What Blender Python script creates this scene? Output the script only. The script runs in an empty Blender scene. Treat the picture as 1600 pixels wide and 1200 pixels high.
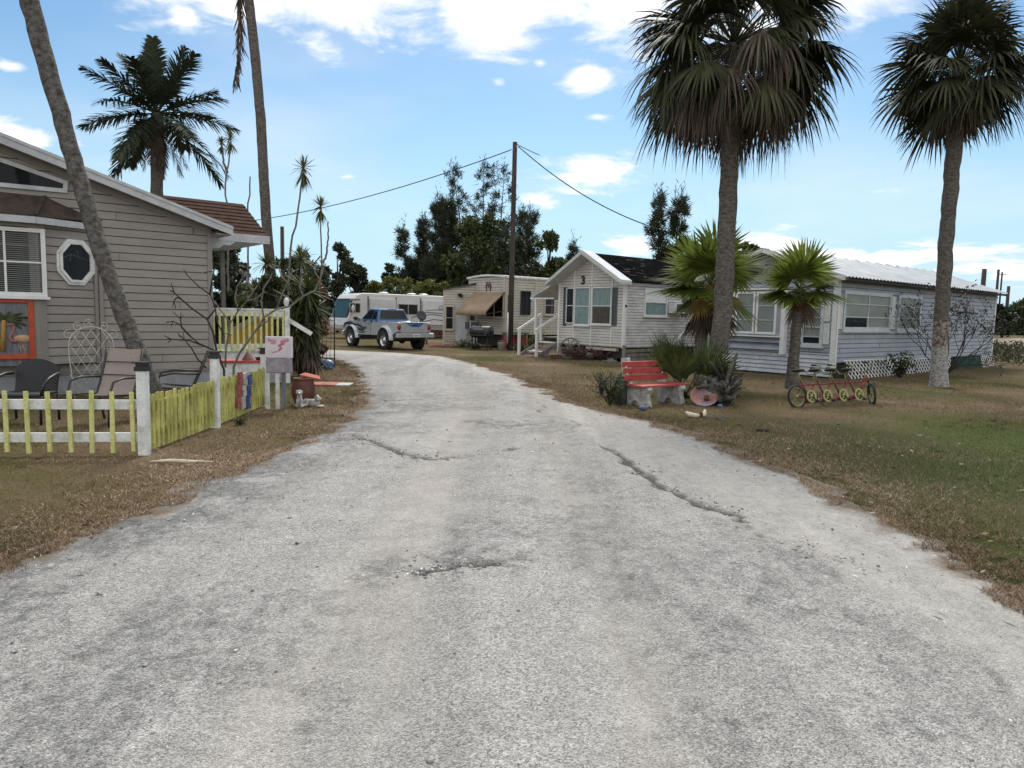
import bpy, math, random
import numpy as np
from mathutils import Vector, Matrix
R = math.radians
rng = random.Random(11)
nrg = np.random.default_rng(5)
S = bpy.context.scene
COL = S.collection
V = Vector

# ------------------------------------------------------------------ camera (matches the photograph, 1600x1200 pixels)
F, HC, RO = 1110.0, 1.62, .022
TH = math.atan(108 / F); c_, s_ = math.cos(TH), math.sin(TH); cr, sr = math.cos(RO), math.sin(RO)
def ray(px, py):
    u = (px - 800) / F; v = (600 - py) / F
    a = u * cr - v * sr; b = u * sr + v * cr
    return V((a, c_ + b * s_, -s_ + b * c_))
def G(px, py, z=0.0):                       # point at height z seen at a pixel
    d = ray(px, py); t = (z - HC) / d.z
    return V((d.x * t, d.y * t, z))
def P(px, py, Y):                           # point at distance Y seen at a pixel
    d = ray(px, py); t = Y / d.y
    return V((d.x * t, Y, HC + d.z * t))
cam = bpy.data.cameras.new('camera'); co = bpy.data.objects.new('camera', cam); COL.objects.link(co)
cam.sensor_width = 36; cam.lens = 36 * F / 1600; cam.clip_start = .05; cam.clip_end = 3000
right = V((cr, s_ * sr, c_ * sr)); fwd = V((0, c_, -s_)); up = right.cross(fwd)
co.matrix_world = Matrix(((right.x, up.x, -fwd.x, 0), (right.y, up.y, -fwd.y, 0), (right.z, up.z, -fwd.z, HC), (0, 0, 0, 1)))
S.camera = co

# ------------------------------------------------------------------ mesh helpers
class MB:
    def __init__(s): s.v = []; s.f = []; s.m = []; s.M = None; s.mi = 0; s.sm = []; s.smooth = False
    def add(s, vs, fs):
        o = len(s.v)
        for p in vs:
            p = V(p); s.v.append(tuple(s.M @ p) if s.M else tuple(p))
        for q in fs:
            s.f.append([o + i for i in q]); s.m.append(s.mi); s.sm.append(s.smooth)
        return s
    def box(s, x0, y0, z0, x1, y1, z1):
        return s.add([(x0,y0,z0),(x1,y0,z0),(x1,y1,z0),(x0,y1,z0),(x0,y0,z1),(x1,y0,z1),(x1,y1,z1),(x0,y1,z1)],
                     [(0,3,2,1),(4,5,6,7),(0,1,5,4),(1,2,6,5),(2,3,7,6),(3,0,4,7)])
    def bar(s, p, q, w, h, up=(0,0,1)):      # rectangular bar p->q, w across, h along up
        p, q = V(p), V(q); d = (q - p).normalized(); u = V(up)
        x = d.cross(u)
        if x.length < 1e-4: x = d.cross(V((1,0,0)))
        x.normalize(); y = x.cross(d)
        vs = [b + x * (w/2*i) + y * (h/2*j) for b in (p, q) for i, j in ((-1,-1),(1,-1),(1,1),(-1,1))]
        return s.add(vs, [(0,3,2,1),(4,5,6,7),(0,1,5,4),(1,2,6,5),(2,3,7,6),(3,0,4,7)])
    def tube(s, pts, rad, n=8, cap=True):
        pts = [V(p) for p in pts]; k = len(pts)
        if not hasattr(rad, '__len__'): rad = [rad] * k
        vs = []; ax = None
        for i, p in enumerate(pts):
            d = (pts[min(i+1,k-1)] - pts[max(i-1,0)])
            d = d.normalized() if d.length > 1e-9 else V((0,0,1))
            if ax is None:
                ax = d.cross(V((0,0,1)))
                if ax.length < 1e-3: ax = d.cross(V((0,1,0)))
            ax = (ax - d * ax.dot(d)).normalized(); b = d.cross(ax)
            for j in range(n):
                a = 2*math.pi*j/n
                vs.append(p + (ax*math.cos(a) + b*math.sin(a)) * rad[i])
        fs = [(i*n+j, i*n+(j+1)%n, (i+1)*n+(j+1)%n, (i+1)*n+j) for i in range(k-1) for j in range(n)]
        if cap: fs += [tuple(range(n-1,-1,-1)), tuple((k-1)*n+j for j in range(n))]
        o = s.smooth; s.smooth = True; s.add(vs, fs[:(k-1)*n]); 
        s.smooth = False
        if cap:
            b0 = len(s.v) - len(vs)
            for q in fs[(k-1)*n:]:
                s.f.append([b0 + i for i in q]); s.m.append(s.mi); s.sm.append(False)
        s.smooth = o
        return s
    def lathe(s, prof, n=16, c=(0,0,0), ax='z'):
        vs = []; c = V(c)
        for r, z in prof:
            for j in range(n):
                a = 2*math.pi*j/n; x, y = r*math.cos(a), r*math.sin(a)
                vs.append(c + V({'z':(x,y,z),'y':(x,z,y),'x':(z,x,y)}[ax]))
        k = len(prof)
        fs = [(i*n+j, i*n+(j+1)%n, (i+1)*n+(j+1)%n, (i+1)*n+j) for i in range(k-1) for j in range(n)]
        o = s.smooth; s.smooth = True; s.add(vs, fs); s.smooth = o
        return s
    def ell(s, c, r, n=12, m=8):
        c = V(c); vs = []
        for i in range(m+1):
            t = math.pi*i/m
            for j in range(n):
                a = 2*math.pi*j/n
                vs.append(c + V((r[0]*math.sin(t)*math.cos(a), r[1]*math.sin(t)*math.sin(a), r[2]*math.cos(t))))
        o = s.smooth; s.smooth = True
        s.add(vs, [(i*n+j,(i+1)*n+j,(i+1)*n+(j+1)%n,i*n+(j+1)%n) for i in range(m) for j in range(n)]); s.smooth = o
        return s
    def prism(s, poly, y0, y1):              # polygon in x,z extruded along y
        n = len(poly)
        vs = [(x,y0,z) for x,z in poly] + [(x,y1,z) for x,z in poly]
        return s.add(vs, [tuple(range(n)), tuple(range(2*n-1,n-1,-1))] + [(i,i+n,(i+1)%n+n,(i+1)%n) for i in range(n)])
    def quad(s, a, b, c, d): return s.add([a,b,c,d], [(0,1,2,3)])
    def build(s, name, mats, parent=None, loc=None, rz=0, bevel=0):
        me = bpy.data.meshes.new(name); me.from_pydata(s.v, [], s.f)
        mats = mats if isinstance(mats, (list, tuple)) else [mats]
        for m in mats: me.materials.append(m)
        me.polygons.foreach_set('material_index', s.m); me.polygons.foreach_set('use_smooth', s.sm); me.update()
        o = bpy.data.objects.new(name, me); COL.objects.link(o)
        if parent: o.parent = parent
        if loc is not None: o.location = loc
        o.rotation_euler.z = rz
        if bevel:
            b = o.modifiers.new('b', 'BEVEL'); b.width = bevel; b.segments = 2; b.limit_method = 'ANGLE'; b.angle_limit = R(40)
        return o

def build_each(m, name, mats, parent, nv=8):   # one object per box (or per nv-vertex piece) collected in m
    for i in range(len(m.v)//nv):
        k = MB(); k.v = m.v[i*nv:(i+1)*nv]
        for f, mi, sm_ in zip(m.f, m.m, m.sm):
            if i*nv <= f[0] < (i+1)*nv: k.f.append([q-i*nv for q in f]); k.m.append(mi); k.sm.append(sm_)
        k.build(name, mats, parent)
def npmesh(name, v, f, mat, parent=None, loc=None, smooth=False, cols=None):   # v (N,3), f (K,3|4)
    me = bpy.data.meshes.new(name); f = np.asarray(f, np.int32); k = f.shape[1]
    me.vertices.add(len(v)); me.vertices.foreach_set('co', np.asarray(v, np.float32).ravel())
    me.loops.add(f.size); me.loops.foreach_set('vertex_index', f.ravel())
    me.polygons.add(len(f)); me.polygons.foreach_set('loop_start', np.arange(0, f.size, k, dtype=np.int32))
    if cols is not None:
        a = me.color_attributes.new('Col', 'FLOAT_COLOR', 'POINT'); a.data.foreach_set('color', np.asarray(cols, np.float32).ravel())
    me.update(calc_edges=True)
    if smooth: me.polygons.foreach_set('use_smooth', np.ones(len(f), bool))
    for m in (mat if isinstance(mat, (list, tuple)) else [mat]): me.materials.append(m)
    o = bpy.data.objects.new(name, me); COL.objects.link(o)
    if parent: o.parent = parent
    if loc is not None: o.location = loc
    return o
def nrm(a): return a / np.maximum(np.linalg.norm(a, axis=-1, keepdims=True), 1e-9)
def rdirs(n): return nrm(nrg.normal(size=(n, 3)))
def leaf_arrays(p, d, L, W):                 # diamond leaves at p along d
    n = len(p); L = np.broadcast_to(np.asarray(L, float), (n,))[:, None]; W = np.broadcast_to(np.asarray(W, float), (n,))[:, None]
    w = nrm(np.cross(d, rdirs(n)))
    v = np.stack([p, p + d*L*.45 + w*W/2, p + d*L, p + d*L*.45 - w*W/2], 1).reshape(-1, 3)
    return v, np.arange(4*n).reshape(n, 4)
def strip_arrays(pts, side, wid):            # pts (N,k,3), side (N,3) or (N,k,3), wid (k,) or (N,k)
    n, k = pts.shape[:2]; side = side[:, None] if side.ndim == 2 else side
    wid = np.broadcast_to(np.asarray(wid, float), (n, k))[..., None] / 2
    v = np.stack([pts - side*wid, pts + side*wid], 2).reshape(-1, 3)
    b = (np.arange(n)*2*k)[:, None] + (np.arange(k-1)*2)[None]
    f = np.stack([b, b+1, b+3, b+2], -1).reshape(-1, 4)
    return v, f
def join(parts):
    vs, fs, o = [], [], 0
    for v, f in parts: vs.append(v); fs.append(f + o); o += len(v)
    return np.concatenate(vs), np.concatenate(fs)

# ------------------------------------------------------------------ naming
def tag(o, label=None, cat=None, group=None, kind=None):
    for k, v in (('label', label), ('category', cat), ('group', group), ('kind', kind)):
        if v: o[k] = v
    return o
def thing(name, label, cat, loc=(0,0,0), rz=0, group=None):
    o = bpy.data.objects.new(name, None); COL.objects.link(o); o.location = loc; o.rotation_euler.z = rz
    o.empty_display_size = .2
    return tag(o, label, cat, group)
def copy_tree(o, parent=None):
    c = o.copy(); COL.objects.link(c)
    if parent: c.parent = parent
    for ch in [x for x in COL.objects if x.parent == o]: copy_tree(ch, c)
    return c

# ------------------------------------------------------------------ materials
MATS = {}
def node_mat(name):
    m = bpy.data.materials.new(name); m.use_nodes = True; nt = m.node_tree
    b = nt.nodes['Principled BSDF']; return m, nt, b
def N(nt, t, **kw):
    n = nt.nodes.new(t)
    for k, v in kw.items():
        if k.startswith('i_'): 
            key = k[2:]; n.inputs[int(key) if key.isdigit() else key.replace('_', ' ')].default_value = v
        else: setattr(n, k, v)
    return n
def lin(c): return tuple(((x/255)/12.92 if x/255 <= .04045 else ((x/255+.055)/1.055)**2.4) for x in c)
def mat(name, col, rough=.6, var=.18, scale=4.0, col2=None, thr=(.35,.65), bump=0.0, bscale=30.0, metal=0.0, spec=.5, stretch=(1,1,1), island=0.0, fine=0.0, detail=5, coat=0.0, transl=0.0):
    """principled surface whose colour wanders between col and col2 with noise"""
    m, nt, b = node_mat(name); L = nt.links.new
    tc = N(nt, 'ShaderNodeTexCoord'); mp = N(nt, 'ShaderNodeMapping'); mp.inputs['Scale'].default_value = stretch
    L(tc.outputs['Object'], mp.inputs['Vector'])
    nz = N(nt, 'ShaderNodeTexNoise'); nz.inputs['Scale'].default_value = scale; nz.inputs['Detail'].default_value = detail; nz.inputs['Roughness'].default_value = .62
    L(mp.outputs['Vector'], nz.inputs['Vector'])
    rp = N(nt, 'ShaderNodeValToRGB'); rp.color_ramp.elements[0].position = thr[0]; rp.color_ramp.elements[1].position = thr[1]
    c2 = col2 if col2 else tuple(min(1, x*(1+var)) for x in col); c1 = col if col2 else tuple(x*(1-var) for x in col)
    rp.color_ramp.elements[0].color = (*c1, 1); rp.color_ramp.elements[1].color = (*c2, 1)
    L(nz.outputs['Fac'], rp.inputs['Fac']); out = rp.outputs['Color']
    if fine:
        n2 = N(nt, 'ShaderNodeTexNoise'); n2.inputs['Scale'].default_value = scale*9; n2.inputs['Detail'].default_value = 3
        L(mp.outputs['Vector'], n2.inputs['Vector'])
        mr = N(nt, 'ShaderNodeMapRange', i_1=.3, i_2=.7, i_3=1-fine, i_4=1+fine); L(n2.outputs['Fac'], mr.inputs[0])
        mx = N(nt, 'ShaderNodeVectorMath', operation='SCALE'); L(out, mx.inputs[0]); L(mr.outputs[0], mx.inputs['Scale']); out = mx.outputs[0]
    if island:
        g = N(nt, 'ShaderNodeNewGeometry'); mr = N(nt, 'ShaderNodeMapRange', i_3=1-island, i_4=1+island); L(g.outputs['Random Per Island'], mr.inputs[0])
        mx = N(nt, 'ShaderNodeVectorMath', operation='SCALE'); L(out, mx.inputs[0]); L(mr.outputs[0], mx.inputs['Scale']); out = mx.outputs[0]
    L(out, b.inputs['Base Color'])
    b.inputs['Roughness'].default_value = rough; b.inputs['Metallic'].default_value = metal; b.inputs['Specular IOR Level'].default_value = spec
    if coat: b.inputs['Coat Weight'].default_value = coat; b.inputs['Coat Roughness'].default_value = .08
    if bump:
        bn = N(nt, 'ShaderNodeTexNoise'); bn.inputs['Scale'].default_value = bscale; bn.inputs['Detail'].default_value = 4; L(mp.outputs['Vector'], bn.inputs['Vector'])
        bu = N(nt, 'ShaderNodeBump', i_Strength=1.0, i_Distance=bump); L(bn.outputs['Fac'], bu.inputs['Height']); L(bu.outputs['Normal'], b.inputs['Normal'])
    if transl:
        t = N(nt, 'ShaderNodeBsdfTranslucent'); L(out, t.inputs['Color']); ms = N(nt, 'ShaderNodeMixShader', i_0=transl)
        o = nt.nodes['Material Output']; L(b.outputs[0], ms.inputs[1]); L(t.outputs[0], ms.inputs[2]); L(ms.outputs[0], o.inputs['Surface'])
    MATS[name] = m; return m
def glass(name, tint=(.9,.95,.95), trans=.75, rough=.03):
    m, nt, b = node_mat(name); L = nt.links.new
    b.inputs['Base Color'].default_value = (.02,.025,.03,1); b.inputs['Roughness'].default_value = rough; b.inputs['Specular IOR Level'].default_value = .4
    t = N(nt, 'ShaderNodeBsdfTransparent'); t.inputs['Color'].default_value = (*tint, 1)
    # slight waviness of the pane
    nz = N(nt, 'ShaderNodeTexNoise', i_Scale=3.0); bu = N(nt, 'ShaderNodeBump', i_Distance=.004); L(nz.outputs['Fac'], bu.inputs['Height']); L(bu.outputs['Normal'], b.inputs['Normal'])
    ms = N(nt, 'ShaderNodeMixShader', i_0=trans); L(b.outputs[0], ms.inputs[1]); L(t.outputs[0], ms.inputs[2])
    L(ms.outputs[0], nt.nodes['Material Output'].inputs['Surface']); return m

M = {}
M['white'] = mat('white_paint', (.72,.72,.70), .55, .06, 3, fine=.05)
M['white_dirty'] = mat('weathered_white_paint', (.42,.42,.39), .7, col2=(.72,.72,.70), scale=5, thr=(.3,.55), bump=.002, bscale=40, fine=.1)
M['trim'] = mat('grey_white_trim', (.40,.41,.43), .5, col2=(.54,.55,.56), scale=2.5, fine=.08)
M['tan_siding'] = mat('tan_vinyl_siding', (.25,.225,.20), .6, col2=(.31,.28,.25), scale=1.2, fine=.06, stretch=(1,1,2.5))
M['tan_trim'] = mat('tan_trim', (.235,.212,.19), .5, .06, 2)
M['cream_siding'] = mat('cream_siding', (.40,.355,.29), .6, col2=(.52,.475,.40), scale=1.4, fine=.08, stretch=(1,1,3))
M['cream_trim'] = mat('cream_trim', (.48,.435,.36), .6, .08, 2)
M['white_siding'] = mat('dirty_white_siding', (.40,.385,.355), .6, col2=(.66,.64,.61), scale=1.6, thr=(.3,.6), fine=.10, stretch=(1,1,4))
M['front_siding'] = mat('creamy_white_siding', (.50,.475,.43), .6, col2=(.64,.61,.56), scale=1.6, fine=.07, stretch=(1,1,3))
M['blue_siding'] = mat('blue_grey_siding', (.285,.31,.352), .6, col2=(.365,.39,.43), scale=1.1, fine=.05, stretch=(1,1,2.5))
M['skirt_white'] = mat('white_skirting', (.44,.465,.50), .6, col2=(.56,.58,.61), scale=2, fine=.08)
M['dark'] = mat('dark_void', (.012,.012,.013), .9, .2, 2)
M['room'] = mat('dim_room', (.035,.033,.03), .9, .3, 2)
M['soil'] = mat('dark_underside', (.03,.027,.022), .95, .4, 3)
M['block'] = mat('painted_block', (.25,.26,.275), .8, col2=(.34,.35,.365), scale=2, bump=.004, bscale=25, fine=.1)
M['brown_shingle'] = mat('brown_shingle', (.042,.025,.019), .95, col2=(.078,.046,.036), scale=6, bump=.004, bscale=60, fine=.3, spec=.05)
M['dark_shingle'] = mat('old_dark_shingle', (.035,.027,.022), .9, col2=(.085,.055,.04), scale=5, bump=.005, bscale=50, fine=.3)
M['black_roof'] = mat('black_rolled_roofing', (.005,.005,.0055), 1.0, col2=(.012,.0115,.0115), scale=3, fine=.25, bump=.01, bscale=6, spec=.0)
M['patch_grey'] = mat('grey_roof_patch', (.07,.065,.065), .9, .4, 8, spec=.1)
M['metal_roof'] = mat('corrugated_metal', (.30,.325,.35), .6, col2=(.42,.445,.47), scale=1.5, metal=.35, fine=.08)
M['grey_shutter'] = mat('grey_shutter', (.10,.11,.12), .6, .1, 5)
M['blind'] = mat('window_blind', (.40,.41,.40), .6, col2=(.50,.50,.47), scale=.9)
M['cream_shade'] = mat('cream_shade', (.44,.43,.38), .7, col2=(.55,.54,.48), scale=1.2)
M['curtain'] = mat('pale_teal_curtain', (.30,.40,.40), .8, col2=(.56,.64,.63), scale=5, stretch=(3,3,.8), thr=(.3,.7))
M['glass'] = glass('window_glass'); M['glass_dark'] = glass('dark_window_glass', (.55,.58,.58), .65)
M['screen'] = mat('window_screen', (.075,.062,.05), .8, .25, 6)
M['slab'] = mat('grey_concrete', (.36,.35,.33), .9, col2=(.48,.47,.45), scale=5, bump=.004, bscale=60, fine=.15)
M['grey_board'] = mat('weathered_board', (.10,.105,.12), .85, col2=(.20,.205,.22), scale=5, stretch=(6,1,.6), bump=.003)
M['yellow'] = mat('lime_yellow_paint', (.42,.42,.13), .7, col2=(.60,.585,.24), scale=6, fine=.2, bump=.002, bscale=50, thr=(.25,.6), island=.1)
M['yellow_stained'] = mat('stained_yellow_paint', (.22,.215,.05), .75, col2=(.52,.505,.15), scale=4.5, thr=(.32,.62), fine=.18, stretch=(1,1,.6))
M['orange'] = mat('orange_paint', (.40,.055,.015), .5, .2, 8)
M['red'] = mat('red_paint', (.33,.036,.036), .65, col2=(.44,.085,.078), scale=5, fine=.08, bump=.001)
M['dullred'] = mat('faded_red_paint', (.26,.055,.045), .75, col2=(.40,.14,.11), scale=7, fine=.15)
M['black'] = mat('black_metal', (.015,.015,.016), .45, .2, 8)
M['rubber'] = mat('black_rubber', (.018,.018,.018), .85, .3, 20)
M['wicker'] = mat('black_wicker', (.016,.016,.02), .6, .35, 60, bump=.003, bscale=180)
M['sling'] = mat('taupe_sling', (.27,.225,.20), .8, .08, 30, fine=.06)
M['sling_dark'] = mat('dark_sling', (.06,.055,.05), .8, .1, 30)
M['bronze'] = mat('bronze_tube', (.03,.026,.024), .45, .15, 8)
M['wire_white'] = mat('cream_wire', (.52,.49,.42), .6, .2, 10)
M['bark_palm'] = mat('palm_bark', (.06,.052,.045), .95, col2=(.19,.168,.148), scale=11, stretch=(1,1,2.2), bump=.018, bscale=38, fine=.4, thr=(.32,.66), spec=.1)
M['bark_lichen'] = mat('lichen_palm_bark', (.05,.044,.039), .95, col2=(.175,.163,.15), scale=12, stretch=(1,1,1.3), bump=.018, bscale=40, fine=.45, thr=(.33,.66), spec=.1)
M['bark_white'] = mat('whitewashed_bark', (.26,.25,.235), .95, col2=(.50,.50,.49), scale=6, stretch=(1,1,3), bump=.015, bscale=25, fine=.2, thr=(.3,.55))
M['bark_speck'] = mat('speckled_grey_bark', (.12,.115,.10), .95, col2=(.36,.35,.325), scale=16, thr=(.38,.55), stretch=(1,1,1.5), bump=.012, bscale=30, fine=.3)
M['bark_red'] = mat('red_palm_fibre', (.075,.028,.016), .95, col2=(.15,.065,.035), scale=8, stretch=(1,1,3), bump=.02, bscale=25, fine=.3)
M['twig'] = mat('grey_twig', (.10,.092,.08), .9, col2=(.20,.185,.165), scale=8, fine=.2)
M['twig_dark'] = mat('dark_twig', (.028,.024,.020), .9, .3, 8)
M['sabal_leaf'] = mat('sabal_leaf', (.030,.034,.017), .6, col2=(.068,.070,.034), scale=1.2, island=.35, transl=.12, spec=.15)
M['fan_leaf'] = mat('fan_palm_leaf', (.070,.105,.018), .6, col2=(.155,.185,.036), scale=2.0, island=.3, transl=.42, spec=.12)
M['fan_old'] = mat('yellowing_fan_leaf', (.19,.135,.03), .6, col2=(.28,.19,.04), scale=3, island=.3, transl=.3)
M['dead_leaf'] = mat('dead_palm_leaf', (.055,.038,.028), .9, col2=(.13,.095,.07), scale=3, island=.4)
M['feather_leaf'] = mat('feather_palm_leaf', (.025,.036,.020), .6, col2=(.05,.062,.034), scale=1.2, island=.35, transl=.12, spec=.12)
M['yucca_leaf'] = mat('yucca_leaf', (.030,.042,.015), .55, col2=(.07,.088,.026), scale=2.5, island=.4, transl=.1, spec=.12)
M['tuft_leaf'] = mat('tuft_leaf', (.06,.075,.022), .6, col2=(.13,.13,.035), scale=3, island=.4, transl=.2)
M['leaf_dark'] = mat('dark_evergreen_leaf', (.016,.024,.010), .6, col2=(.045,.060,.022), scale=.5, island=.5, transl=.12)
M['leaf_mid'] = mat('mid_green_leaf', (.030,.046,.013), .6, col2=(.075,.095,.026), scale=.5, island=.5, transl=.2)
M['leaf_bright'] = mat('yellow_green_leaf', (.075,.09,.02), .6, col2=(.16,.16,.04), scale=.8, island=.45, transl=.25)
M['leaf_needle'] = mat('grey_green_needles', (.028,.036,.022), .8, col2=(.075,.085,.052), scale=.4, island=.45, transl=.2, spec=.1)
M['leaf_red'] = mat('red_croton_leaf', (.12,.018,.016), .5, col2=(.22,.05,.03), scale=2, island=.5, transl=.2)
M['leaf_maroon'] = mat('maroon_shrub_leaf', (.09,.045,.042), .7, col2=(.19,.11,.09), scale=2, island=.45, transl=.15)
M['leaf_dry'] = mat('dry_dark_leaf', (.03,.024,.022), .8, col2=(.07,.055,.045), scale=2, island=.4)
M['steel'] = mat('galvanised_steel', (.40,.41,.42), .4, .1, 6, metal=.7)
M['aluminium'] = mat('polished_wheel', (.62,.62,.63), .25, .06, 6, metal=.9)
M['wood'] = mat('grey_timber', (.14,.125,.105), .9, col2=(.25,.225,.195), scale=6, stretch=(1,1,.3), bump=.003, fine=.15)
M['pole'] = mat('creosoted_pole', (.030,.022,.018), .9, col2=(.065,.048,.040), scale=8, stretch=(1,1,.15), bump=.006, fine=.2)
M['pile'] = mat('greenish_pile', (.030,.038,.030), .9, col2=(.075,.085,.068), scale=8, stretch=(1,1,.3), bump=.004, fine=.2)
M['brownwood'] = mat('brown_bench_wood', (.10,.042,.030), .8, .25, 6)
M['ochre'] = mat('ochre_panel', (.33,.20,.03), .7, .12, 3)
M['terracotta'] = mat('terracotta', (.085,.028,.020), .75, col2=(.15,.058,.042), scale=8, fine=.15)
M['blue_paint'] = mat('blue_glaze', (.05,.10,.22), .4, col2=(.12,.22,.38), scale=12)
M['lblue'] = mat('light_blue_paint', (.07,.17,.27), .6, .15, 10)
M['figure'] = mat('white_figurine', (.20,.19,.18), .7, col2=(.55,.53,.50), scale=14, thr=(.42,.55))
M['rust_disc'] = mat('rusty_painted_disc', (.26,.12,.09), .7, col2=(.24,.21,.29), scale=2.2, thr=(.42,.58), fine=.15)
M['bone'] = mat('pale_husk', (.46,.38,.27), .8, col2=(.62,.56,.45), scale=12)
M['fab_tan'] = mat('tan_awning_canvas', (.235,.165,.10), .8, col2=(.29,.21,.135), scale=2)
M['grill'] = mat('smoker_black', (.018,.018,.02), .5, .3, 5, fine=.2)
M['lattice_green'] = mat('green_lattice', (.012,.075,.06), .7, .15, 4)
M['green'] = mat('green_tabletop', (.015,.16,.06), .6, .15, 4)
M['pipe'] = mat('white_conduit', (.66,.65,.62), .5, .06, 6)
M['number'] = mat('black_number', (.01,.01,.012), .5, .1, 4)
M['redblack'] = mat('dark_red_ornament', (.10,.02,.02), .6, .2, 8)

M['joint'] = mat('dark_joint_shadow', (.05,.048,.046), .9, .3, 5)  # dark joint colour, standing in for shadow between the siding boards
M['tile'] = mat('orange_red_clay', (.26,.045,.022), .8, col2=(.36,.09,.05), scale=10)
UZ = R(39.0)                                 # the trailers all stand at this angle to the road
SD = V((math.cos(UZ), math.sin(UZ), 0)); ND = V((math.sin(UZ), -math.cos(UZ), 0))   # along the long walls / out of them
# ------------------------------------------------------------------ light and sky
SUN_EL, SUN_AZ = R(50), R(6)                 # ahead of the camera, a touch to the right, behind thin cloud
w = bpy.data.worlds.new('World'); S.world = w; w.use_nodes = True
nt = w.node_tree; L = nt.links.new; bg = nt.nodes['Background']
sky = N(nt, 'ShaderNodeTexSky', sky_type='NISHITA', sun_disc=False); sky.sun_elevation = SUN_EL; sky.sun_rotation = SUN_AZ
sky.air_density = 1.0; sky.dust_density = .6; sky.ozone_density = 2.6; sky.altitude = 0
tc = N(nt, 'ShaderNodeTexCoord'); D = tc.outputs['Generated']
def wm(op, a, b=None, c=None):
    n = N(nt, 'ShaderNodeMath', operation=op)
    for i, x in enumerate((a, b, c)):
        if x is None: continue
        if isinstance(x, (int, float)): n.inputs[i].default_value = x
        else: L(x, n.inputs[i])
    return n.outputs[0]
sx = N(nt, 'ShaderNodeSeparateXYZ'); L(D, sx.inputs[0])
den = wm('ADD', wm('MAXIMUM', sx.outputs['Z'], 0.0), .16)
cx = wm('DIVIDE', sx.outputs['X'], den); cy = wm('DIVIDE', sx.outputs['Y'], den)
cb = N(nt, 'ShaderNodeCombineXYZ'); L(cx, cb.inputs[0]); L(cy, cb.inputs[1]); L(wm('MULTIPLY', sx.outputs['Z'], 3.0), cb.inputs[2])
nz = N(nt, 'ShaderNodeTexNoise'); nz.inputs['Scale'].default_value = 4.2; nz.inputs['Detail'].default_value = 9; nz.inputs['Roughness'].default_value = .6; nz.inputs['Distortion'].default_value = .35
L(cb.outputs[0], nz.inputs['Vector'])
n3 = N(nt, 'ShaderNodeTexNoise'); n3.inputs['Scale'].default_value = 1.1; n3.inputs['Detail'].default_value = 5
L(cb.outputs[0], n3.inputs['Vector'])
acc = None
for px, py, rx, rz, k in ((560, -20, 170, 70, 1.0), (800, -10, 170, 85, 1.1), (960, -5, 130, 95, 1.1), (1250, -60, 380, 80, .9), (490, 68, 55, 26, .75), (915, 122, 44, 34, .9), (780, 128, 20, 14, .55), (285, 22, 26, 26, .7),
        (920, 268, 95, 34, .85), (842, 315, 40, 13, .6), (985, 382, 42, 26, .85), (1190, 385, 75, 40, 1.0), (1330, 408, 150, 24, .9), (1490, 398, 100, 22, .75), (1580, 420, 110, 22, .7),
        (40, 215, 70, 22, .7), (10, 102, 26, 10, .7), (930, 183, 24, 7, .45), (1385, 296, 45, 10, .45), (545, 276, 20, 6, .4), (845, 98, 14, 8, .5), (100, -120, 350, 90, .9)):
    d = ray(px, py).normalized()
    a = N(nt, 'ShaderNodeVectorMath', operation='SUBTRACT'); L(D, a.inputs[0]); a.inputs[1].default_value = d
    b = N(nt, 'ShaderNodeVectorMath', operation='MULTIPLY'); L(a.outputs[0], b.inputs[0]); b.inputs[1].default_value = (F*1.05/rx, .3*F/rx, F*1.05/rz)
    l = N(nt, 'ShaderNodeVectorMath', operation='LENGTH'); L(b.outputs[0], l.inputs[0])
    m1 = wm('MULTIPLY', wm('SUBTRACT', 1.0, l.outputs['Value']), k)
    acc = m1 if acc is None else wm('MAXIMUM', acc, m1)
# unseen broken cloud, added overhead and behind the camera as pale fill light
ov1 = N(nt, 'ShaderNodeMapRange', interpolation_type='SMOOTHSTEP', i_1=.47, i_2=.66, i_3=-.6, i_4=.62); L(sx.outputs['Z'], ov1.inputs[0])
ov2 = N(nt, 'ShaderNodeMapRange', interpolation_type='SMOOTHSTEP', i_1=.25, i_2=-.25, i_3=-.6, i_4=.62); L(sx.outputs['Y'], ov2.inputs[0])
acc = wm('MAXIMUM', wm('MAXIMUM', acc, ov1.outputs[0]), ov2.outputs[0])
acc = wm('MAXIMUM', acc, -.6)
dens = wm('ADD', wm('MULTIPLY', wm('SUBTRACT', nz.outputs['Fac'], .5), 2.3), wm('MULTIPLY', acc, .9))
cl = N(nt, 'ShaderNodeMapRange', interpolation_type='SMOOTHSTEP', i_1=-.02, i_2=.62); L(dens, cl.inputs[0])
wisp = N(nt, 'ShaderNodeMapRange', interpolation_type='SMOOTHSTEP', i_1=.42, i_2=.8, i_4=.33); L(n3.outputs['Fac'], wisp.inputs[0])
cf = wm('MAXIMUM', cl.outputs[0], wisp.outputs[0])
cw = N(nt, 'ShaderNodeMapRange', i_1=0.05, i_2=.9, i_3=7.6, i_4=10.5); L(dens, cw.inputs[0])
cc = N(nt, 'ShaderNodeVectorMath', operation='SCALE'); cc.inputs[0].default_value = (.985, .995, 1.0); L(cw.outputs[0], cc.inputs['Scale'])
hs = N(nt, 'ShaderNodeHueSaturation', i_Saturation=1.0, i_Value=1.0); tn = N(nt, 'ShaderNodeVectorMath', operation='MULTIPLY'); tn.inputs[1].default_value = (.75, .93, .96); L(sky.outputs[0], tn.inputs[0]); L(tn.outputs[0], hs.inputs['Color'])
hz = N(nt, 'ShaderNodeMapRange', interpolation_type='SMOOTHSTEP', i_1=.0, i_2=.34, i_3=.92, i_4=.0); L(sx.outputs['Z'], hz.inputs[0])   # pale humid air low in the sky
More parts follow.
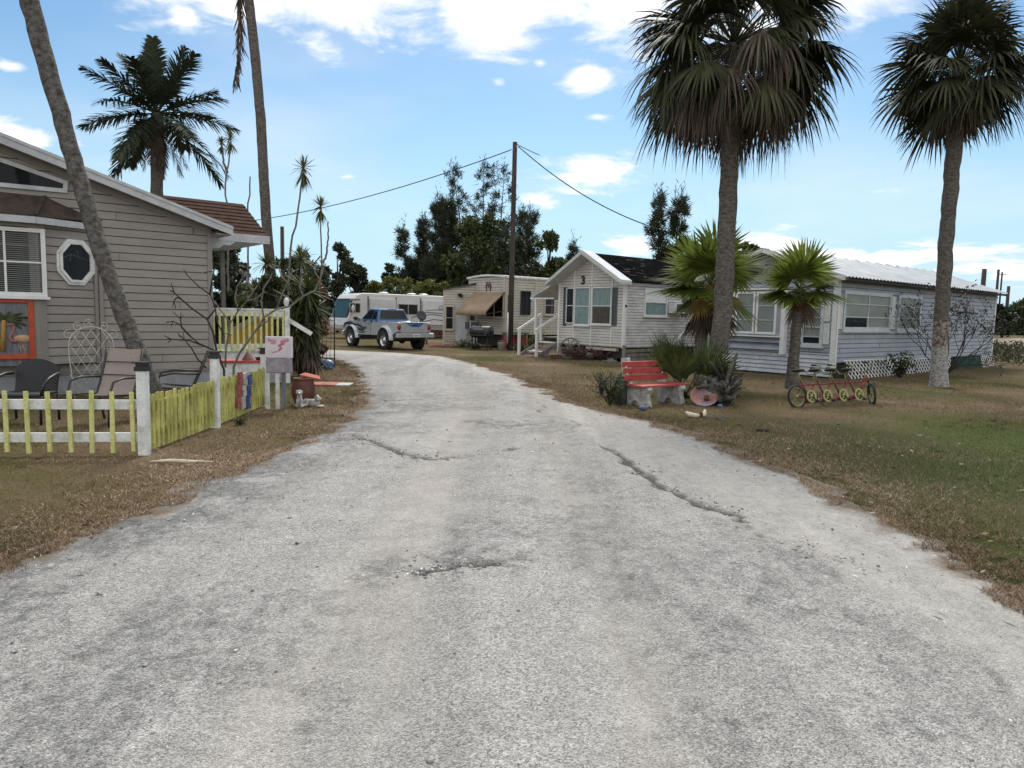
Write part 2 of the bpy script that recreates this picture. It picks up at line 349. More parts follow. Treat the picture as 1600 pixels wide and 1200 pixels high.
hm = N(nt, 'ShaderNodeMix', data_type='RGBA'); L(hz.outputs[0], hm.inputs[0]); L(hs.outputs[0], hm.inputs[6]); hm.inputs[7].default_value = (4.5, 6.4, 7.7, 1)
mx = N(nt, 'ShaderNodeMix', data_type='RGBA'); L(cf, mx.inputs[0]); L(hm.outputs[2], mx.inputs[6]); L(cc.outputs[0], mx.inputs[7])
L(mx.outputs[2], bg.inputs['Color']); bg.inputs['Strength'].default_value = .10
sl = bpy.data.lights.new('sun', 'SUN'); sl.energy = 2.5; sl.angle = R(15); sl.color = (1, .95, .87)
so = bpy.data.objects.new('sun', sl); COL.objects.link(so); so.rotation_euler = (math.pi/2 - SUN_EL, 0, math.pi - SUN_AZ)
S.view_settings.view_transform = 'Standard'; S.view_settings.look = 'None'; S.view_settings.exposure = .42; S.view_settings.gamma = 1
S.cycles.max_bounces = 6; S.cycles.transparent_max_bounces = 12; S.cycles.diffuse_bounces = 3; S.cycles.glossy_bounces = 3

# ------------------------------------------------------------------ value noise for the ground
def vnoise(x, y, seed):
    xi, yi = np.floor(x).astype(np.int64), np.floor(y).astype(np.int64); fx, fy = x - xi, y - yi
    def h(a, b):
        n = (a*374761393 + b*668265263 + seed*1442695041) & 0x7fffffff
        n = ((n ^ (n >> 13))*1274126177) & 0x7fffffff
        return ((n ^ (n >> 16)) & 0xffff)/65535.0
    fx = fx*fx*(3-2*fx); fy = fy*fy*(3-2*fy)
    return (h(xi,yi)*(1-fx)+h(xi+1,yi)*fx)*(1-fy)+(h(xi,yi+1)*(1-fx)+h(xi+1,yi+1)*fx)*fy
def fbm(x, y, sc, o=4, seed=1):
    t = 0; a = .5; n = 0
    for i in range(o): t = t + a*vnoise(x*sc*2**i+17*i, y*sc*2**i-9*i, seed+i); n += a; a *= .55
    return t/n
def sm(a, b, x): t = np.clip((x-a)/(b-a), 0, 1); return t*t*(3-2*t)
LE = np.array([(-8,-3.6),(0,-3.3),(4.26,-3.15),(5.49,-3.02),(7.86,-2.71),(9.7,-2.55),(11.67,-2.62),(13.5,-2.95),(15.87,-3.45),(18,-4.0),(20.5,-4.75),(24.4,-6.2),(26,-8.5),(27.2,-13),(28.2,-22),(40,-40)])
RE = np.array([(-8,3.3),(0,3.2),(4.11,3.12),(6.91,3.12),(9.85,2.62),(13.2,1.25),(16,.62),(19.4,.02),(22,-.85),(24.5,-1.75),(26.8,-2.75),(28.4,-4.4),(29.6,-7.5),(30.6,-12),(31.5,-22),(40,-40)])
AE = np.array([(-8,2.3),(2,2.3),(4.6,2.15),(5.7,1.78),(6.4,1.42),(8.6,1.22),(10.5,.95),(12.5,.5),(15,.1),(18,-.5),(22,-1.6),(26,-3.5),(40,-60)])
def xl(y): return np.interp(y, LE[:,0], LE[:,1])
def xr(y): return np.interp(y, RE[:,0], RE[:,1])
def xa(y): return np.interp(y, AE[:,0], AE[:,1])
def on_road(x, y, pad=0.0): return (x > xl(y)-pad) & (x < xr(y)+pad) & (y < 31.4)

# ------------------------------------------------------------------ ground sheet
def ground_mat():
    m, nt, b = node_mat('dry_lawn'); L = nt.links.new
    ge = N(nt, 'ShaderNodeNewGeometry'); p = ge.outputs['Position']
    def nz(sc, det, r=.6, st=None):
        n = N(nt, 'ShaderNodeTexNoise'); n.inputs['Scale'].default_value = sc; n.inputs['Detail'].default_value = det; n.inputs['Roughness'].default_value = r
        L(p, n.inputs['Vector']); return n.outputs['Fac']
    def ramp(f, *st):
        r = N(nt, 'ShaderNodeValToRGB'); e = r.color_ramp.elements
        while len(e) < len(st): e.new(.5)
        for q, (po, c) in zip(e, st): q.position = po; q.color = (*c, 1)
        L(f, r.inputs['Fac']); return r.outputs['Color']
    big = ramp(nz(.33, 5, .65), (.36, (.060,.068,.022)), (.46, (.10,.083,.038)), (.58, (.13,.093,.057)), (.72, (.21,.165,.11)))
    gd = N(nt, 'ShaderNodeVectorMath', operation='MULTIPLY_ADD'); L(p, gd.inputs[0]); gd.inputs[1].default_value = (.26,.30,0); gd.inputs[2].default_value = (-1.85,-2.35,0)
    gl = N(nt, 'ShaderNodeVectorMath', operation='LENGTH'); L(gd.outputs[0], gl.inputs[0]); gn = N(nt, 'ShaderNodeMath', operation='MULTIPLY_ADD', i_1=2.2); L(nz(.9, 5, .7), gn.inputs[0]); L(gl.outputs['Value'], gn.inputs[2])
    gm = N(nt, 'ShaderNodeMapRange', interpolation_type='SMOOTHSTEP', i_1=2.9, i_2=1.3, i_4=.8); L(gn.outputs[0], gm.inputs[0]); gx_ = N(nt, 'ShaderNodeMix', data_type='RGBA'); L(gm.outputs[0], gx_.inputs[0]); L(big, gx_.inputs[6]); gx_.inputs[7].default_value = (.055,.078,.022,1); big = gx_.outputs[2]
    fine = nz(22, 6, .75); mr = N(nt, 'ShaderNodeMapRange', i_1=.3, i_2=.7, i_3=.45, i_4=1.5); L(fine, mr.inputs[0])
    v = N(nt, 'ShaderNodeVectorMath', operation='SCALE'); L(big, v.inputs[0]); L(mr.outputs[0], v.inputs['Scale'])
    L(v.outputs[0], b.inputs['Base Color']); b.inputs['Roughness'].default_value = 1; b.inputs['Specular IOR Level'].default_value = .1
    bu = N(nt, 'ShaderNodeBump', i_Distance=.03); L(fine, bu.inputs['Height']); L(bu.outputs['Normal'], b.inputs['Normal'])
    return m
M['lawn'] = ground_mat()
def axis(lo, hi, near, far):
    a = [0.0]
    while a[-1] < hi: a.append(a[-1] + (near if a[-1] < 40 else far))
    b = [0.0]
    while b[-1] > lo: b.append(b[-1] - (near if b[-1] > -25 else far))
    return np.array(sorted(set(a + b)))
gx, gy = axis(-900, 900, .8, 60), axis(-60, 1200, .8, 60)
X, Y = np.meshgrid(gx, gy)
Z = (fbm(X, Y, .35, 3, 3)-.5)*.05
Z = np.where(on_road(X, Y, .5), np.minimum(Z, 0)-.03, Z)*np.where((np.abs(X) < 45) & (Y < 45), 1, 0)
gv = np.stack([X, Y, Z], -1).reshape(-1, 3)
nX = len(gx); ii = (np.arange(len(gy)-1)[:, None]*nX + np.arange(nX-1)[None]).ravel()
tag(npmesh('ground', gv, np.stack([ii, ii+1, ii+nX+1, ii+nX], -1), M['lawn'], smooth=True), kind='structure')

# ------------------------------------------------------------------ road sheet
ys = [-6.0]
while ys[-1] < 31.4: ys.append(ys[-1] + (.022 if 1.5 < ys[-1] < 4 else max(.03, .006*abs(ys[-1]))) if ys[-1] > 1.4 else ys[-1] + .25)
ys = np.array(ys); tn = 300
T = np.linspace(0, 1, tn)
Yr = np.repeat(ys[:, None], tn, 1)
l = xl(ys) + (fbm(ys, ys*0, 1.6, 4, 21)-.5)*.5; r_ = xr(ys) + (fbm(ys, ys*0+5, 1.6, 4, 22)-.5)*.55
Xr = l[:, None] + (r_-l)[:, None]*T[None]
nd = fbm(Xr, Yr*.45, 1.3, 6, 33); na = fbm(Xr, Yr, .7, 5, 31); nb = fbm(Xr, Yr, 2.6, 4, 41); nc = fbm(Xr, Yr, 9, 3, 51)
edge = xa(Yr) + (fbm(Xr*.3, Yr, 1.1, 5, 61)-.5)*.7
dsand = Xr - edge
sand = sm(-.22, .42, dsand+(nc-.5)*.35+(nb-.5)*.5)*.55 + sm(-.02, .05, dsand+(nc-.5)*.14)*.45
def crack(pts, wid):                          # broken asphalt lips, as lines of points on the ground
    d = np.full(Xr.shape, 9.0)
    for a, b in zip(pts[:-1], pts[1:]):
        a, b = np.array(a[:2]), np.array(b[:2]); ab = b-a; jx = Xr+(nb-.5)*.22; jy = Yr+(nc-.5)*.22
        t = np.clip(((jx-a[0])*ab[0]+(jy-a[1])*ab[1])/(ab@ab), 0, 1)
        d = np.minimum(d, np.hypot(jx-a[0]-t*ab[0], jy-a[1]-t*ab[1]))
    return 1-sm(wid*.12, wid*.62, d)
ln = lambda *p: [tuple(G(*q)) for q in p]
ck = crack(ln((548,682),(590,695),(625,712),(665,720),(720,716),(800,704)), .13)
ck = np.maximum(ck, .9*crack(ln((598,628),(660,626),(718,624)), .12))
ck = np.maximum(ck, .75*crack(ln((610,905),(690,892),(780,886)), .12))
ck = np.maximum(ck, 1.1*crack(ln((940,700),(1000,735),(1040,765),(1100,790),(1150,806)), .12))
ck = np.maximum(ck, 1.1*crack(ln((1150,812),(1210,850),(1260,868)), .10))
ck = np.maximum(ck, 1.2*crack(ln((1275,879),(1345,887)), .11))
ck = np.maximum(ck, .5*crack(ln((700,655),(790,668),(840,665)), .14))
ck = np.clip(ck*sm(.36,.62,fbm(Xr,Yr,2.2,3,79)*.65+fbm(Xr,Yr,9,3,77)*.35)*1.3, 0, 1)
lip = np.clip(1-np.abs(dsand+.02)/.06,0,1)*sm(.42,.6,fbm(Xr*.4,Yr,1.6,4,78))*np.where(Yr < 13, .85, .3); ck = np.maximum(ck, lip)
hole = sm(.1, .9, crack(ln((640,690),(720,695)), 1.1)) * .8 + sm(.1,.9,crack(ln((640,655),(760,650)), 1.3))*.6 + sm(.1,.9,crack(ln((590,800),(700,795)), .8))*.5
dark = np.clip(sm(.50, .60, nd*.75+nc*.25)*.62 + sm(.30, .02, np.abs((Xr-l[:,None])-.05))*0, 0, 1)
dark = np.maximum(dark, (1-sm(.2, 1.25, Xr - xl(Yr) + (na-.5)*1.2))*sm(.2,.6,nb)*np.where(Yr < 12.5, 1.15, .35))   # bare tar along the left edge
dark = np.maximum(dark, sm(.45,.65,nb)*(1-sm(.0,.8,np.abs(dsand+.7)))*.55)
patchy = crack(ln((860,790),(930,860),(1000,930)), .9)*sm(.35,.6,nb); dark = np.maximum(dark, patchy*.65)
dark = np.maximum(dark, np.clip(ck*3,0,1)*.0+sm(.3,.9,crack(ln((600,900),(690,885),(790,880)), .7))*sm(.42,.56,nc*.6+nb*.4)*.9)
dark = np.maximum(dark, sm(.2,.9,crack(ln((1180,935),(1260,955),(1330,985)), .5))*sm(.46,.6,nc*.6+nb*.4)*.8)
dark = np.clip(dark*(1-sand)*(1-np.clip(hole,0,1)*.8), 0, 1)*.7
sand = np.clip(np.maximum(sand, np.clip(hole, 0, 1)*.85*sm(.3,.55,nb+.1)), 0, 1)
trk = np.exp(-((Xr+1.0-.03*Yr)/.24)**2) + np.exp(-((Xr-.55-.0*Yr)/.22)**2) + .8*np.exp(-((Xr+.35+.05*Yr)/.16)**2)                          # pale wheel tracks
Zr = .022 + (fbm(Xr, Yr, .5, 3, 71)-.5)*.03 + (nb-.5)*.012 + (nc-.5)*.009 - .026*sm(-.02,.03,dsand) - ck*.03 - np.clip(hole,0,1)*.012
ed = np.minimum(Xr-l[:,None], r_[:,None]-Xr)
Zr = np.where(Yr > 14, np.maximum(Zr, .006), Zr)
Zr = Zr*sm(0,.35,ed) + .004
dirtmix = (1-sm(.0,.55,ed+(nb-.5)*.5))
colr = np.stack([sand, dark, ck, np.clip(trk*.5*sm(.3,.6,nd+.1)*(1-dark),0,1)], -1).reshape(-1, 4)
wob = .25*np.sin(Yr*.35)
streak = fbm((Xr+.035*Yr+wob)*3.2, Yr*.16, 1.0, 5, 87)
colb = np.stack([dirtmix, nb, streak, np.ones_like(na)], -1).reshape(-1, 4)
ii = (np.arange(len(ys)-1)[:, None]*tn + np.arange(tn-1)[None]).ravel()
def road_mat():
    m, nt, b = node_mat('worn_chip_seal'); L = nt.links.new
    ge = N(nt, 'ShaderNodeNewGeometry'); p = ge.outputs['Position']
    at = N(nt, 'ShaderNodeAttribute', attribute_name='Col'); se = N(nt, 'ShaderNodeSeparateColor'); L(at.outputs['Color'], se.inputs[0])
    ab = N(nt, 'ShaderNodeAttribute', attribute_name='Col2'); sb = N(nt, 'ShaderNodeSeparateColor'); L(ab.outputs['Color'], sb.inputs[0])
    def mixc(f, a, c):
        n = N(nt, 'ShaderNodeMix', data_type='RGBA')
        for i, x in ((0, f), (6, a), (7, c)):
            if isinstance(x, tuple): n.inputs[i].default_value = (*x, 1)
            elif isinstance(x, float): n.inputs[i].default_value = x
            else: L(x, n.inputs[i])
        return n.outputs[2]
    def mth(op, a, c): 
        n = N(nt, 'ShaderNodeMath', operation=op)
        for i, x in enumerate((a, c)):
            if isinstance(x, float): n.inputs[i].default_value = x
            else: L(x, n.inputs[i])
        return n.outputs[0]
    vo = N(nt, 'ShaderNodeTexVoronoi', i_Scale=135.0); L(p, vo.inputs['Vector'])            # stone chips about a centimetre across
    vs = N(nt, 'ShaderNodeSeparateColor'); L(vo.outputs['Color'], vs.inputs[0])
    v2 = N(nt, 'ShaderNodeTexVoronoi', i_Scale=38.0); L(p, v2.inputs['Vector']); v2s = N(nt, 'ShaderNodeSeparateColor'); L(v2.outputs['Color'], v2s.inputs[0])
    n1 = N(nt, 'ShaderNodeTexNoise'); n1.inputs['Scale'].default_value = 3.2; n1.inputs['Detail'].default_value = 8; n1.inputs['Roughness'].default_value = .7; L(p, n1.inputs['Vector'])
    n2 = N(nt, 'ShaderNodeTexNoise'); n2.inputs['Scale'].default_value = 60; n2.inputs['Detail'].default_value = 4; n2.inputs['Roughness'].default_value = .8; L(p, n2.inputs['Vector'])
    fl_ = N(nt, 'ShaderNodeTexNoise'); fl_.inputs['Scale'].default_value = 13; fl_.inputs['Detail'].default_value = 7; fl_.inputs['Roughness'].default_value = .72; fm_ = N(nt, 'ShaderNodeMapping'); fm_.inputs['Scale'].default_value = (1.0,.7,1); L(p, fm_.inputs['Vector']); L(fm_.outputs[0], fl_.inputs['Vector'])
    chip = N(nt, 'ShaderNodeValToRGB'); e = chip.color_ramp.elements
    for _ in range(3): e.new(.5)
    for q, (po, c) in zip(e, ((0, (.08,.079,.077)), (.28, (.205,.201,.194)), (.48, (.365,.357,.343)), (.68, (.49,.478,.458)), (.90, (.80,.785,.755)))): q.position = po; q.color = (*c, 1)
    chv = mth('ADD', mth('ADD', mth('MULTIPLY', vs.outputs[0], .44), mth('MULTIPLY', v2s.outputs[0], .10)), mth('MULTIPLY', n2.outputs['Fac'], .46)); L(chv, chip.inputs['Fac'])
    tar = N(nt, 'ShaderNodeValToRGB'); e = tar.color_ramp.elements; e.new(.7)
    for q, (po, c) in zip(e, ((.25, (.075,.076,.078)), (.58, (.155,.155,.157)), (.88, (.42,.415,.41)))): q.position = po; q.color = (*c, 1)
    L(chv, tar.inputs['Fac'])
    snd = N(nt, 'ShaderNodeValToRGB'); e = snd.color_ramp.elements; e.new(.6)
    for q, (po, c) in zip(e, ((.15, (.21,.197,.175)), (.45, (.41,.392,.365)), (.8, (.58,.56,.53)))): q.position = po; q.color = (*c, 1)
    sv = mth('ADD', mth('MULTIPLY', vs.outputs[0], .3), mth('MULTIPLY', fl_.outputs['Fac'], .7)); L(sv, snd.inputs['Fac'])
    dk = mth('ADD', mth('MULTIPLY', se.outputs[1], .42), fl_.outputs['Fac']); dkc = N(nt, 'ShaderNodeMapRange', interpolation_type='SMOOTHSTEP', i_1=.52, i_2=.92, i_4=.85); L(dk, dkc.inputs[0])
    c = mixc(dkc.outputs[0], chip.outputs['Color'], tar.outputs['Color'])
    tr = mth('MULTIPLY', at.outputs['Alpha'], .8); c = mixc(tr, c, (.46,.42,.375))
    c = mixc(se.outputs[0], c, snd.outputs['Color'])
    c = mixc(mth('MULTIPLY', se.outputs[2], .85), c, (.060,.058,.056))
    blot = N(nt, 'ShaderNodeMapRange', i_1=.34, i_2=.68, i_3=.86, i_4=1.10); L(n1.outputs['Fac'], blot.inputs[0])
    stk = N(nt, 'ShaderNodeMapRange', i_1=.3, i_2=.68, i_3=.84, i_4=1.03); L(sb.outputs[2], stk.inputs[0]); bl2 = mth('MULTIPLY', blot.outputs[0], stk.outputs[0])
    sc = N(nt, 'ShaderNodeVectorMath', operation='SCALE'); L(c, sc.inputs[0]); L(bl2, sc.inputs['Scale'])
    dm = mth('MULTIPLY', sb.outputs[0], n1.outputs['Fac']); dmr = N(nt, 'ShaderNodeMapRange', i_1=.25, i_2=.55); L(dm, dmr.inputs[0])
    c = mixc(dmr.outputs[0], sc.outputs[0], (.17,.13,.09))
    L(c, b.inputs['Base Color']); b.inputs['Roughness'].default_value = .95; b.inputs['Specular IOR Level'].default_value = .2
    bu = N(nt, 'ShaderNodeBump', i_Distance=.008); L(mth('SUBTRACT', chv, vo.outputs['Distance']), bu.inputs['Height']); L(bu.outputs['Normal'], b.inputs['Normal'])
    return m
M['road'] = road_mat()
ro = npmesh('road', np.stack([Xr, Yr, Zr], -1).reshape(-1, 3), np.stack([ii, ii+1, ii+tn+1, ii+tn], -1), M['road'], smooth=True, cols=colr)
a2 = ro.data.color_attributes.new('Col2', 'FLOAT_COLOR', 'POINT'); a2.data.foreach_set('color', colb.astype(np.float32).ravel())
tag(ro, kind='structure')

# ------------------------------------------------------------------ loose pebbles on the road
n = 520
py_ = 2.2 + 9*nrg.random(n)**1.6; px_ = xl(py_) + .1 + nrg.random(n)*(xr(py_)-xl(py_)-.2); pr = .004 + .013*nrg.random(n)**3
for ln2, k2 in ((ln((548,682),(590,695),(625,712),(665,720),(720,716),(800,704)),150),(ln((610,905),(690,892),(780,886)),170),(ln((1000,735),(1040,765),(1100,790),(1150,806),(1260,868),(1335,886)),230)):
    t = nrg.random(k2)*(len(ln2)-1); i0 = t.astype(int); q = np.array(ln2)[:, :2]; b_ = q[i0]+(q[i0+1]-q[i0])*(t-i0)[:, None]+nrg.normal(size=(k2,2))*.10
    px_ = np.r_[px_, b_[:,0]]; py_ = np.r_[py_, b_[:,1]]; pr = np.r_[pr, .005+.014*nrg.random(k2)**2.5]
n = len(px_)
base = np.array([(1,0,0),(-1,0,0),(0,1,0),(0,-1,0),(0,0,.7),(0,0,-.6)], float)
pv = np.stack([px_, py_, np.full(n, .028)], -1)[:, None] + (base[None] + nrg.normal(size=(n,6,3))*.22)*pr[:, None, None]
pf = np.array([(0,2,4),(2,1,4),(1,3,4),(3,0,4),(2,0,5),(1,2,5),(3,1,5),(0,3,5)])
M['pebble'] = mat('loose_stones', (.16,.155,.15), .9, col2=(.5,.49,.47), scale=8, island=.6)
tag(npmesh('gravel', pv.reshape(-1, 3), (np.arange(n)*6)[:, None, None].repeat(8, 1).reshape(-1, 1)+np.tile(pf, (n, 1)), M['pebble']), kind='stuff')

# ------------------------------------------------------------------ grass and dry thatch
def blades(name, x, y, h, wdt, lean, mt, z=None):
    n = len(x); a = nrg.random(n)*2*np.pi; s = np.stack([np.cos(a), np.sin(a), 0*a], -1)
    b = np.stack([x, y, np.full(n, -.01) if z is None else z], -1); t = np.stack([nrg.normal(size=n)*lean, nrg.normal(size=n)*lean, np.ones(n)], -1)
    t = nrm(t)*h[:, None]
    v = np.stack([b - s*wdt[:, None]/2, b + s*wdt[:, None]/2, b + t], 1).reshape(-1, 3)
    return tag(npmesh(name, v, np.arange(3*n).reshape(n, 3), mt), kind='stuff')
def grass_mat(name, dry):
    m, nt, b = node_mat(name); L = nt.links.new
    ge = N(nt, 'ShaderNodeNewGeometry'); nz = N(nt, 'ShaderNodeTexNoise'); nz.inputs['Scale'].default_value = .33; nz.inputs['Detail'].default_value = 5; nz.inputs['Roughness'].default_value = .65
    L(ge.outputs['Position'], nz.inputs['Vector'])
    ad = N(nt, 'ShaderNodeMath', operation='MULTIPLY_ADD', i_1=.30); L(ge.outputs['Random Per Island'], ad.inputs[0]); L(nz.outputs['Fac'], ad.inputs[2])
    r = N(nt, 'ShaderNodeValToRGB'); e = r.color_ramp.elements; e.new(.5); e.new(.6)
    st = ((.44, (.062,.085,.020)), (.555, (.145,.132,.046)), (.68, (.225,.16,.088)), (.86, (.44,.345,.225))) if not dry else ((.42, (.12,.08,.052)), (.55, (.21,.145,.095)), (.70, (.31,.225,.15)), (.90, (.52,.42,.30)))
    for q, (po, c) in zip(e, st): q.position = po; q.color = (*c, 1)
    L(ad.outputs[0], r.inputs['Fac']); col = r.outputs['Color']
    if not dry:
        gd = N(nt, 'ShaderNodeVectorMath', operation='MULTIPLY_ADD'); L(ge.outputs['Position'], gd.inputs[0]); gd.inputs[1].default_value = (.26,.30,0); gd.inputs[2].default_value = (-1.85,-2.35,0)
        gl = N(nt, 'ShaderNodeVectorMath', operation='LENGTH'); L(gd.outputs[0], gl.inputs[0]); n9 = N(nt, 'ShaderNodeTexNoise'); n9.inputs['Scale'].default_value = .9; n9.inputs['Detail'].default_value = 5; n9.inputs['Roughness'].default_value = .7; L(ge.outputs['Position'], n9.inputs['Vector'])
        gn = N(nt, 'ShaderNodeMath', operation='MULTIPLY_ADD', i_1=2.2); L(n9.outputs['Fac'], gn.inputs[0]); L(gl.outputs['Value'], gn.inputs[2]); rn = N(nt, 'ShaderNodeMath', operation='MULTIPLY_ADD', i_1=1.1); L(ge.outputs['Random Per Island'], rn.inputs[0]); L(gn.outputs[0], rn.inputs[2])
        gm = N(nt, 'ShaderNodeMapRange', interpolation_type='SMOOTHSTEP', i_1=3.1, i_2=1.5, i_4=.85); L(rn.outputs[0], gm.inputs[0]); gx_ = N(nt, 'ShaderNodeMix', data_type='RGBA'); L(gm.outputs[0], gx_.inputs[0]); L(col, gx_.inputs[6]); gx_.inputs[7].default_value = (.075,.118,.028,1); col = gx_.outputs[2]
    L(col, b.inputs['Base Color']); b.inputs['Roughness'].default_value = .85; b.inputs['Specular IOR Level'].default_value = .15
    return m
M['grass'] = grass_mat('lawn_blades', False); M['thatch'] = grass_mat('dry_thatch', True)
def scatter(n, x0, x1, y0, y1, pw=1.0):
    x = x0 + (x1-x0)*nrg.random(n); y = y0 + (y1-y0)*nrg.random(n)**pw
    k = ~on_road(x, y, -.05); return x[k], y[k]
x, y = scatter(330000, 1.0, 16, 3.3, 20, 1.5); k = x < y*.80+1; x, y = x[k], y[k]
x2, y2 = scatter(110000, -10, -2.2, 3.6, 17, 1.3); k = x2 > -y2*.80-1; x = np.r_[x, x2[k]]; y = np.r_[y, y2[k]]
x3, y3 = scatter(90000, -12, 20, 18, 38); x = np.r_[x, x3]; y = np.r_[y, y3]
dens = fbm(x, y, 1.1, 4, 91); k = nrg.random(len(x)) < .25 + 1.5*(dens-.2); x, y = x[k], y[k]
blades('grass', x, y, (.018+.042*nrg.random(len(x)))*(1+.012*y), .0035+.003*nrg.random(len(x))+.00026*y, .8, M['grass'])
kc = 900; cx_, cy_ = scatter(kc, -9, 13, 3.4, 17, 1.2); rep = 26; tx = np.repeat(cx_, rep)+nrg.normal(size=len(cx_)*rep)*.035; ty = np.repeat(cy_, rep)+nrg.normal(size=len(cx_)*rep)*.035
blades('grass_tufts', tx, ty, (.03+.06*nrg.random(len(tx)))*np.repeat(nrg.uniform(.5,1.3,len(cx_)), rep), .005+.00028*ty, .55, M['grass'])
# the straw-coloured fringe that creeps over both road edges
yy = 3.3 + 20*nrg.random(170000)**1.5; sd = nrg.random(len(yy)) < .5
off = np.abs(nrg.normal(size=len(yy)))*.50 - .22 + (fbm(yy, yy*0, 2.2, 4, 13)-.5)*.5
xx = np.where(sd, xl(yy)-off, xr(yy)+off); k = fbm(xx, yy, 2.5, 3, 23) > .40; xx, yy = xx[k], yy[k]
blades('thatch', xx, yy, .015+.035*nrg.random(len(xx)), .004+.004*nrg.random(len(xx))+.0002*yy, 1.6, M['thatch'], np.where(on_road(xx, yy), .012, -.005))
# dead leaves and bits of frond lying about
x, y = scatter(5200, -10, 14, 3.6, 20, 1.3); k = nrg.random(len(x)) < .15+1.1*(fbm(x, y, .8, 3, 55)-.3); x, y = x[k], y[k]
d = nrm(np.stack([nrg.normal(size=len(x)), nrg.normal(size=len(x)), nrg.normal(size=len(x))*.15], -1)); v, f = leaf_arrays(np.stack([x, y, .022+.02*nrg.random(len(x))], -1), d, .03+.11*nrg.random(len(x))**2.2, .022)
tag(npmesh('leaf_litter', v, f, mat('leaf_litter', (.07,.05,.035), .9, col2=(.30,.235,.165), scale=6, island=.6)), kind='stuff')
x = nrg.uniform(0, 1, 700); y = 3 + 16*nrg.random(700)**1.5; sd = nrg.random(700) < .45; x = np.where(sd, xl(y)+np.abs(nrg.normal(size=700))*.35, xr(y)-np.abs(nrg.normal(size=700))*.45)
d = nrm(np.stack([nrg.normal(size=700), nrg.normal(size=700), nrg.normal(size=700)*.1], -1)); v, f = leaf_arrays(np.stack([x, y, np.full(700, .026)], -1), d, .02+.08*nrg.random(700)**2, .010)
tag(npmesh('twig_litter', v, f, M['pebble']), kind='stuff')
# ------------------------------------------------------------------ building helpers
def Wm(o, u, out):                            # wall frame in root space: u along the wall, out of the wall, z up
    u, out = V(u).normalized(), V(out).normalized()
    return Matrix(((u.x, out.x, 0, o[0]), (u.y, out.y, 0, o[1]), (u.z, out.z, 1, o[2]), (0,0,0,1)))
def RM(root): return Matrix.Translation(root.location) @ Matrix.Rotation(root.rotation_euler.z, 4, 'Z')
def WP(root, W, px, py):                      # wall coordinates seen at a pixel
    inv = (RM(root) @ W).inverted(); o = inv @ V((0,0,HC)); d = inv.to_3x3() @ ray(px, py); t = -o.y/d.y
    q = o + d*t; return q.x, q.z
def wall_of(root, a, b):                      # wall frame through two world ground points, facing the camera
    inv = RM(root).inverted(); a, b = inv @ V(a), inv @ V(b); u = (b-a).normalized(); out = V((u.y, -u.x, 0))
    cpos = inv @ V((0,0,0))
    if (cpos-a).dot(out) < 0: out = -out
    return Wm(a, u, out), (b-a).length
def wmb(W): m = MB(); m.M = W; return m
def siding(m, u0, u1, z0, z1, h=.11, clip=None, lip=.014):
    z = z0
    while z < z1 - .01:
        zt = min(z+h, z1); a0, b0 = clip(z) if clip else (u0, u1); a1, b1 = clip(zt) if clip else (u0, u1)
        if b0 - a0 < .02: break
        if b1 < a1: a1 = b1 = (a1+b1)/2
        g = min(.016, h*.14)                  # open joint under each board, its shadow painted as a dark strip
        m.add([(a0,lip,z+g),(b0,lip,z+g),(b0,lip*.85,z+h*.35),(a0,lip*.85,z+h*.35),(b1,.004,zt),(a1,.004,zt),(a0,-.004,z+g),(b0,-.004,z+g)], [(0,1,2,3),(3,2,4,5),(6,7,1,0)])
        if b0-a0 > 2.5:                       # butt joints between boards
            for q in range(int((b0-a0)/4.4)):
                u = rng.uniform(a0+.3, b0-.3); m.mi = 1; m.box(u,lip*.5,z+g+.001,u+.004,lip*1.0+.002,zt-.01); m.mi = 0
        m.mi = 1; m.add([(a0,.002,z-.002),(b0,.002,z-.002),(b0,.002,z+g+.002),(a0,.002,z+g+.002)], [(0,1,2,3)]); m.mi = 0
        z = zt
    return m
def frame_boxes(m, u0, z0, u1, z1, fw, w0, w1):
    m.box(u0, w0, z0, u0+fw, w1, z1); m.box(u1-fw, w0, z0, u1, w1, z1)
    m.box(u0+fw, w0, z0, u1-fw, w1-.003, z0+fw); m.box(u0+fw, w0, z1-fw, u1-fw, w1-.003, z1)
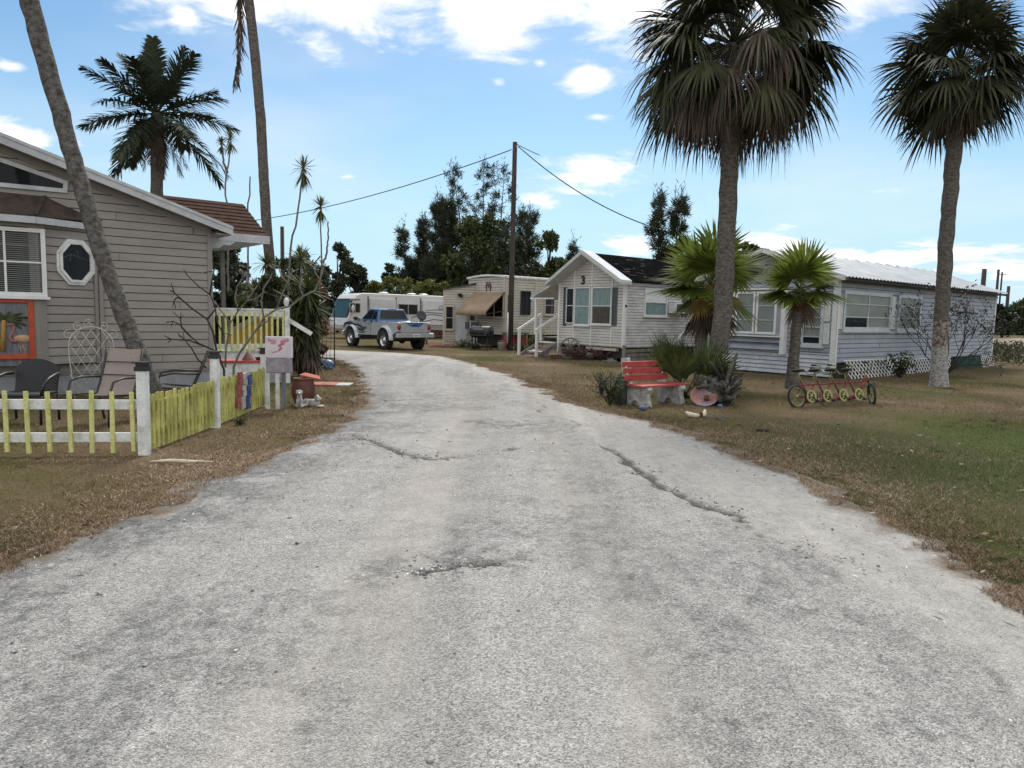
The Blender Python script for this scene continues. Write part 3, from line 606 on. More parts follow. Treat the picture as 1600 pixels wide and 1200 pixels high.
def window(root, W, u0, z0, u1, z1, fm='white', fw=.06, depth=.07, cols=1, rows=(), inside='blind', pane='glass', sill=True, name='window', mw=.05, slats=False, insides=None):
    m = wmb(W); frame_boxes(m, u0, z0, u1, z1, fw, .0, depth)
    for i in range(1, cols): uc = u0+(u1-u0)*i/cols; m.box(uc-mw/2, .012, z0+fw, uc+mw/2, depth-.006, z1-fw)
    for r in rows: zc = z0+(z1-z0)*r; m.box(u0+fw, .022, zc-.015, u1-fw, depth-.014, zc+.015)
    wn = m.build(name, M[fm], root, bevel=.004)
    cw = (u1-u0-2*fw)/cols
    for i in range(cols):
        a, b = u0+fw+cw*i, u0+fw+cw*(i+1); ins = insides[i] if insides else inside
        if slats:
            wmb(W).quad((a,.017,z0+fw),(b,.017,z0+fw),(b,.017,z1-fw),(a,.017,z1-fw)).build('reveal', M['room'], wn)
            k = wmb(W); z = z0+fw+.03
            while z < z1-fw-.02: k.bar((a+.01,.030,z),(b-.01,.030,z),.022,.003,(0,-.5,1)); z += .034
            k.build('blind', M['blind'], wn)
        elif ins == 'swag':                   # a gathered curtain
            k = wmb(W); nn = 28; vs = []; fs = []
            for j in range(nn+1):
                t = j/nn; u = a+(b-a)*t; wv = .022+.006*math.sin(t*nn*1.9)+.004*math.sin(t*7)
                vs += [(u,wv,z0+fw),(u,wv+.004*math.sin(t*23),z1-fw)]
            k.smooth = True; k.add(vs, [(2*j,2*j+2,2*j+3,2*j+1) for j in range(nn)]).build('curtain', M['curtain'], wn)
        elif ins.startswith('half:'):         # shade pulled most of the way down over a dark room
            zc = z0+fw+(z1-z0-2*fw)*float(ins[5:])
            wmb(W).quad((a,.016,z0+fw),(b,.016,z0+fw),(b,.016,zc),(a,.016,zc)).build('reveal', M['dark'], wn)
            wmb(W).box(a,.016,zc,b,.022,z1-fw).build('blind', M['cream_shade'], wn)
        else: wmb(W).quad((a,.018,z0+fw),(b,.018,z0+fw),(b,.018,z1-fw),(a,.018,z1-fw)).build({'blind':'blind','cream_shade':'blind'}.get(ins,'reveal'), M[ins], wn)
    wmb(W).quad((u0+fw,.036,z0+fw),(u1-fw,.036,z0+fw),(u1-fw,.036,z1-fw),(u0+fw,.036,z1-fw)).build('pane', M[pane], wn)
    if sill: wmb(W).box(u0-.04,.0,z0-.05,u1+.04,depth+.035,z0-.002).build('sill', M[fm], wn, bevel=.004)
    return wn
def winpx(root, W, x0, y0, x1, y1, **kw):
    xm, ym = (x0+x1)/2, (y0+y1)/2
    a, b = WP(root, W, x0, ym)[0], WP(root, W, x1, ym)[0]; t, s = WP(root, W, xm, y0)[1], WP(root, W, xm, y1)[1]
    return window(root, W, min(a,b), s, max(a,b), t, **kw)
def shutter(root, W, u0, z0, u1, z1, mt, slat=True):
    m = wmb(W); frame_boxes(m, u0, z0, u1, z1, .03, .012, .038); m.box(u0+.03,.012,z0+.03,u1-.03,.018,z1-.03)
    z = z0+.05
    while slat and z < z1-.04: m.bar((u0+.03,.024,z),(u1-.03,.024,z),.02,.006,(0,.6,1)); z += .04
    return m.build('shutter', M[mt], root)
def text(name, s, size, mt, parent, W, u, w, z, ext=.006, shear=0, off=0):
    cu = bpy.data.curves.new(name, 'FONT'); cu.body = s; cu.size = size; cu.extrude = ext; cu.align_x = 'CENTER'; cu.align_y = 'CENTER'; cu.shear = shear; cu.offset = off
    t = bpy.data.objects.new('t', cu); COL.objects.link(t); bpy.context.view_layer.update()
    me = bpy.data.meshes.new_from_object(t.evaluated_get(bpy.context.evaluated_depsgraph_get())); bpy.data.objects.remove(t)
    me.materials.clear(); me.materials.append(M[mt]); o = bpy.data.objects.new(name, me); COL.objects.link(o); o.parent = parent
    x = W.to_3x3() @ V((1,0,0)); n = W.to_3x3() @ V((0,1,0))
    if x.cross(V((0,0,1))).dot(n) < 0: x = -x
    p = W @ V((u, w, z)); y = V((0,0,1))
    o.matrix_local = Matrix(((x.x,y.x,n.x,p.x),(x.y,y.y,n.y,p.y),(x.z,y.z,n.z,p.z),(0,0,0,1)))
    return o

# ================================================================== tan house on the left
H = thing('mobile_home', 'tan vinyl sided home with octagonal window and angled bay at the left', 'house', P(333,576,14.5)*V((1,1,0)) if False else V((-6.13,14.5,0)), UZ)
Wf = Wm((0,0,0), (1,0,0), (0,-1,0))
ZB = .39; RISE = .317; EZ = 3.2; RU = -4.6
top = lambda u: EZ - RISE*u if u > RU else EZ - RISE*RU + RISE*(u-RU)
def gclip(z):
    if z <= EZ-.02: return (-9.2, 0)
    d = (z-EZ)/RISE; return (-9.2+d, -d)
m = wmb(Wf); siding(m, -9.2, 0, ZB, 4.7, .148, gclip); m.build('wall', [M['tan_siding'], M['joint']], H)
m = MB(); m.box(-9.2, .012, 0, -.0, 5, ZB+.005); m.box(-9.2,.02,ZB+.005,-.003,5,EZ-.01); m.build('foundation', M['block'], H)
wmb(Wf).box(-.075,.0,ZB,.02,.03,EZ-.02).box(-9.2,.0,ZB-.03,-.08,.022,ZB+.01).build('corner_trim', M['tan_trim'], H)
# roof: slab with a two-step white rake board and a tan frieze under it
m = MB()
for a, b in ((.32, RU), (RU, -9.5)):
    za, zb = top(min(a,0)) - (RISE*a if a > 0 else 0), top(b)
    if b == -9.5: za, zb = top(RU), EZ - .1
    m.add([(a,-.36,za+.10),(b,-.36,zb+.10),(b,5.2,zb+.10),(a,5.2,za+.10),(a,-.36,za+.14),(b,-.36,zb+.14),(b,5.2,zb+.14),(a,5.2,za+.14)], [(0,3,2,1),(4,5,6,7),(0,1,5,4),(2,3,7,6),(3,0,4,7),(1,2,6,5)])
rf = m.build('roof', M['dark_shingle'], H)
m = MB()
def rake(m, a, b, y0, y1, lo, hi):
    za, zb = EZ - RISE*a, EZ - RISE*b
    m.add([(a,y0,za+lo),(b,y0,zb+lo),(b,y1,zb+lo),(a,y1,za+lo),(a,y0,za+hi),(b,y0,zb+hi),(b,y1,zb+hi),(a,y1,za+hi)], [(0,3,2,1),(4,5,6,7),(0,1,5,4),(2,3,7,6),(3,0,4,7),(1,2,6,5)])
rake(m, .33, RU, -.38, -.35, -.02, .10); rake(m, .33, RU, -.40, -.35, .10, .155)
m.build('rake_board', M['trim'], rf)
m = MB(); rake(m, .30, RU, -.35, -.002, .0, .02); rake(m, .0, RU, -.04, .0, -.10, -.001); m.box(.02,-.34,EZ-.12,.30,5,EZ-.10); m.build('soffit', M['tan_trim'], rf)
# raked transom window near the peak
q = [WP(H, Wf, *p) for p in ((0,249),(106,284),(104,302),(0,293))]
q[0] = (q[0][0]-.5, q[0][1]+.5*RISE); q[3] = (q[3][0]-.5, q[3][1])
def poly_frame(m, q, fw, w0, w1):
    n = len(q); c = V((sum(p[0] for p in q)/n, 0, sum(p[1] for p in q)/n)); inn = []
    for i in range(n):
        p, a, b = V((q[i][0],0,q[i][1])), V((q[i-1][0],0,q[i-1][1])), V((q[(i+1)%n][0],0,q[(i+1)%n][1]))
        d1, d2 = (a-p).normalized(), (b-p).normalized(); bi = (d1+d2).normalized(); sn = max(.25, abs(d1.cross(bi).y)); inn.append(p+bi*fw/sn)
    o = [V((x,0,z)) for x, z in q]
    for i in range(n):
        j = (i+1)%n; a, b, cc, dd = o[i], o[j], inn[j], inn[i]
        m.add([(p.x, w, p.z) for w in (w0, w1) for p in (a,b,cc,dd)], [(0,3,2,1),(4,5,6,7),(0,1,5,4),(1,2,6,5),(2,3,7,6),(3,0,4,7)])
    return [(p.x, p.z) for p in inn]
m = wmb(Wf); inn = poly_frame(m, q, .07, .0, .06); wn = m.build('transom_window', M['trim'], H)
wmb(Wf).add([(x,.02,z) for x, z in inn], [tuple(range(len(inn)))]).build('reveal', M['room'], wn)
wmb(Wf).add([(x,.035,z) for x, z in inn], [tuple(range(len(inn)))]).build('pane', M['glass_dark'], wn)
# angled bay
ub = WP(H, Wf, 151, 470)[0]
A = V((ub,0,0)); B = A + V((-math.cos(R(20)), -math.sin(R(20)),0))*.98; C = B + V((-3.0,.25,0))
W2 = Wm(B, A-B, (math.sin(R(20)),-math.cos(R(20)),0)); L2 = (A-B).length
W3 = Wm(C, B-C, V(((B-C).y, -(B-C).x, 0))); L3 = (B-C).length
BZ0, BZ1 = .56, 3.0
m = wmb(W2); siding(m, 0, L2, BZ0, BZ1, .148); m.M = W3; siding(m, 0, L3, 2.62, BZ1, .148); m.M = None
m.add([tuple(p+V((0,0,z))) for z in (BZ0+.001, BZ1) for p in (A+V((0,.3,0)), A, B+V((0,.003,0)), C+V((0,.003,0)), C+V((0,.5,0)))], [(0,1,2,3,4),(5,6,7,8,9),(0,1,6,5),(1,2,7,6),(2,3,8,7)])
bay = m.build('bay_wall', [M['tan_siding'], M['joint']], H)
m = wmb(W2); m.box(-.02,.0,BZ0-.03,.10,.035,BZ1); m.M = W3; m.box(L3-.12,.0,BZ0-.03,L3+.02,.034,BZ1); m.box(0,.001,2.60,L3-.12,.02,2.64); m.M = W2; m.box(L2-.05,.0,BZ0,L2+.01,.045,BZ1+.3); m.build('corner_trim', M['tan_trim'], bay)
m = wmb(W3); m.box(0,.0,BZ0,L3-.12,.016,1.80)
for i in range(24): m.box(.1*i,.016,BZ0+.01,.1*i+.09,.021,1.79)
m.build('board_panel', M['grey_board'], bay)
m = MB(); m.box(B.x-.13,B.y-.02,0,B.x-.01,B.y+.06,BZ0-.03); m.build('bay_post', M['white_dirty'], H)
# bay roof
ov = .16; E1 = A + V((.12,-.02,0)); E2 = B + V((-.02,-.2,0)); E3 = C + V((0,-.22,0)); zt = 3.52
T1 = V((A.x-.75,.0,zt)); T2 = V((C.x,.0,zt+.02)); ez = BZ1+.10
m = MB(); m.add([(*E1.xy, ez+.05), (*E2.xy, ez), (*E3.xy, ez), tuple(T2), tuple(T1), (A.x+.12,.0,ez+.06)], [(0,1,4,5),(1,2,3,4)]); br = m.build('bay_roof', M['dark_shingle'], H)
m = MB()
for a, b in ((E1,E2),(E2,E3)): m.bar((*a.xy, ez-.06),(*b.xy, ez-.06),.03,.11)
m.add([(*E1.xy, ez-.10),(*E2.xy, ez-.10),(*E3.xy, ez-.10),(*C.xy, ez-.10),(*B.xy, ez-.10),(*A.xy, ez-.10)], [(0,1,4,5),(1,2,3,4)]); m.build('fascia', M['trim'], br)
m = MB(); m.bar((*E1.xy, ez+.075),(A.x-.1,-.0,ez+.2),.05,.03); m.bar((*E2.xy, ez+.03),tuple(T1),.06,.03); build_each(m, 'hip_cap', M['dark_shingle'], br)
o_ = winpx(H, W3, -60, 354, 72, 462, slats=True, cols=2, mw=.035, rows=(.5,), fw=.07, name='window')
tag(o_, 'white framed window with half open blinds')
# octagonal window
oc = WP(H, W2, 117, 410); ru = abs(WP(H, W2, 147, 410)[0]-WP(H, W2, 87, 410)[0])/2; rz_ = abs(WP(H, W2, 117, 374)[1]-WP(H, W2, 117, 446)[1])/2
q = [(oc[0]+ru*1.06*math.cos(R(22.5+45*i)), oc[1]+rz_*1.06*math.sin(R(22.5+45*i))) for i in range(8)]
m = wmb(W2); inn = poly_frame(m, q, .04, .0, .05); q2 = [((x-oc[0])*.99+oc[0], (z-oc[1])*.99+oc[1]) for x, z in inn]; inn = poly_frame(m, q2, .045, .0, .075); wn = m.build('octagonal_window', M['white_dirty'], H)
wmb(W2).add([(x,.020,z) for x, z in inn], [tuple(range(8))]).build('reveal', M['room'], wn)
m = wmb(W2); m.ell((oc[0]-.01,.026,oc[1]-.0), (.13,.006,.055), 12, 6).bar((oc[0],.026,oc[1]),(oc[0]-.02,.026,oc[1]-.25),.05,.006,(0,1,0)).build('lamp_silhouette', M['dark'], wn)
m = wmb(W2)
for a, b in (((-.24,.05),(-.08,.14)),((-.08,.14),(.22,.04)),((-.1,.02),(-.08,.14)),((.02,.22),(.05,.1))): m.bar((oc[0]+a[0],.032,oc[1]+a[1]),(oc[0]+b[0],.032,oc[1]+b[1]),.012,.006,(0,1,0))
m.build('leading', M['steel'], wn)
wmb(W2).add([(x,.036,z) for x, z in inn], [tuple(range(8))]).build('pane', M['glass_dark'], wn)
du = WP(H, Wf, 153, 500)[0]
m = wmb(Wf); m.box(du+.03,.012,.35,du+.095,.06,BZ1+.05); m.build('downpipe', M['tan_trim'], H, bevel=.006)
# porch on the end: shingled gable roof, posts, deck, railing
m = MB()
def slabq(m, a, b, c, d, t=.05):
    a, b, c, d = V(a), V(b), V(c), V(d); n = (b-a).cross(d-a).normalized()*t
    m.add([a,b,c,d,a-n,b-n,c-n,d-n], [(0,1,2,3),(7,6,5,4),(0,4,5,1),(1,5,6,2),(2,6,7,3),(3,7,4,0)])
PX1, PY0, PYR, PZ0, PZR = 1.32, .42, 2.0, 3.20, 4.05
for k in range(9):                            # shingle courses
    f0, f1 = k/9, (k+1)/9
    ya, yb = PY0+(PYR-PY0)*f0, PY0+(PYR-PY0)*f1; za, zb = PZ0+(PZR-PZ0)*f0, PZ0+(PZR-PZ0)*f1
    slabq(m, (-2.8,ya-.02,za+.008),(PX1,ya-.02,za+.008),(PX1,yb,zb-.004),(-2.8,yb,zb-.004), .03)
slabq(m, (PX1,PYR,PZR),(PX1,3.6,PZ0),(-2.8,3.6,PZ0),(-2.8,PYR,PZR))
pr_ = m.build('porch_roof', M['brown_shingle'], H)
m = MB(); m.box(.0,PY0-.05,PZ0-.17,PX1+.02,PY0-.02,PZ0-.0); m.add([(PX1,PY0,PZ0-.05),(PX1,PYR,PZR-.05),(PX1,3.6,PZ0-.05)],[(0,1,2)]); m.box(.02,PY0,PZ0-.15,PX1,3.5,PZ0-.12); m.build('fascia', M['trim'], pr_)
m = MB(); m.prism([(.03,PZ0-.17),(.62,PZ0-.17),(.50,PZ0-.26),(.38,PZ0-.25),(.28,PZ0-.33),(.16,PZ0-.33),(.10,PZ0-.42),(.03,PZ0-.5)], PY0-.04, PY0-.01); m.build('bracket', M['trim'], pr_)
m = MB(); m.bar((1.25,3.3,0),(1.22,3.3,PZ0-.1),.09,.09); m.build('porch_post', M['wood'], H)
DZ = .74
dk = MB()
for i in range(12): dk.box(.02,.25+i*.15,DZ-.04,1.66,.25+i*.15+.142,DZ)
dk.box(.02,.27,DZ-.2,1.65,.30,DZ-.045); dk.build('deck', M['white_dirty'], H)
m = MB(); m.box(.02,.32,.0,1.64,.35,DZ-.21); m.build('deck_skirt', M['block'], H)
rl = MB(); y0 = .22; rl.box(-.0,y0-.05,1.60,1.60,y0+.05,1.635); rl.box(.0,y0-.02,1.47,1.58,y0+.02,1.598); rl.box(.0,y0-.02,DZ+.03,1.58,y0+.02,DZ+.14); rl.bar((1.62,y0+.05,1.50),(1.64,1.4,1.42),.04,.09)
ra = rl.build('deck_railing', M['white_dirty'], H)
for i in range(13): MB().box(.06+i*.122,y0-.045,DZ-.02,.105+i*.122,y0-.021,1.55).build('baluster', M['yellow'], ra)
m = MB(); m.box(1.58,y0-.055,0,1.69,y0+.055,1.66); m.box(1.565,y0-.07,1.66,1.705,y0+.07,1.69); m.lathe([(.02,1.69),(.05,1.74),(.06,1.80),(.045,1.86),(.02,1.885),(.0,1.89)], 12, (1.635,y0,0)); m.build('newel_post', M['white_dirty'], H)
m = MB(); m.box(.0,y0+.02,0,.09,y0+.1,1.66); m.build('newel_post', M['white_dirty'], H)
m = MB(); m.bar((1.66,.15,1.40),(2.10,-.05,1.10),.03,.09); m.build('step_rail', M['white_dirty'], H)
m = MB(); m.prism([(.55,DZ+.1),(1.5,DZ+.1),(1.5,1.5),(1.25,1.5),(.55,1.12)], .75, .79); m.build('step_panel', M['ochre'], H)
m = MB(); m.bar((.45,.72,1.05),(1.3,.72,1.52),.03,.10); m.bar((1.35,.7,.8),(1.35,.7,1.5),.06,.06); m.build('stringer', M['tan_trim'], H)

# picture leaning on the panel (a painted garden plaque)
def wpt(px, py): u, z = WP(H, W3, px, py); return u, z
pu1, pz1 = wpt(52, 466); _, pz0 = wpt(30, 561); pu0 = pu1-1.15
pic = thing('garden_plaque', 'orange framed flamingo and palm plaque hung under the bay window', 'picture', RM(H) @ W3 @ V(((pu0+pu1)/2,.03,pz0)), UZ)
Wp = RM(pic).inverted() @ RM(H) @ W3
m = wmb(Wp); frame_boxes(m, pu0, pz0, pu1, pz1, .085, .022, .065); m.build('frame', M['orange'], pic, bevel=.006)
m = wmb(Wp); m.box(pu0+.08,.022,pz0+.08,pu1-.08,.032,pz1-.08); m.build('board', M['grey_board'], pic)
M['flesh'] = mat('peach_paint', (.42,.22,.13), .7, col2=(.50,.33,.18), scale=14); M['pinkneck'] = mat('dusty_pink_paint', (.34,.13,.11), .7, .2, 12)
M['pgreen'] = mat('painted_palm_green', (.045,.055,.02), .7, .35, 14); M['pyellow'] = mat('painted_trunk_yellow', (.36,.22,.05), .7, .25, 20)
def pp(px, py): return wpt(px, py)
m = wmb(Wp)
def wtube(m, pix, rad, n=8, w=.04):
    m.tube([(pp(*p)[0], w, pp(*p)[1]) for p in pix], rad, n)
wtube(m, [(4,548),(5,520),(6,500)], [.042,.036,.032]); wtube(m, [(-20,552),(-22,520),(-18,495)], [.04,.034,.03]); m.build('painted_trunk', M['pyellow'], pic)
m = wmb(Wp); m.ell((pp(36,529)[0],.042,pp(36,529)[1]), (.135,.02,.065), 14, 8); m.bar((*[pp(44,531)[0]],.044,pp(44,531)[1]),(pp(47,529)[0],.044,pp(47,529)[1]),.02,.06,(0,0,1)); m.build('flamingo_body', M['flesh'], pic)
m = wmb(Wp); wtube(m, [(26,534),(17,532),(15,526),(21,517),(23,510),(20,506),(16,507)], [.03,.026,.022,.018,.016,.02,.022]); wtube(m, [(16,507),(11,508),(11,511)], [.016,.012,.004]); m.build('flamingo_neck', M['pinkneck'], pic)
m = wmb(Wp); wtube(m, [(31,540),(33,546),(32,556)], .009, 6); wtube(m, [(35,540),(40,547),(38,556)], .009, 6); m.build('flamingo_leg', M['flesh'], pic)
m = wmb(Wp); c0 = pp(8,498)
for a, ln_ in ((5,.34),(25,.36),(48,.33),(75,.27),(-15,.30),(-35,.24),(110,.28),(140,.3),(165,.34),(185,.3)):
    pts = [(c0[0]+ln_*t*math.cos(R(a))*1.15, .040, c0[1]+ln_*t*math.sin(R(a))*.75-.28*ln_*t*t) for t in (0,.3,.6,.85,1)]
    m.tube([p for p in pts if p[0] < pu1-.09], [.014,.026,.024,.016,.004][:len([p for p in pts if p[0] < pu1-.09])], 6)
m.build('painted_fronds', M['pgreen'], pic)

# ================================================================== blue house on the right
H = thing('mobile_home', 'blue grey mobile home with corrugated metal roof and lattice skirt', 'house', V((9.14,20.24,0)), UZ)
SL, FW_, EZ, PZ = 12.66, 4.5, 2.93, 3.72
Ws = Wm((0,0,0), (1,0,0), (0,-1,0)); Wf = Wm((0,FW_,0), (0,-1,0), (-1,0,0))
m = wmb(Ws); siding(m, 0, SL, .45, EZ, .135); wall = m.build('wall', [M['blue_siding'], M['joint']], H)
def gcl(z):
    if z <= EZ: return (0, FW_)
    d = (z-EZ)/(PZ-EZ)*FW_/2; return (d, FW_-d)
m = wmb(Wf); siding(m, 0, FW_, .72, PZ, .135, gcl); m.M = None; m.box(.003,.003,.44,SL-.003,FW_-.003,EZ); m.build('front_wall', [M['blue_siding'], M['joint']], H)
m = wmb(Wf); siding(m, 0, FW_, .03, .71, .125, lip=.03); m.build('skirting', [M['skirt_white'], M['joint']], H)
m = wmb(Ws); m.box(-.04,.0,.30,.09,.045,EZ-.05); m.M = Wf; m.box(FW_-.10,.0,.30,FW_+.045,.044,EZ-.02); m.M = Ws; m.box(SL-.06,.0,.40,SL+.04,.03,EZ); build_each(m, 'corner_trim', M['white'], H)
# corrugated roof
def corr(m, x0, x1, y0, z0, y1, z1, pitch=.22, amp=.018):
    n = int((x1-x0)/pitch*8); vs = []
    for i in range(n+1):
        x = x0+(x1-x0)*i/n; h = amp*(math.sin(2*math.pi*x/pitch)); j = .012*math.sin(x*1.7)+.02*math.sin(x*.63)
        vs += [(x, y0+j, z0+h), (x, (y0+y1)/2, (z0+z1)/2+h), (x, y1, z1+h*1.3+.02*max(0,math.sin(2*math.pi*x/pitch*.5)))]
    o = m.smooth; m.smooth = True; m.add(vs, [(3*i+k,3*i+3+k,3*i+4+k,3*i+1+k) for i in range(n) for k in (0,1)]); m.smooth = o
m = MB(); corr(m, -.35, SL+.15, -.38, EZ-.05, FW_/2, PZ+.06); corr(m, -.35, SL+.15, FW_+.38, EZ-.05, FW_/2, PZ+.06); rf = m.build('roof', M['metal_roof'], H)
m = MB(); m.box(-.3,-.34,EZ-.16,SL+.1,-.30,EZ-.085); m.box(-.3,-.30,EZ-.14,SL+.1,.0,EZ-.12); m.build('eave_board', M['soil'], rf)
m = MB(); hw = FW_/2+.35
for s in (-1, 1): m.bar((-.32,FW_/2+s*hw,EZ-.10),(-.32,FW_/2,PZ+.01),.03,.13,(0,0,1))
m.build('barge_board', M['white'], rf)
for i in range(16):
    x = -.2+i*.82; z = PZ+.075
    MB().bar((x,FW_/2-.12,z-.03),(x+.10,FW_/2,z+.045),.10,.012).build('ridge_tab', M['metal_roof'], rf)
# side windows
winpx(H, Ws, 1316, 456, 1390, 517, cols=2, rows=(.345,.67), insides=['half:.30','cream_shade'], fw=.11, depth=.06, fm='skirt_white')
winpx(H, Ws, 1401, 461, 1437, 518, rows=(.35,.67), inside='cream_shade', fw=.11, depth=.06, fm='skirt_white')
for a, b in ((1309.5,1315),(1392,1397)):
    u0 = WP(H, Ws, a, 485)[0]; u1 = WP(H, Ws, b, 485)[0]; shutter(H, Ws, u0, WP(H, Ws, a, 514)[1], u1, WP(H, Ws, a, 463)[1], 'white')
# front: shallow bay with four lights, then a tall window with louvred shutters
ua, ub2 = WP(H, Wf, 1122, 500)[0], WP(H, Wf, 1226, 500)[0]
m = wmb(Wf); siding(m, ua, ub2, .72, 1.16, .22, lip=.16); m.box(ua,.0,1.16,ub2,.15,2.55); m.build('bay_wall', [M['blue_siding'], M['joint']], H)
m = wmb(Wf); m.box(ua-.05,.0,2.55,ub2+.06,.24,2.60); m.box(ub2-.02,.0,.62,ub2+.12,.19,2.55); m.build('bay_trim', M['white'], H)
Wb = Wf @ Matrix.Translation((0,.152,0)); nb_ = 3; bw = (ub2-.15-ua)/nb_
for i in range(nb_):
    window(H, Wb, ua+i*bw+.02, 1.2, ua+(i+1)*bw-.02, 2.5, fm='white', fw=.07, rows=(.33,.66), inside='blind', sill=False, depth=.05)
m = wmb(Wf); m.box(ua-.04,.0,1.12,ub2,.27,1.16); m.build('bay_sill', M['white'], H)
winpx(H, Wf, 1253, 466, 1288, 541, rows=(.2,.4,.6,.8), inside='half:.14', fw=.09, fm='skirt_white')
u0, u1 = WP(H, Wf, 1288.5, 500)[0], WP(H, Wf, 1297.5, 500)[0]
shutter(H, Wf, u0, WP(H, Wf, 1293, 502)[1], u1, WP(H, Wf, 1293, 470)[1], 'white'); shutter(H, Wf, u0, WP(H, Wf, 1293, 538)[1], u1, WP(H, Wf, 1293, 506)[1], 'white')
# wooden wheel ornament on the gable
wc = WP(H, Wf, 1199, 423)
o = thing('wheel_ornament', 'reddish spoked wheel ornament hung on the blue gable', 'ornament', RM(H) @ Wf @ V((wc[0],.03,wc[1])), UZ)
Wx = RM(o).inverted() @ RM(H) @ Wf @ Matrix.Translation((wc[0],.05,wc[1]))
m = wmb(Wx); m.tube([(.18*math.cos(2*math.pi*i/24),0,.18*math.sin(2*math.pi*i/24)) for i in range(25)], .022, 6); m.build('rim', M['redblack'], o)
m = wmb(Wx)
for i in range(4): a = R(45*i+10); m.bar((.17*math.cos(a),0,.17*math.sin(a)),(-.17*math.cos(a),0,-.17*math.sin(a)),.014,.014)
m.ell((0,0,0),(.035,.03,.035)); m.build('spoke', M['redblack'], o)
# lattice skirt panels along the long side
def lattice(name, lab, x0, x1, z1, mt, lean=.12, grp=None):
    o = thing(name, lab, 'lattice', RM(H) @ V(((x0+x1)/2,-.12,0)), UZ, grp); W = RM(o).inverted() @ RM(H) @ Matrix.Translation((0,-.10,0)) @ Ws
    m = wmb(W); st = .21; n = int((x1-x0+z1)/st)+1
    for s in (1, -1):
        for i in range(n):
            a = x0 - (z1 if s > 0 else 0) + i*st if s > 0 else x0 + i*st
            p = [(a+t*z1 if s > 0 else a-t*z1, t*z1) for t in (0,1)]
            pts = []
            for t in np.linspace(0, 1, 13):
                x = a+s*t*z1
                if x0 <= x <= x1: pts.append((x, t*z1))
            if len(pts) > 1:
                f = lambda x, z: (x, .02+(1-z/z1)*lean+(.006 if s > 0 else 0), z)
                m.bar(f(*pts[0]), f(*pts[-1]), .030, .006, (0,1,0.01))
    m.build('lattice_panel', mt, o)
    m = wmb(W); m.bar((x0,.03,z1),(x1,.03,z1),.02,.03); m.build('top_rail', mt, o)
    return o
lattice('lattice_panel_set', 'white diamond lattice leaning on the skirt beside the tandem bicycle', .35, 3.0, .52, M['white'], .2)
lattice('lattice_panel_set', 'white diamond lattice under the two side windows, a little taller', 3.05, 5.1, .56, M['white'], .1)
lattice('lattice_panel_set', 'white diamond lattice just left of the speckled palm trunk', 5.12, 8.2, .46, M['white'], .08)
lattice('lattice_panel_set', 'green lattice piece to the right of the speckled palm trunk', 8.6, 11.1, .47, M['lattice_green'], .14)
lattice('lattice_panel_set', 'short white lattice at the far corner past the green one', 11.15, 12.55, .44, M['white'], .05)
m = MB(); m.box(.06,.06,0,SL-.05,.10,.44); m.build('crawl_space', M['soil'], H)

# ================================================================== white home number 3
H = thing('mobile_home', 'dirty white mobile home numbered 3 with black patched roof', 'house', V((3.99,25.7,0)), UZ)
SL, FW_, EZ, PZ, ZB = 8.6, 3.45, 2.92, 3.95, .54
Ws = Wm((0,0,0), (1,0,0), (0,-1,0)); Wf = Wm((0,FW_,0), (0,-1,0), (-1,0,0))
m = wmb(Ws); siding(m, 0, SL, ZB, EZ, .105); m.build('wall', [M['white_siding'], M['joint']], H)
m = wmb(Wf); siding(m, 0, FW_, ZB, PZ, .105, gcl); m.M = None; m.box(.004,.004,ZB-.02,SL-.003,FW_-.003,EZ-.02); m.build('front_wall', [M['front_siding'], M['joint']], H)
m = wmb(Ws); m.box(-.05,.0,ZB-.04,.07,.04,EZ); m.M = Wf; m.box(FW_-.07,.0,ZB-.04,FW_+.05,.039,EZ); m.box(-.04,.0,ZB-.3,.05,.04,EZ)
for px in (897.5, 924.5, 956.5):
    u = WP(H, Wf, px, 480)[0]; m.box(u-.025,.0,ZB,u+.025,.03,min(PZ-.15, EZ+.1+(.75 if px < 940 else 0)))
m.M = Ws; m.box(.0,.0,EZ-.12,SL,.05,EZ+.02); m.build('corner_trim', M['white'], H)
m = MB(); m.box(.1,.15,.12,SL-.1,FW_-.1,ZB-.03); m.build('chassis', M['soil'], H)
m = MB(); m.box(-.05,.3,.38,.1,FW_-1.6,ZB-.06); m.build('hitch_board', M['cream_trim'], H)
for x, y in ((.15,.6),(.2,2.6),(3,.3)): MB().box(x,y,0,x+.2,y+.35,.38).build('pier', M['slab'], H)
# roof
m = MB(); oh = .55
for s in (0, 1):
    ya = -.22 if s == 0 else FW_+.22; za = EZ-.02; n = 6
    slabq(m, (-oh+.05,ya,za),(SL+.2,ya,za),(SL+.2,FW_/2,PZ+.05),(-oh+.05,FW_/2,PZ+.05), .04 if s == 0 else -.04)
rf = m.build('roof', M['black_roof'], H)
m = MB(); prr = random.Random(4)
for i in range(46):                           # torn strips where the roofing has worn through
    x = .2+prr.random()*5.5; t = .08+prr.random()*.85; y = -.22+(FW_/2+.22)*t; z = EZ-.02+(PZ+.07-EZ)*t+.006; L_ = .12+prr.random()*.35; s = (PZ+.07-EZ)/(FW_/2+.22)
    k = 4; dx = L_; dy = prr.uniform(-.06,.10)
    m.add([(x,y,z+.004),(x+dx,y+dy,z+dy*s+.004),(x+dx*.9,y+dy+.025,z+(dy+.025)*s+.004),(x-.02,y+.02,z+.02*s+.004)], [(0,1,2,3)])
build_each(m, 'roof_patch', M['patch_grey'], rf, 4)
m = MB(); hw = FW_/2+.28                      # deep white gable overhang: sloping soffit boards and barge
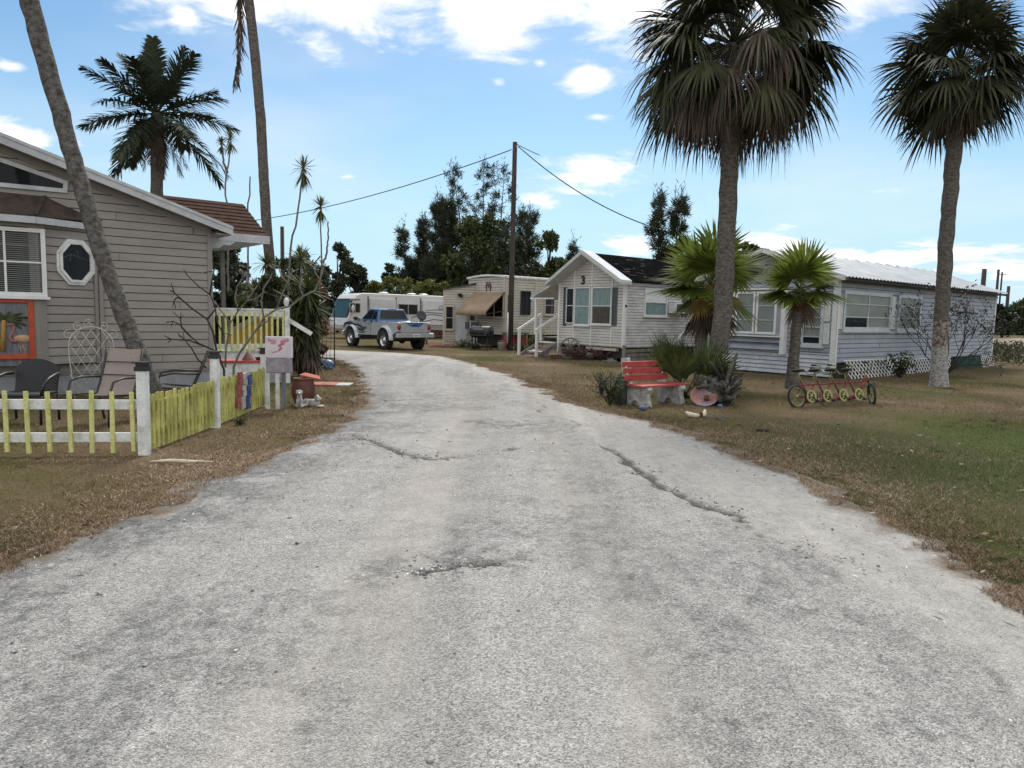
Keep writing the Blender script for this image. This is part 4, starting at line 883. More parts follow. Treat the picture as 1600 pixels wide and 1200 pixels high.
for s in (-1, 1):
    e = (FW_/2+s*hw); ez = EZ-.10
    m.add([(-oh,e,ez),(-oh,FW_/2,PZ-.0),(0.02,FW_/2,PZ-.12),(0.02,e,ez-.05),(-oh,e,ez+.12),(-oh,FW_/2,PZ+.13),(.02,FW_/2,PZ+.1),(.02,e,ez+.1)], [(0,1,2,3),(7,6,5,4),(0,4,5,1),(1,5,6,2),(2,6,7,3),(3,7,4,0)])
m.build('barge_board', M['skirt_white'], rf)
m = MB()
for s in (-1, 1): m.bar((-oh-.012,FW_/2+s*hw,EZ-.11),(-oh-.012,FW_/2,PZ-.01),.03,.05,(0,0,1))
m.bar((-oh,-.28,EZ-.12),(-.02,-.24,EZ-.10),.10,.08); m.build('gutter', M['cream_trim'], rf)
text('house_number', '3', .44, 'number', H, Wf, WP(H, Wf, 912, 438)[0], .035, WP(H, Wf, 912, 438.5)[1], .012, off=.012)
# windows
winpx(H, Wf, 886, 450, 898, 505, rows=(.5,), inside='dark', fw=.03, pane='glass_dark', sill=False)
winpx(H, Wf, 899, 449, 923, 508, rows=(.5,), inside='swag', fw=.04, sill=True)
w_ = winpx(H, Wf, 926, 449, 956.5, 507, rows=(.5,), inside='swag', fw=.035, sill=True)
u0, u1 = WP(H, Wf, 927.5, 490)[0], WP(H, Wf, 955, 490)[0]; z0_, z1_ = WP(H, Wf, 941, 505)[1], WP(H, Wf, 941, 480)[1]
wmb(Wf).box(u0,.037,z0_,u1,.045,z1_).build('insect_screen', M['screen'], w_)
for a, b in ((881,886),(957,965)): shutter(H, Wf, WP(H, Wf, a, 480)[0], WP(H, Wf, (a+b)/2, 509)[1], WP(H, Wf, b, 480)[0], WP(H, Wf, (a+b)/2, 449)[1], 'grey_shutter')
w_ = winpx(H, Ws, 1006, 451, 1041, 494, inside='swag', fw=.045, rows=(.5,), sill=True)
u0, z0_ = WP(H, Ws, 1007.5, 473); u1, z1_ = WP(H, Ws, 1040, 453); wmb(Ws).box(u0,.04,z0_,u1,.05,z1_).build('white_board', M['white'], w_)
def ac_unit(W, px0, py0, px1, py1, lab, H, depth=.38):
    u0, z1 = WP(H, W, px0, py0); u1, z0 = WP(H, W, px1, py1)
    o = thing('air_conditioner', lab, 'air conditioner', RM(H) @ W @ V(((u0+u1)/2,.0,z0)), UZ); Wx = RM(o).inverted() @ RM(H) @ W
    m = wmb(Wx); m.box(u0,.02,z0,u1,depth,z1); m.build('case', M['white_dirty'], o, bevel=.012)
    m = wmb(Wx); m.box(u0+.05,depth,z0+.05,u1-.05,depth+.004,z1-.05); g = m.build('grille', M['grey_shutter'], o)
    m = wmb(Wx)
    for i in range(9): m.box(u0+.05,depth+.004,z0+.07+(z1-z0-.14)*i/8-.006,u1-.05,depth+.012,z0+.07+(z1-z0-.14)*i/8+.006)
    m.build('louver', M['grey_board'], g)
    wmb(Wx).bar((u0+.03,.03,z0-.015),(u0+.03,depth,z0-.015),.03,.03).bar((u1-.03,.03,z0-.015),(u1-.03,depth,z0-.015),.03,.03).build('bracket', M['black'], o)
ac_unit(Ws, 1044, 473, 1064, 490, 'white window air conditioner on the wall beside the boarded window', H)
shutter(H, Ws, WP(H, Ws, 1064.5, 480)[0], WP(H, Ws, 1066, 495)[1], WP(H, Ws, 1073, 480)[0], WP(H, Ws, 1066, 455)[1], 'grey_shutter')
wmb(Ws).box(-.03,.045,1.98,.04,.07,2.07).build('junction_box', M['black'], H)
m = MB()
for i in range(3): m.bar((.1,-.02,.10+i*.15),(1.75,-.02+.01*i,.10+i*.15+(.02 if i == 2 else 0)),.025,.125)
m.build('skirt_board', M['wood'], H)
m = MB(); m.bar((-.12,-.14,0),(-.10,-.13,.62),.11,.11); tag(m.build('timber_post', M['wood'], None, loc=tuple(V((3.99,25.7,0))), rz=UZ), 'weathered grey timber post standing at the corner of home 3', 'post')
# side porch: sloping awning roof, post, steps with two white handrails
A0 = FW_+.02
m = MB(); slabq(m, (-.30,A0,2.92),(2.6,A0,2.92),(2.6,A0+1.45,2.35),(-.30,A0+1.45,2.35), .05); rf2 = m.build('porch_roof', M['trim'], H)
m = MB(); m.box(-.33,A0,2.28,-.28,A0+1.4,2.33); m.box(-.31,A0+1.05,.85,-.22,A0+1.14,2.34); m.build('porch_post', M['white'], H)
m = MB(); m.box(-.2,A0,.0,2.4,A0+1.2,.02)
for i in range(8): m.box(.25+i*.28,A0,.72,.52+i*.28,A0+1.2,.76)
m.build('porch_deck', M['wood'], H)
st = thing('porch_steps', 'white and red wooden steps with two handrails beside home 3', 'steps', RM(H) @ V((-.2,A0+.6,0)), UZ)
off = RM(st).inverted() @ RM(H)
for i in range(4):
    m = MB(); m.M = off; m.box(.22-.27*(i+1)-.03,A0+.14,.72-.18*(i)-.20,.22-.27*i,A0+1.16,.72-.18*i-.16); m.build('tread', M['dullred'] if i in (1,3) else M['white_dirty'], st)
    m = MB(); m.M = off; m.box(.22-.27*i-.02,A0+.18,.72-.18*i-.35,.22-.27*i+.01,A0+1.12,.72-.18*i-.165); m.build('riser', M['white_dirty'], st)
for y in (A0+.10, A0+1.18):
    m = MB(); m.M = off; m.bar((.15,y,1.70),(-1.15,y,1.02),.05,.09); m.bar((.10,y,.0),(.10,y,1.68),.08,.08); m.bar((-1.05,y,0),(-1.05,y,1.06),.09,.09); m.build('handrail', M['white'], st)
    m = MB(); m.M = off; m.bar((.3,y,.62),(-.95,y,.02),.04,.16); m.build('stringer', M['wood'], st)

# ================================================================== cream home number 4
H = thing('mobile_home', 'cream sided home numbered 4 with flat roof and lean-to annex', 'house', V((-.42,34.0,0)), UZ)
SL, FW_, EZ, ZB = 8.0, 3.0, 3.42, .66
Ws = Wm((0,0,0), (1,0,0), (0,-1,0)); Wf = Wm((0,FW_,0), (0,-1,0), (-1,0,0))
m = wmb(Ws); siding(m, 0, SL, ZB, EZ, .125); m.M = Wf; siding(m, 0, FW_, ZB, EZ-.02, .125); m.M = None; m.box(.004,.004,ZB-.01,SL,FW_-.003,EZ-.01); m.build('wall', [M['cream_siding'], M['joint']], H)
m = wmb(Ws); m.box(-.03,.0,ZB-.03,.10,.03,EZ); m.box(.35,.0,ZB,.47,.03,EZ)
for px in (837, 862): u = WP(H, Ws, px, 480)[0]; m.box(u-.05,.0,ZB,u+.05,.025,EZ)
m.M = Wf; m.box(FW_-.12,.0,ZB-.03,FW_+.03,.029,EZ-.02); build_each(m, 'corner_trim', M['cream_trim'], H)
m = MB()
for i in range(10):
    y0, y1 = -.06+(FW_+.12)*i/10, -.06+(FW_+.12)*(i+1)/10; f = lambda y: EZ+.10*math.sin(math.pi*max(0,min(1,(y+.06)/(FW_+.12))))
    m.add([(-.08,y0,f(y0)-.05),(-.08,y1,f(y1)-.05),(SL,y1,f(y1)-.05),(SL,y0,f(y0)-.05),(-.08,y0,f(y0)+.04),(-.08,y1,f(y1)+.04),(SL,y1,f(y1)+.04),(SL,y0,f(y0)+.04)], [(4,5,6,7),(0,1,5,4),(0,4,7,3),(1,2,6,5),(0,3,2,1)])
m.build('roof', M['white_dirty'], H)
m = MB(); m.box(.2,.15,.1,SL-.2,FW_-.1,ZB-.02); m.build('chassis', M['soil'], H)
# lean-to annex
Wn, AL = wall_of(H, (-3.52,35.9,0), (-1.80,35.9,0))
tp = lambda u: 2.80+(u/AL)*.32
m = wmb(Wn); z = .06
def acl(z): return (0 if z < 2.80 else (z-2.80)/.32*AL, AL)
siding(m, 0, AL, .06, 3.1, .125, acl); m.box(0,-2.5,.05,.01,-.01,2.78); m.build('annex_wall', [M['cream_siding'], M['joint']], H)
m = wmb(Wn); m.box(-.03,.0,.05,.06,.025,2.8); m.build('annex_trim', M['cream_trim'], H)
m = wmb(Wn); m.add([(-.12,.12,2.80),(AL+.1,.12,3.14),(AL+.1,-2.5,3.14),(-.12,-2.5,2.80),(-.12,.12,2.86),(AL+.1,.12,3.20),(AL+.1,-2.5,3.20),(-.12,-2.5,2.86)], [(0,3,2,1),(4,5,6,7),(0,1,5,4),(1,2,6,5),(2,3,7,6),(3,0,4,7)]); m.build('annex_roof', M['dark_shingle'], H)
winpx(H, Wn, 696, 478, 709, 515, rows=(.5,), inside='room', fm='cream_trim', fw=.045, pane='glass_dark')
winpx(H, Wn, 733.5, 487, 746, 505, inside='room', fm='cream_trim', fw=.04, pane='glass_dark', sill=False)
du0, du1 = WP(H, Wn, 713.5, 500)[0], WP(H, Wn, 729.5, 500)[0]
m = wmb(Wn); m.box(du0,.0,.08,du1,.035,2.08)
for i in range(2):
    for j, (a, b) in enumerate(((.15,.75),(.85,1.35),(1.45,1.9))): u = du0+.06+i*(du1-du0)/2*.95; frame_boxes(m, u, a, u+(du1-du0)/2-.1, b, .02, .035, .043)
d_ = m.build('door', M['skirt_white'], H)
wmb(Wn).ell((du0+.05,.06,1.0),(.03,.03,.03),8,6).build('handle', M['steel'], d_)
wmb(Wn).box(du0-.05,.0,.05,du0-.002,.045,2.12).box(du1+.002,.0,.05,du1+.05,.045,2.12).box(du0-.05,.0,2.085,du1+.05,.044,2.14).build('door_frame', M['cream_trim'], d_)
uu, zz = WP(H, Wn, 720, 461)
m = wmb(Wn); m.ell((uu,.05,zz+.05),(.05,.05,.05),8,6); m.lathe([(.03,0),(.07,.12),(.075,.14)], 10, (uu+.04,.10,zz-.13)); m.lathe([(.03,0),(.07,.12),(.075,.14)], 10, (uu-.08,.10,zz-.08)); m.build('flood_light', M['black'], H)
ac_unit(Wn, 735, 501, 746, 516, 'white air conditioner below the annex window behind the smoker', H, .45)
m = wmb(Wn); a_ = WP(H, Wn, 727, 503); b_ = WP(H, Wn, 733.5, 514); m.box(a_[0],.05,b_[1],b_[0],.07,a_[1]); tag(m.build('wall_flap', M['grey_shutter'], H), 'grey flap beside the door')
# front: awning, window strip, ornament
wz0, wz1 = WP(H, Wf, 770, 496)[1], WP(H, Wf, 770, 460)[1]
window(H, Wf, .75, wz0, FW_-.05, wz1, fm='cream_trim', fw=.05, cols=3, inside='room', pane='glass_dark', sill=True)
window(H, Ws, .09, wz0, .34, wz1, fm='cream_trim', fw=.03, inside='room', pane='glass_dark', sill=True)
aw = thing('awning', 'tan canvas awning over the front window of home 4', 'awning', RM(H) @ Wf @ V((1.7,.0,2.7)), UZ)
Wx = RM(aw).inverted() @ RM(H) @ Wf; zt = WP(H, Wf, 775, 456)[1]
m = wmb(Wx); u0, u1 = .55, FW_+.02; pr_ = [(.02,zt),(.45,zt-.33),(.85,zt-.66),(1.05,zt-.86),(1.13,zt-.98),(1.14,zt-1.08),(1.10,zt-1.14)]
n = 14; vs = []
for i in range(n+1):
    u = u0+(u1-u0)*i/n; sg = .012*math.sin(i*2.1)
    vs += [(u, w+sg*.5, z+sg-.02*math.sin(math.pi*i/n)) for w, z in pr_]
k = len(pr_); m.smooth = True; m.add(vs, [(i*k+j,(i+1)*k+j,(i+1)*k+j+1,i*k+j+1) for i in range(n) for j in range(k-1)]); m.smooth = False; m.build('canopy', M['fab_tan'], aw)
m = wmb(Wx)
for u in (u0+.02, u1-.02): m.bar((u,.02,zt-.9),(u,1.08,zt-1.08),.025,.025); m.bar((u,.02,zt-.02),(u,1.08,zt-.95),.03,.05)
m.build('arm', M['brownwood'], aw)
oc = WP(H, Wf, 764, 448); oo = thing('house_number_sign', 'red horseshoe shaped ornament around a figure 4 above the awning', 'house number', RM(H) @ Wf @ V((oc[0],.03,oc[1])), UZ)
Wx = RM(oo).inverted() @ RM(H) @ Wf @ Matrix.Translation((oc[0],.04,oc[1]))
m = wmb(Wx)
for s in (-1, 1): m.tube([(s*.06,0,.24),(s*.15,0,.14),(s*.19,0,0),(s*.15,0,-.14),(s*.17,0,-.22)], [.018,.026,.03,.024,.02], 6)
m.build('horseshoe', M['redblack'], oo)
text('number', '4', .3, 'redblack', oo, Wx, 0, .0, .04, .008, off=.008)
winpx(H, Ws, 813, 455, 828, 492, rows=(.33,.66), cols=2, inside='grey_shutter', fm='black', fw=.04, pane='glass_dark', sill=False)
winpx(H, Ws, 850, 462, 866, 492, rows=(.5,), inside='room', fm='cream_trim', fw=.05, pane='glass_dark')
# ================================================================== motorhome
M['rv_white'] = mat('motorhome_gelcoat', (.50,.49,.48), .35, col2=(.62,.61,.60), scale=.8, coat=.3)
M['rv_grey'] = mat('motorhome_lower_panel', (.34,.31,.30), .4, col2=(.42,.39,.37), scale=1)
M['rv_glass'] = glass('motorhome_windshield', (.45,.75,.75), .35)
M['teal'] = mat('windshield_sunshade', (.20,.42,.42), .5, col2=(.36,.60,.60), scale=1.5)
M['swoosh'] = mat('graphic_grey', (.10,.10,.12), .4, .15, 4)
M['tail_red'] = mat('red_lens', (.25,.01,.012), .2, .15, 10, coat=.5)
M['glass_black'] = mat('tinted_glass', (.012,.014,.016), .06, .2, 3, spec=.28)
p = P(543, 500, 42.0)
H = thing('motorhome', 'white motorhome with teal windshield parked behind the pickup', 'motorhome', V((p.x, 42.0, 0)), UZ)
Ws = Wm((0,0,0), (1,0,0), (0,-1,0)); RH = 2.72
prof = [(.28,.42),(.0,.55),(-.10,.80),(-.06,1.18),(.05,1.30),(.42,2.36),(.62,2.60),(1.0,RH),(11,RH),(11,.36),(2.0,.36)]
arc = [(1.25+.52*math.cos(R(a)), .42+.46*math.sin(R(a))) for a in range(0, 181, 20)]
body = MB(); body.prism([(.62,.36)][:0] + prof + arc[:], 0, 2.4); body.build('body', M['rv_white'], H, bevel=.05)
m = MB(); m.box(.15,-.012,.42,.68,.0,.72); m.box(1.85,-.012,.40,10.9,.0,.74); m.build('lower_panel', M['rv_grey'], H)
m = MB(); m.add([(.035,.14,1.30),(.035,2.26,1.30),(.372,2.22,2.28),(.372,.18,2.28)], [(0,1,2,3)]).build('sunshade', M['teal'], H)
m = MB(); m.add([(.015,.12,1.26),(.015,2.28,1.26),(.36,2.24,2.32),(.36,.16,2.32)], [(0,1,2,3)]).build('windshield', M['rv_glass'], H)
m = MB(); m.bar((.0,.10,1.24),(.36,.13,2.34),.04,.10,(1,0,0)); m.bar((.36,.10,2.34),(.36,2.3,2.34),.05,.08); m.bar((-.005,.10,1.25),(-.005,2.3,1.25),.03,.05); m.build('windshield_seal', M['black'], H)
def rvwin(x0,y0,x1,y1,n='window', split=0):
    a = WP(H, Ws, x0, (y0+y1)/2)[0]; b = WP(H, Ws, x1, (y0+y1)/2)[0]; t = WP(H, Ws, (x0+x1)/2, y0)[1]; s = WP(H, Ws, (x0+x1)/2, y1)[1]
    m = wmb(Ws); frame_boxes(m, a, s, b, t, .04, .0, .03)
    for i in range(1, split): m.box(a+(b-a)*i/split-.02,.0,s,a+(b-a)*i/split+.02,.028,t)
    w_ = m.build(n, M['rv_grey'], H); wmb(Ws).quad((a,.012,s),(b,.012,s),(b,.012,t),(a,.012,t)).build('pane', M['glass_black'], w_); return w_
rvwin(546,473,563,489,split=2); rvwin(547,466.5,563,469.5); rvwin(622,475,653,492,split=2); rvwin(588,474,608,490,split=2)
m = wmb(Ws)
for px in (575, 618.5, 657):
    u = WP(H, Ws, px, 490)[0]; m.box(u-.03,.0,.8,u+.03,.02,2.55)
m.build('slide_out_seal', M['black'], H)
m = wmb(Ws); a = WP(H, Ws, 577, 480)[0]; b = WP(H, Ws, 617, 480)[0]; m.box(a,.0,.85,b,.16,2.42); a = WP(H, Ws, 659, 480)[0]; m.box(a,.0,.85,10.8,.16,2.40); m.build('slide_out', M['rv_white'], H, bevel=.02)
for (pts, wd) in (([(552,496),(560,499),(566,501),(572,501)],.10), ([(640,497),(665,488),(680,489),(692,490)],.05), ([(655,494),(672,491),(692,494)],.05), ([(655,504),(675,499),(692,501)],.05), ([(663,485),(680,484),(692,485)],.04)):
    m = wmb(Ws); q = [(WP(H, Ws, *t)[0], WP(H, Ws, *t)[1]) for t in pts]; off = .17 if pts[0][0] > 600 else .015
    for a, b in zip(q[:-1], q[1:]): m.bar((a[0],off,a[1]),(b[0],off,b[1]),.012,wd,(0,0,1))
    m.build('stripe', M['swoosh'], H)
tu, tz = WP(H, Ws, 686, 481); text('lettering', 'CLA', .36, 'swoosh', H, Ws, tu+.15, .175, tz, .004, shear=.5)
m = wmb(Ws); u, z = WP(H, Ws, 548, 482); m.ell((u,.3,z),(.10,.10,.22),10,8); m.tube([(u,.02,z-.35),(u,.25,z-.3),(u,.3,z-.15)],.025,6); m.build('mirror', M['rv_white'], H)
for px in (613, 657, 676): u = WP(H, Ws, px, 460)[0]; MB().ell((u,1.1,RH+.02),(.38,.38,.14),14,8).build('roof_vent', M['rv_white'], H)
m = MB(); m.box(1.1,.2,RH,10.6,.26,RH+.05); m.build('awning_rail', M['black'], H)
def wheel(parent, x, y, r, wd, M4=None, side=-1, rim='aluminium', chunky=False):
    m = MB(); m.M = M4
    m.lathe([(r*.60,-wd/2),(r*.92,-wd/2),(r,-wd/2*.75),(r,wd/2*.75),(r*.92,wd/2),(r*.60,wd/2)], 24, (x,y,r), 'y')
    if chunky:
        for i in range(22):
            a = 2*math.pi*i/22
            for s in (-1, 1): m.bar((x+r*.99*math.cos(a), y+s*wd*.12, r+r*.99*math.sin(a)), (x+r*1.0*math.cos(a+.08), y+s*wd*.5, r+r*1.0*math.sin(a+.08)), .05, .03, (math.cos(a),0,math.sin(a)))
    wh = m.build('wheel', M['rubber'], parent)
    m = MB(); m.M = M4; f = y+side*wd/2
    m.lathe([(r*.62,f),(r*.60,f-side*.03),(r*.50,f-side*.06),(r*.16,f-side*.03),(r*.15,f),(.001,f)], 24, (x,0,r), 'y'); rm = m.build('rim', M[rim], wh)
    m = MB(); m.M = M4
    for i in range(5):
        a = 2*math.pi*i/5+.3; m.ell((x+r*.36*math.cos(a), f-side*.045, r+r*.36*math.sin(a)), (r*.085,.012,r*.085), 8, 6)
    m.build('rim_hole', M['dark'], rm)
    return wh
for x in (1.25, 8.2, 9.3): wheel(H, x, .2, .43, .26, None, -1, 'steel')
for x in (1.25, 8.2): wheel(H, x, 2.15, .43, .26, None, 1, 'steel')
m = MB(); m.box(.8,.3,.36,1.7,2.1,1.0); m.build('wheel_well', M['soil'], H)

# ================================================================== pickup truck
def truck_paint():
    m, nt, b = node_mat('silver_and_blue_paint'); L = nt.links.new
    tc = N(nt, 'ShaderNodeTexCoord'); sx = N(nt, 'ShaderNodeSeparateXYZ'); L(tc.outputs['Object'], sx.inputs[0])
    nz = N(nt, 'ShaderNodeTexNoise'); nz.inputs['Scale'].default_value = 1.4; nz.inputs['Detail'].default_value = 2; nz.inputs['Distortion'].default_value = 1.2; L(tc.outputs['Object'], nz.inputs['Vector'])
    def mth(op, a, c, d=None):
        n = N(nt, 'ShaderNodeMath', operation=op)
        for i, x in enumerate((a, c, d)):
            if x is None: continue
            if isinstance(x, float): n.inputs[i].default_value = x
            else: L(x, n.inputs[i])
        return n.outputs[0]
    f = mth('ADD', mth('MULTIPLY', sx.outputs['Z'], 1.6), mth('MULTIPLY', nz.outputs['Fac'], .9)); f = mth('ADD', f, mth('MULTIPLY', mth('MAXIMUM', mth('SUBTRACT', sx.outputs['X'], 1.6), 0.0), .55))
    mr = N(nt, 'ShaderNodeMapRange', i_1=2.34, i_2=2.44); L(f, mr.inputs[0])
    mx = N(nt, 'ShaderNodeMix', data_type='RGBA'); L(mr.outputs[0], mx.inputs[0]); mx.inputs[6].default_value = (.43,.45,.475,1); mx.inputs[7].default_value = (.02,.085,.22,1)
    L(mx.outputs[2], b.inputs['Base Color']); b.inputs['Metallic'].default_value = .35; b.inputs['Roughness'].default_value = .32; b.inputs['Coat Weight'].default_value = .8; b.inputs['Coat Roughness'].default_value = .05
    return m
M['truck'] = truck_paint(); M['navy'] = mat('navy_flame_paint', (.012,.022,.06), .25, .2, 5, coat=.6); M['truckblue'] = mat('bright_blue_paint', (.02,.075,.18), .25, col2=(.06,.15,.30), scale=5, coat=.6)
M['silver'] = mat('silver_paint', (.40,.42,.44), .3, .06, 3, metal=.35, coat=.6); M['bumper'] = mat('painted_bumper', (.40,.41,.42), .35, .08, 4, metal=.4)
rl_, fl_ = G(603, 546.5), G(554, 541.5); hd = (fl_-rl_); hd.z = 0; ang = math.atan2(hd.y, hd.x); hx = hd.normalized(); hy = V((-hx.y, hx.x, 0))
org = rl_ + hx*1.30 - hy*.80
T = thing('pickup_truck', 'silver and blue pickup truck with dark flame graphics', 'pickup truck', org, ang)
WR = .41
def arch(cx, a0=175, a1=5, r=.52, z=WR+.04): return [(cx+r*math.cos(R(a)), z+r*math.sin(R(a))) for a in np.linspace(a0, a1, 11)]
prof = [(-2.28,.80),(-1.9,.66)] + arch(-1.30) + [(-.74,.60),(1.20,.58)] + arch(1.75) + [(2.34,.66),(2.62,.72),(2.66,.98),(2.52,1.10),(1.9,1.20),(1.05,1.27),(-.62,1.27),(-.66,1.22),(-2.28,1.20)]
b_ = MB(); b_.prism(prof, -.84, .84); body = b_.build('body', M['truck'], T, bevel=.05)
for cx in (-1.30, 1.75):                      # flared fenders
    for s in (-1, 1):
        m = MB(); vs = []; n = 12; y0 = s*.80
        for a in np.linspace(182, -2, n):
            for r, y in ((.52, s*.96), (.545, s*(.935 if cx < 0 else .88)), (.58, s*(.915 if cx < 0 else .87)), (.63 if cx < 0 else .59, s*.835)): vs.append((cx+r*math.cos(R(a))*(1.08 if r > .65 else 1), y, WR+.04+r*math.sin(R(a))*(.95 if r > .65 else 1)))
            vs.append((cx+.52*math.cos(R(a)), s*.7, WR+.04+.52*math.sin(R(a))))
        m.smooth = True; m.add(vs, [(5*i+j,5*i+5+j,5*i+6+j,5*i+1+j) for i in range(n-1) for j in range(3)] + [(5*i,5*i+5,5*i+9,5*i+4) for i in range(n-1)])
        m.build('fender', M['silver'] if cx < 0 else M['truck'], T)
g = MB()
bs = [(-.62,.80),(1.02,.80)]; 
g.add([(-.60,-.80,1.25),(1.05,-.80,1.25),(1.05,.80,1.25),(-.60,.80,1.25),(-.44,-.64,1.76),(.36,-.64,1.78),(.36,.64,1.78),(-.44,.64,1.76)], [(0,3,2,1),(4,5,6,7),(0,1,5,4),(1,2,6,5),(2,3,7,6),(3,0,4,7)])
g.build('cab', M['truckblue'], T, bevel=.05)
def lerp(a, b, t): return V(a)+(V(b)-V(a))*t
A_, B_, C_, D_ = V((-.60,.80,1.25)), V((1.05,.80,1.25)), V((.36,.64,1.78)), V((-.44,.64,1.76))
def gl(name, pts, out, mt='glass_black'): MB().add([tuple(V(p)+V(out)) for p in pts], [tuple(range(len(pts)))]).build(name, M[mt], T)
def bil(u, v): return lerp(lerp(A_, B_, u), lerp(D_, C_, u), v)
for s in (1, -1):
    fl = lambda p: V((p.x, p.y*s, p.z))
    gl('side_window', [fl(bil(u, v)) for u, v in ((.40,.10),(.90,.10),(.93,.86),(.42,.86))], (0,.008*s,0)); gl('quarter_window', [fl(bil(u, v)) for u, v in ((.10,.10),(.36,.10),(.37,.86),(.14,.86))], (0,.008*s,0))
gl('rear_window', [(-.60+.16*v, y*(.80-.16*v), 1.25+.51*v) for y, v in ((-.9,.14),(.9,.14),(.88,.88),(-.88,.88))], (-.010,0,0)); gl('windshield', [(1.05-.69*v, y*(.80-.16*v), 1.25+.53*v) for y, v in ((-.94,.08),(.94,.08),(.92,.9),(-.92,.9))], (.012,0,.008))
m = MB(); m.bar((-.43,-.2,1.74),(-.43,.2,1.74),.03,.035); m.build('brake_light', M['tail_red'], T)
m = MB(); m.box(-2.2,-.70,1.195,-.72,.70,1.215); m.build('bed_liner', M['dark'], T)
m = MB(); m.box(-2.315,-.66,.74,-2.28,.66,1.215); tg = m.build('tailgate', M['silver'], T, bevel=.015)
MB().prism([(-.62,1.205),(-.40,1.17),(-.28,1.06),(-.12,1.02),(.20,1.02),(.34,1.07),(.45,1.17),(.62,1.205)], -2.322, -2.3).build('blue_panel', M['truckblue'], tg) if False else None
m = MB(); m.add([(-2.322,y,z) for y, z in ((.62,1.208),(.40,1.17),(.28,1.06),(.14,1.01),(-.20,1.01),(-.34,1.06),(-.45,1.17),(-.62,1.208))], [tuple(range(8))]); m.build('blue_panel', M['truckblue'], tg)
m = MB(); m.box(-2.328,-.09,1.06,-2.318,.09,1.11); m.build('handle', M['black'], tg)
for s in (1, -1):
    m = MB(); m.ell((-2.27,s*.74,1.0),(.06,.10,.135),12,10); m.build('taillight', M['tail_red'], T)
m = MB(); m.box(-2.46,-.92,.56,-2.30,.92,.73); m.box(-2.40,-.90,.735,-2.31,.90,.76); bp = m.build('rear_bumper', M['bumper'], T, bevel=.03)
m = MB(); m.box(-2.335,-.85,.742,-2.318,.85,.775); m.build('bumper_pad', M['rubber'], bp)
m = MB(); m.box(-2.472,-.17,.585,-2.462,.15,.715); m.build('licence_plate', M['white'], bp)
text('plate_number', 'T 27', .09, 'navy', bp, Matrix(((0,-1,0,0),(-1,0,0,0),(0,0,1,0),(0,0,0,1))), .01, 2.474, .65, .002) if False else None
m = MB()
for k in range(5): m.box(-2.476,-.12+k*.05,.615,-2.471,-.09+k*.05,.67)
m.build('plate_marking', M['navy'], bp)
for s in (1, -1):
    for cx in (-1.30, 1.75): wheel(T, cx, s*.80, WR, .29, None, s, chunky=True)
m = MB(); m.ell((1.0,1.04,1.32),(.07,.11,.10),10,8); m.bar((.98,.82,1.28),(.98,.98,1.30),.04,.04); m.build('mirror', M['black'], T)
m = MB(); m.ell((1.0,-1.04,1.32),(.07,.11,.10),10,8); m.bar((.98,-.82,1.28),(.98,-.98,1.30),.04,.04); m.build('mirror', M['black'], T)
m = MB(); m.box(2.60,-.88,.52,2.76,.88,.72); m.build('front_bumper', M['bumper'], T, bevel=.03)
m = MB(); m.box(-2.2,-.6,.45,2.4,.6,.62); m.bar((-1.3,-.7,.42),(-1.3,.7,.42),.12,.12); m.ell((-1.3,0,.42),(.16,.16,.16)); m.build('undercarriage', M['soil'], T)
m = MB(); m.box(-.02,.840,.64,-.005,.846,1.24); m.box(1.20,.840,.72,1.212,.846,1.22); m.box(.10,.842,1.08,.22,.86,1.11); m.build('door_seam', M['dark'], T)
# flame graphics swept back from the front wheel, cut in thin vinyl
for k, (x0, z0, x1, z1, am, ph, wd) in enumerate(((2.5,1.02,.25,1.08,.05,.2,.13),(1.28,.98,.0,.95,.06,1.4,.13),(1.22,.86,-.05,.86,.05,2.4,.13),(1.22,.76,.15,.76,.04,.4,.08),(1.2,.68,.3,.70,.02,1.0,.06))):
    m = MB(); n = 16; vs = []
    for i in range(n+1):
        t = i/n; x = x0+(x1-x0)*t; z = z0+(z1-z0)*t+am*math.sin(7*t+ph); h = wd*.5*(math.sin(math.pi*min(1,t*1.15+.12)))*(1-t*.55)+.002
        y = .850
        vs += [(x, y, z-h), (x, y, z+h)]
    m.add(vs, [(2*i,2*i+2,2*i+3,2*i+1) for i in range(n) if not (vs[2*i][1] != vs[2*i+2][1])]); m.build('flame_graphic', M['navy'], T)

# ================================================================== utility pole with cables
up_ = G(797, 548); zt = P(798, 222, up_.y).z
o = thing('utility_pole', 'tall dark timber utility pole with a white conduit at its foot', 'utility pole', up_)
MB().tube([(0,0,-.2),(0,0,3),(.01,0,6),(.02,0,zt)], [.125,.12,.11,.10], 14).build('pole', M['pole'], o)
MB().tube([(-.13,-.08,.35),(-.13,-.08,1.72)], .035, 8).build('conduit', M['pipe'], o)
m = MB(); m.bar((-.06,-.05,zt-.35),(-.2,-.1,zt-.35),.04,.04); m.bar((.06,-.05,zt-.2),(.2,-.1,zt-.2),.04,.04); m.lathe([(.02,-.06),(.045,0),(.02,.06)],8,(.2,-.1,zt-.2)); m.build('insulator', M['steel'], o)
def cable(p, q, sag, lab, r=.022):
    pts = [tuple(V(p)+(V(q)-V(p))*t - V((0,0,sag*4*t*(1-t)))) for t in np.linspace(0,1,25)]
    return tag(MB().tube(pts, r, 5).build('overhead_cable', M['rubber']), lab, 'cable')
cable((up_.x-.2,up_.y,zt-.35), P(330,352,44), .55, 'sagging overhead cable running left from the pole top')
cable((up_.x+.2,up_.y,zt-.2), P(1042,362,28.5), .45, 'overhead cable drooping right from the pole towards home 3')
cable((up_.x+.05,up_.y,zt-.05), V((up_.x+1.1,up_.y-.4,zt-.62)), .02, 'short slack wire end at the top of the pole', .016)
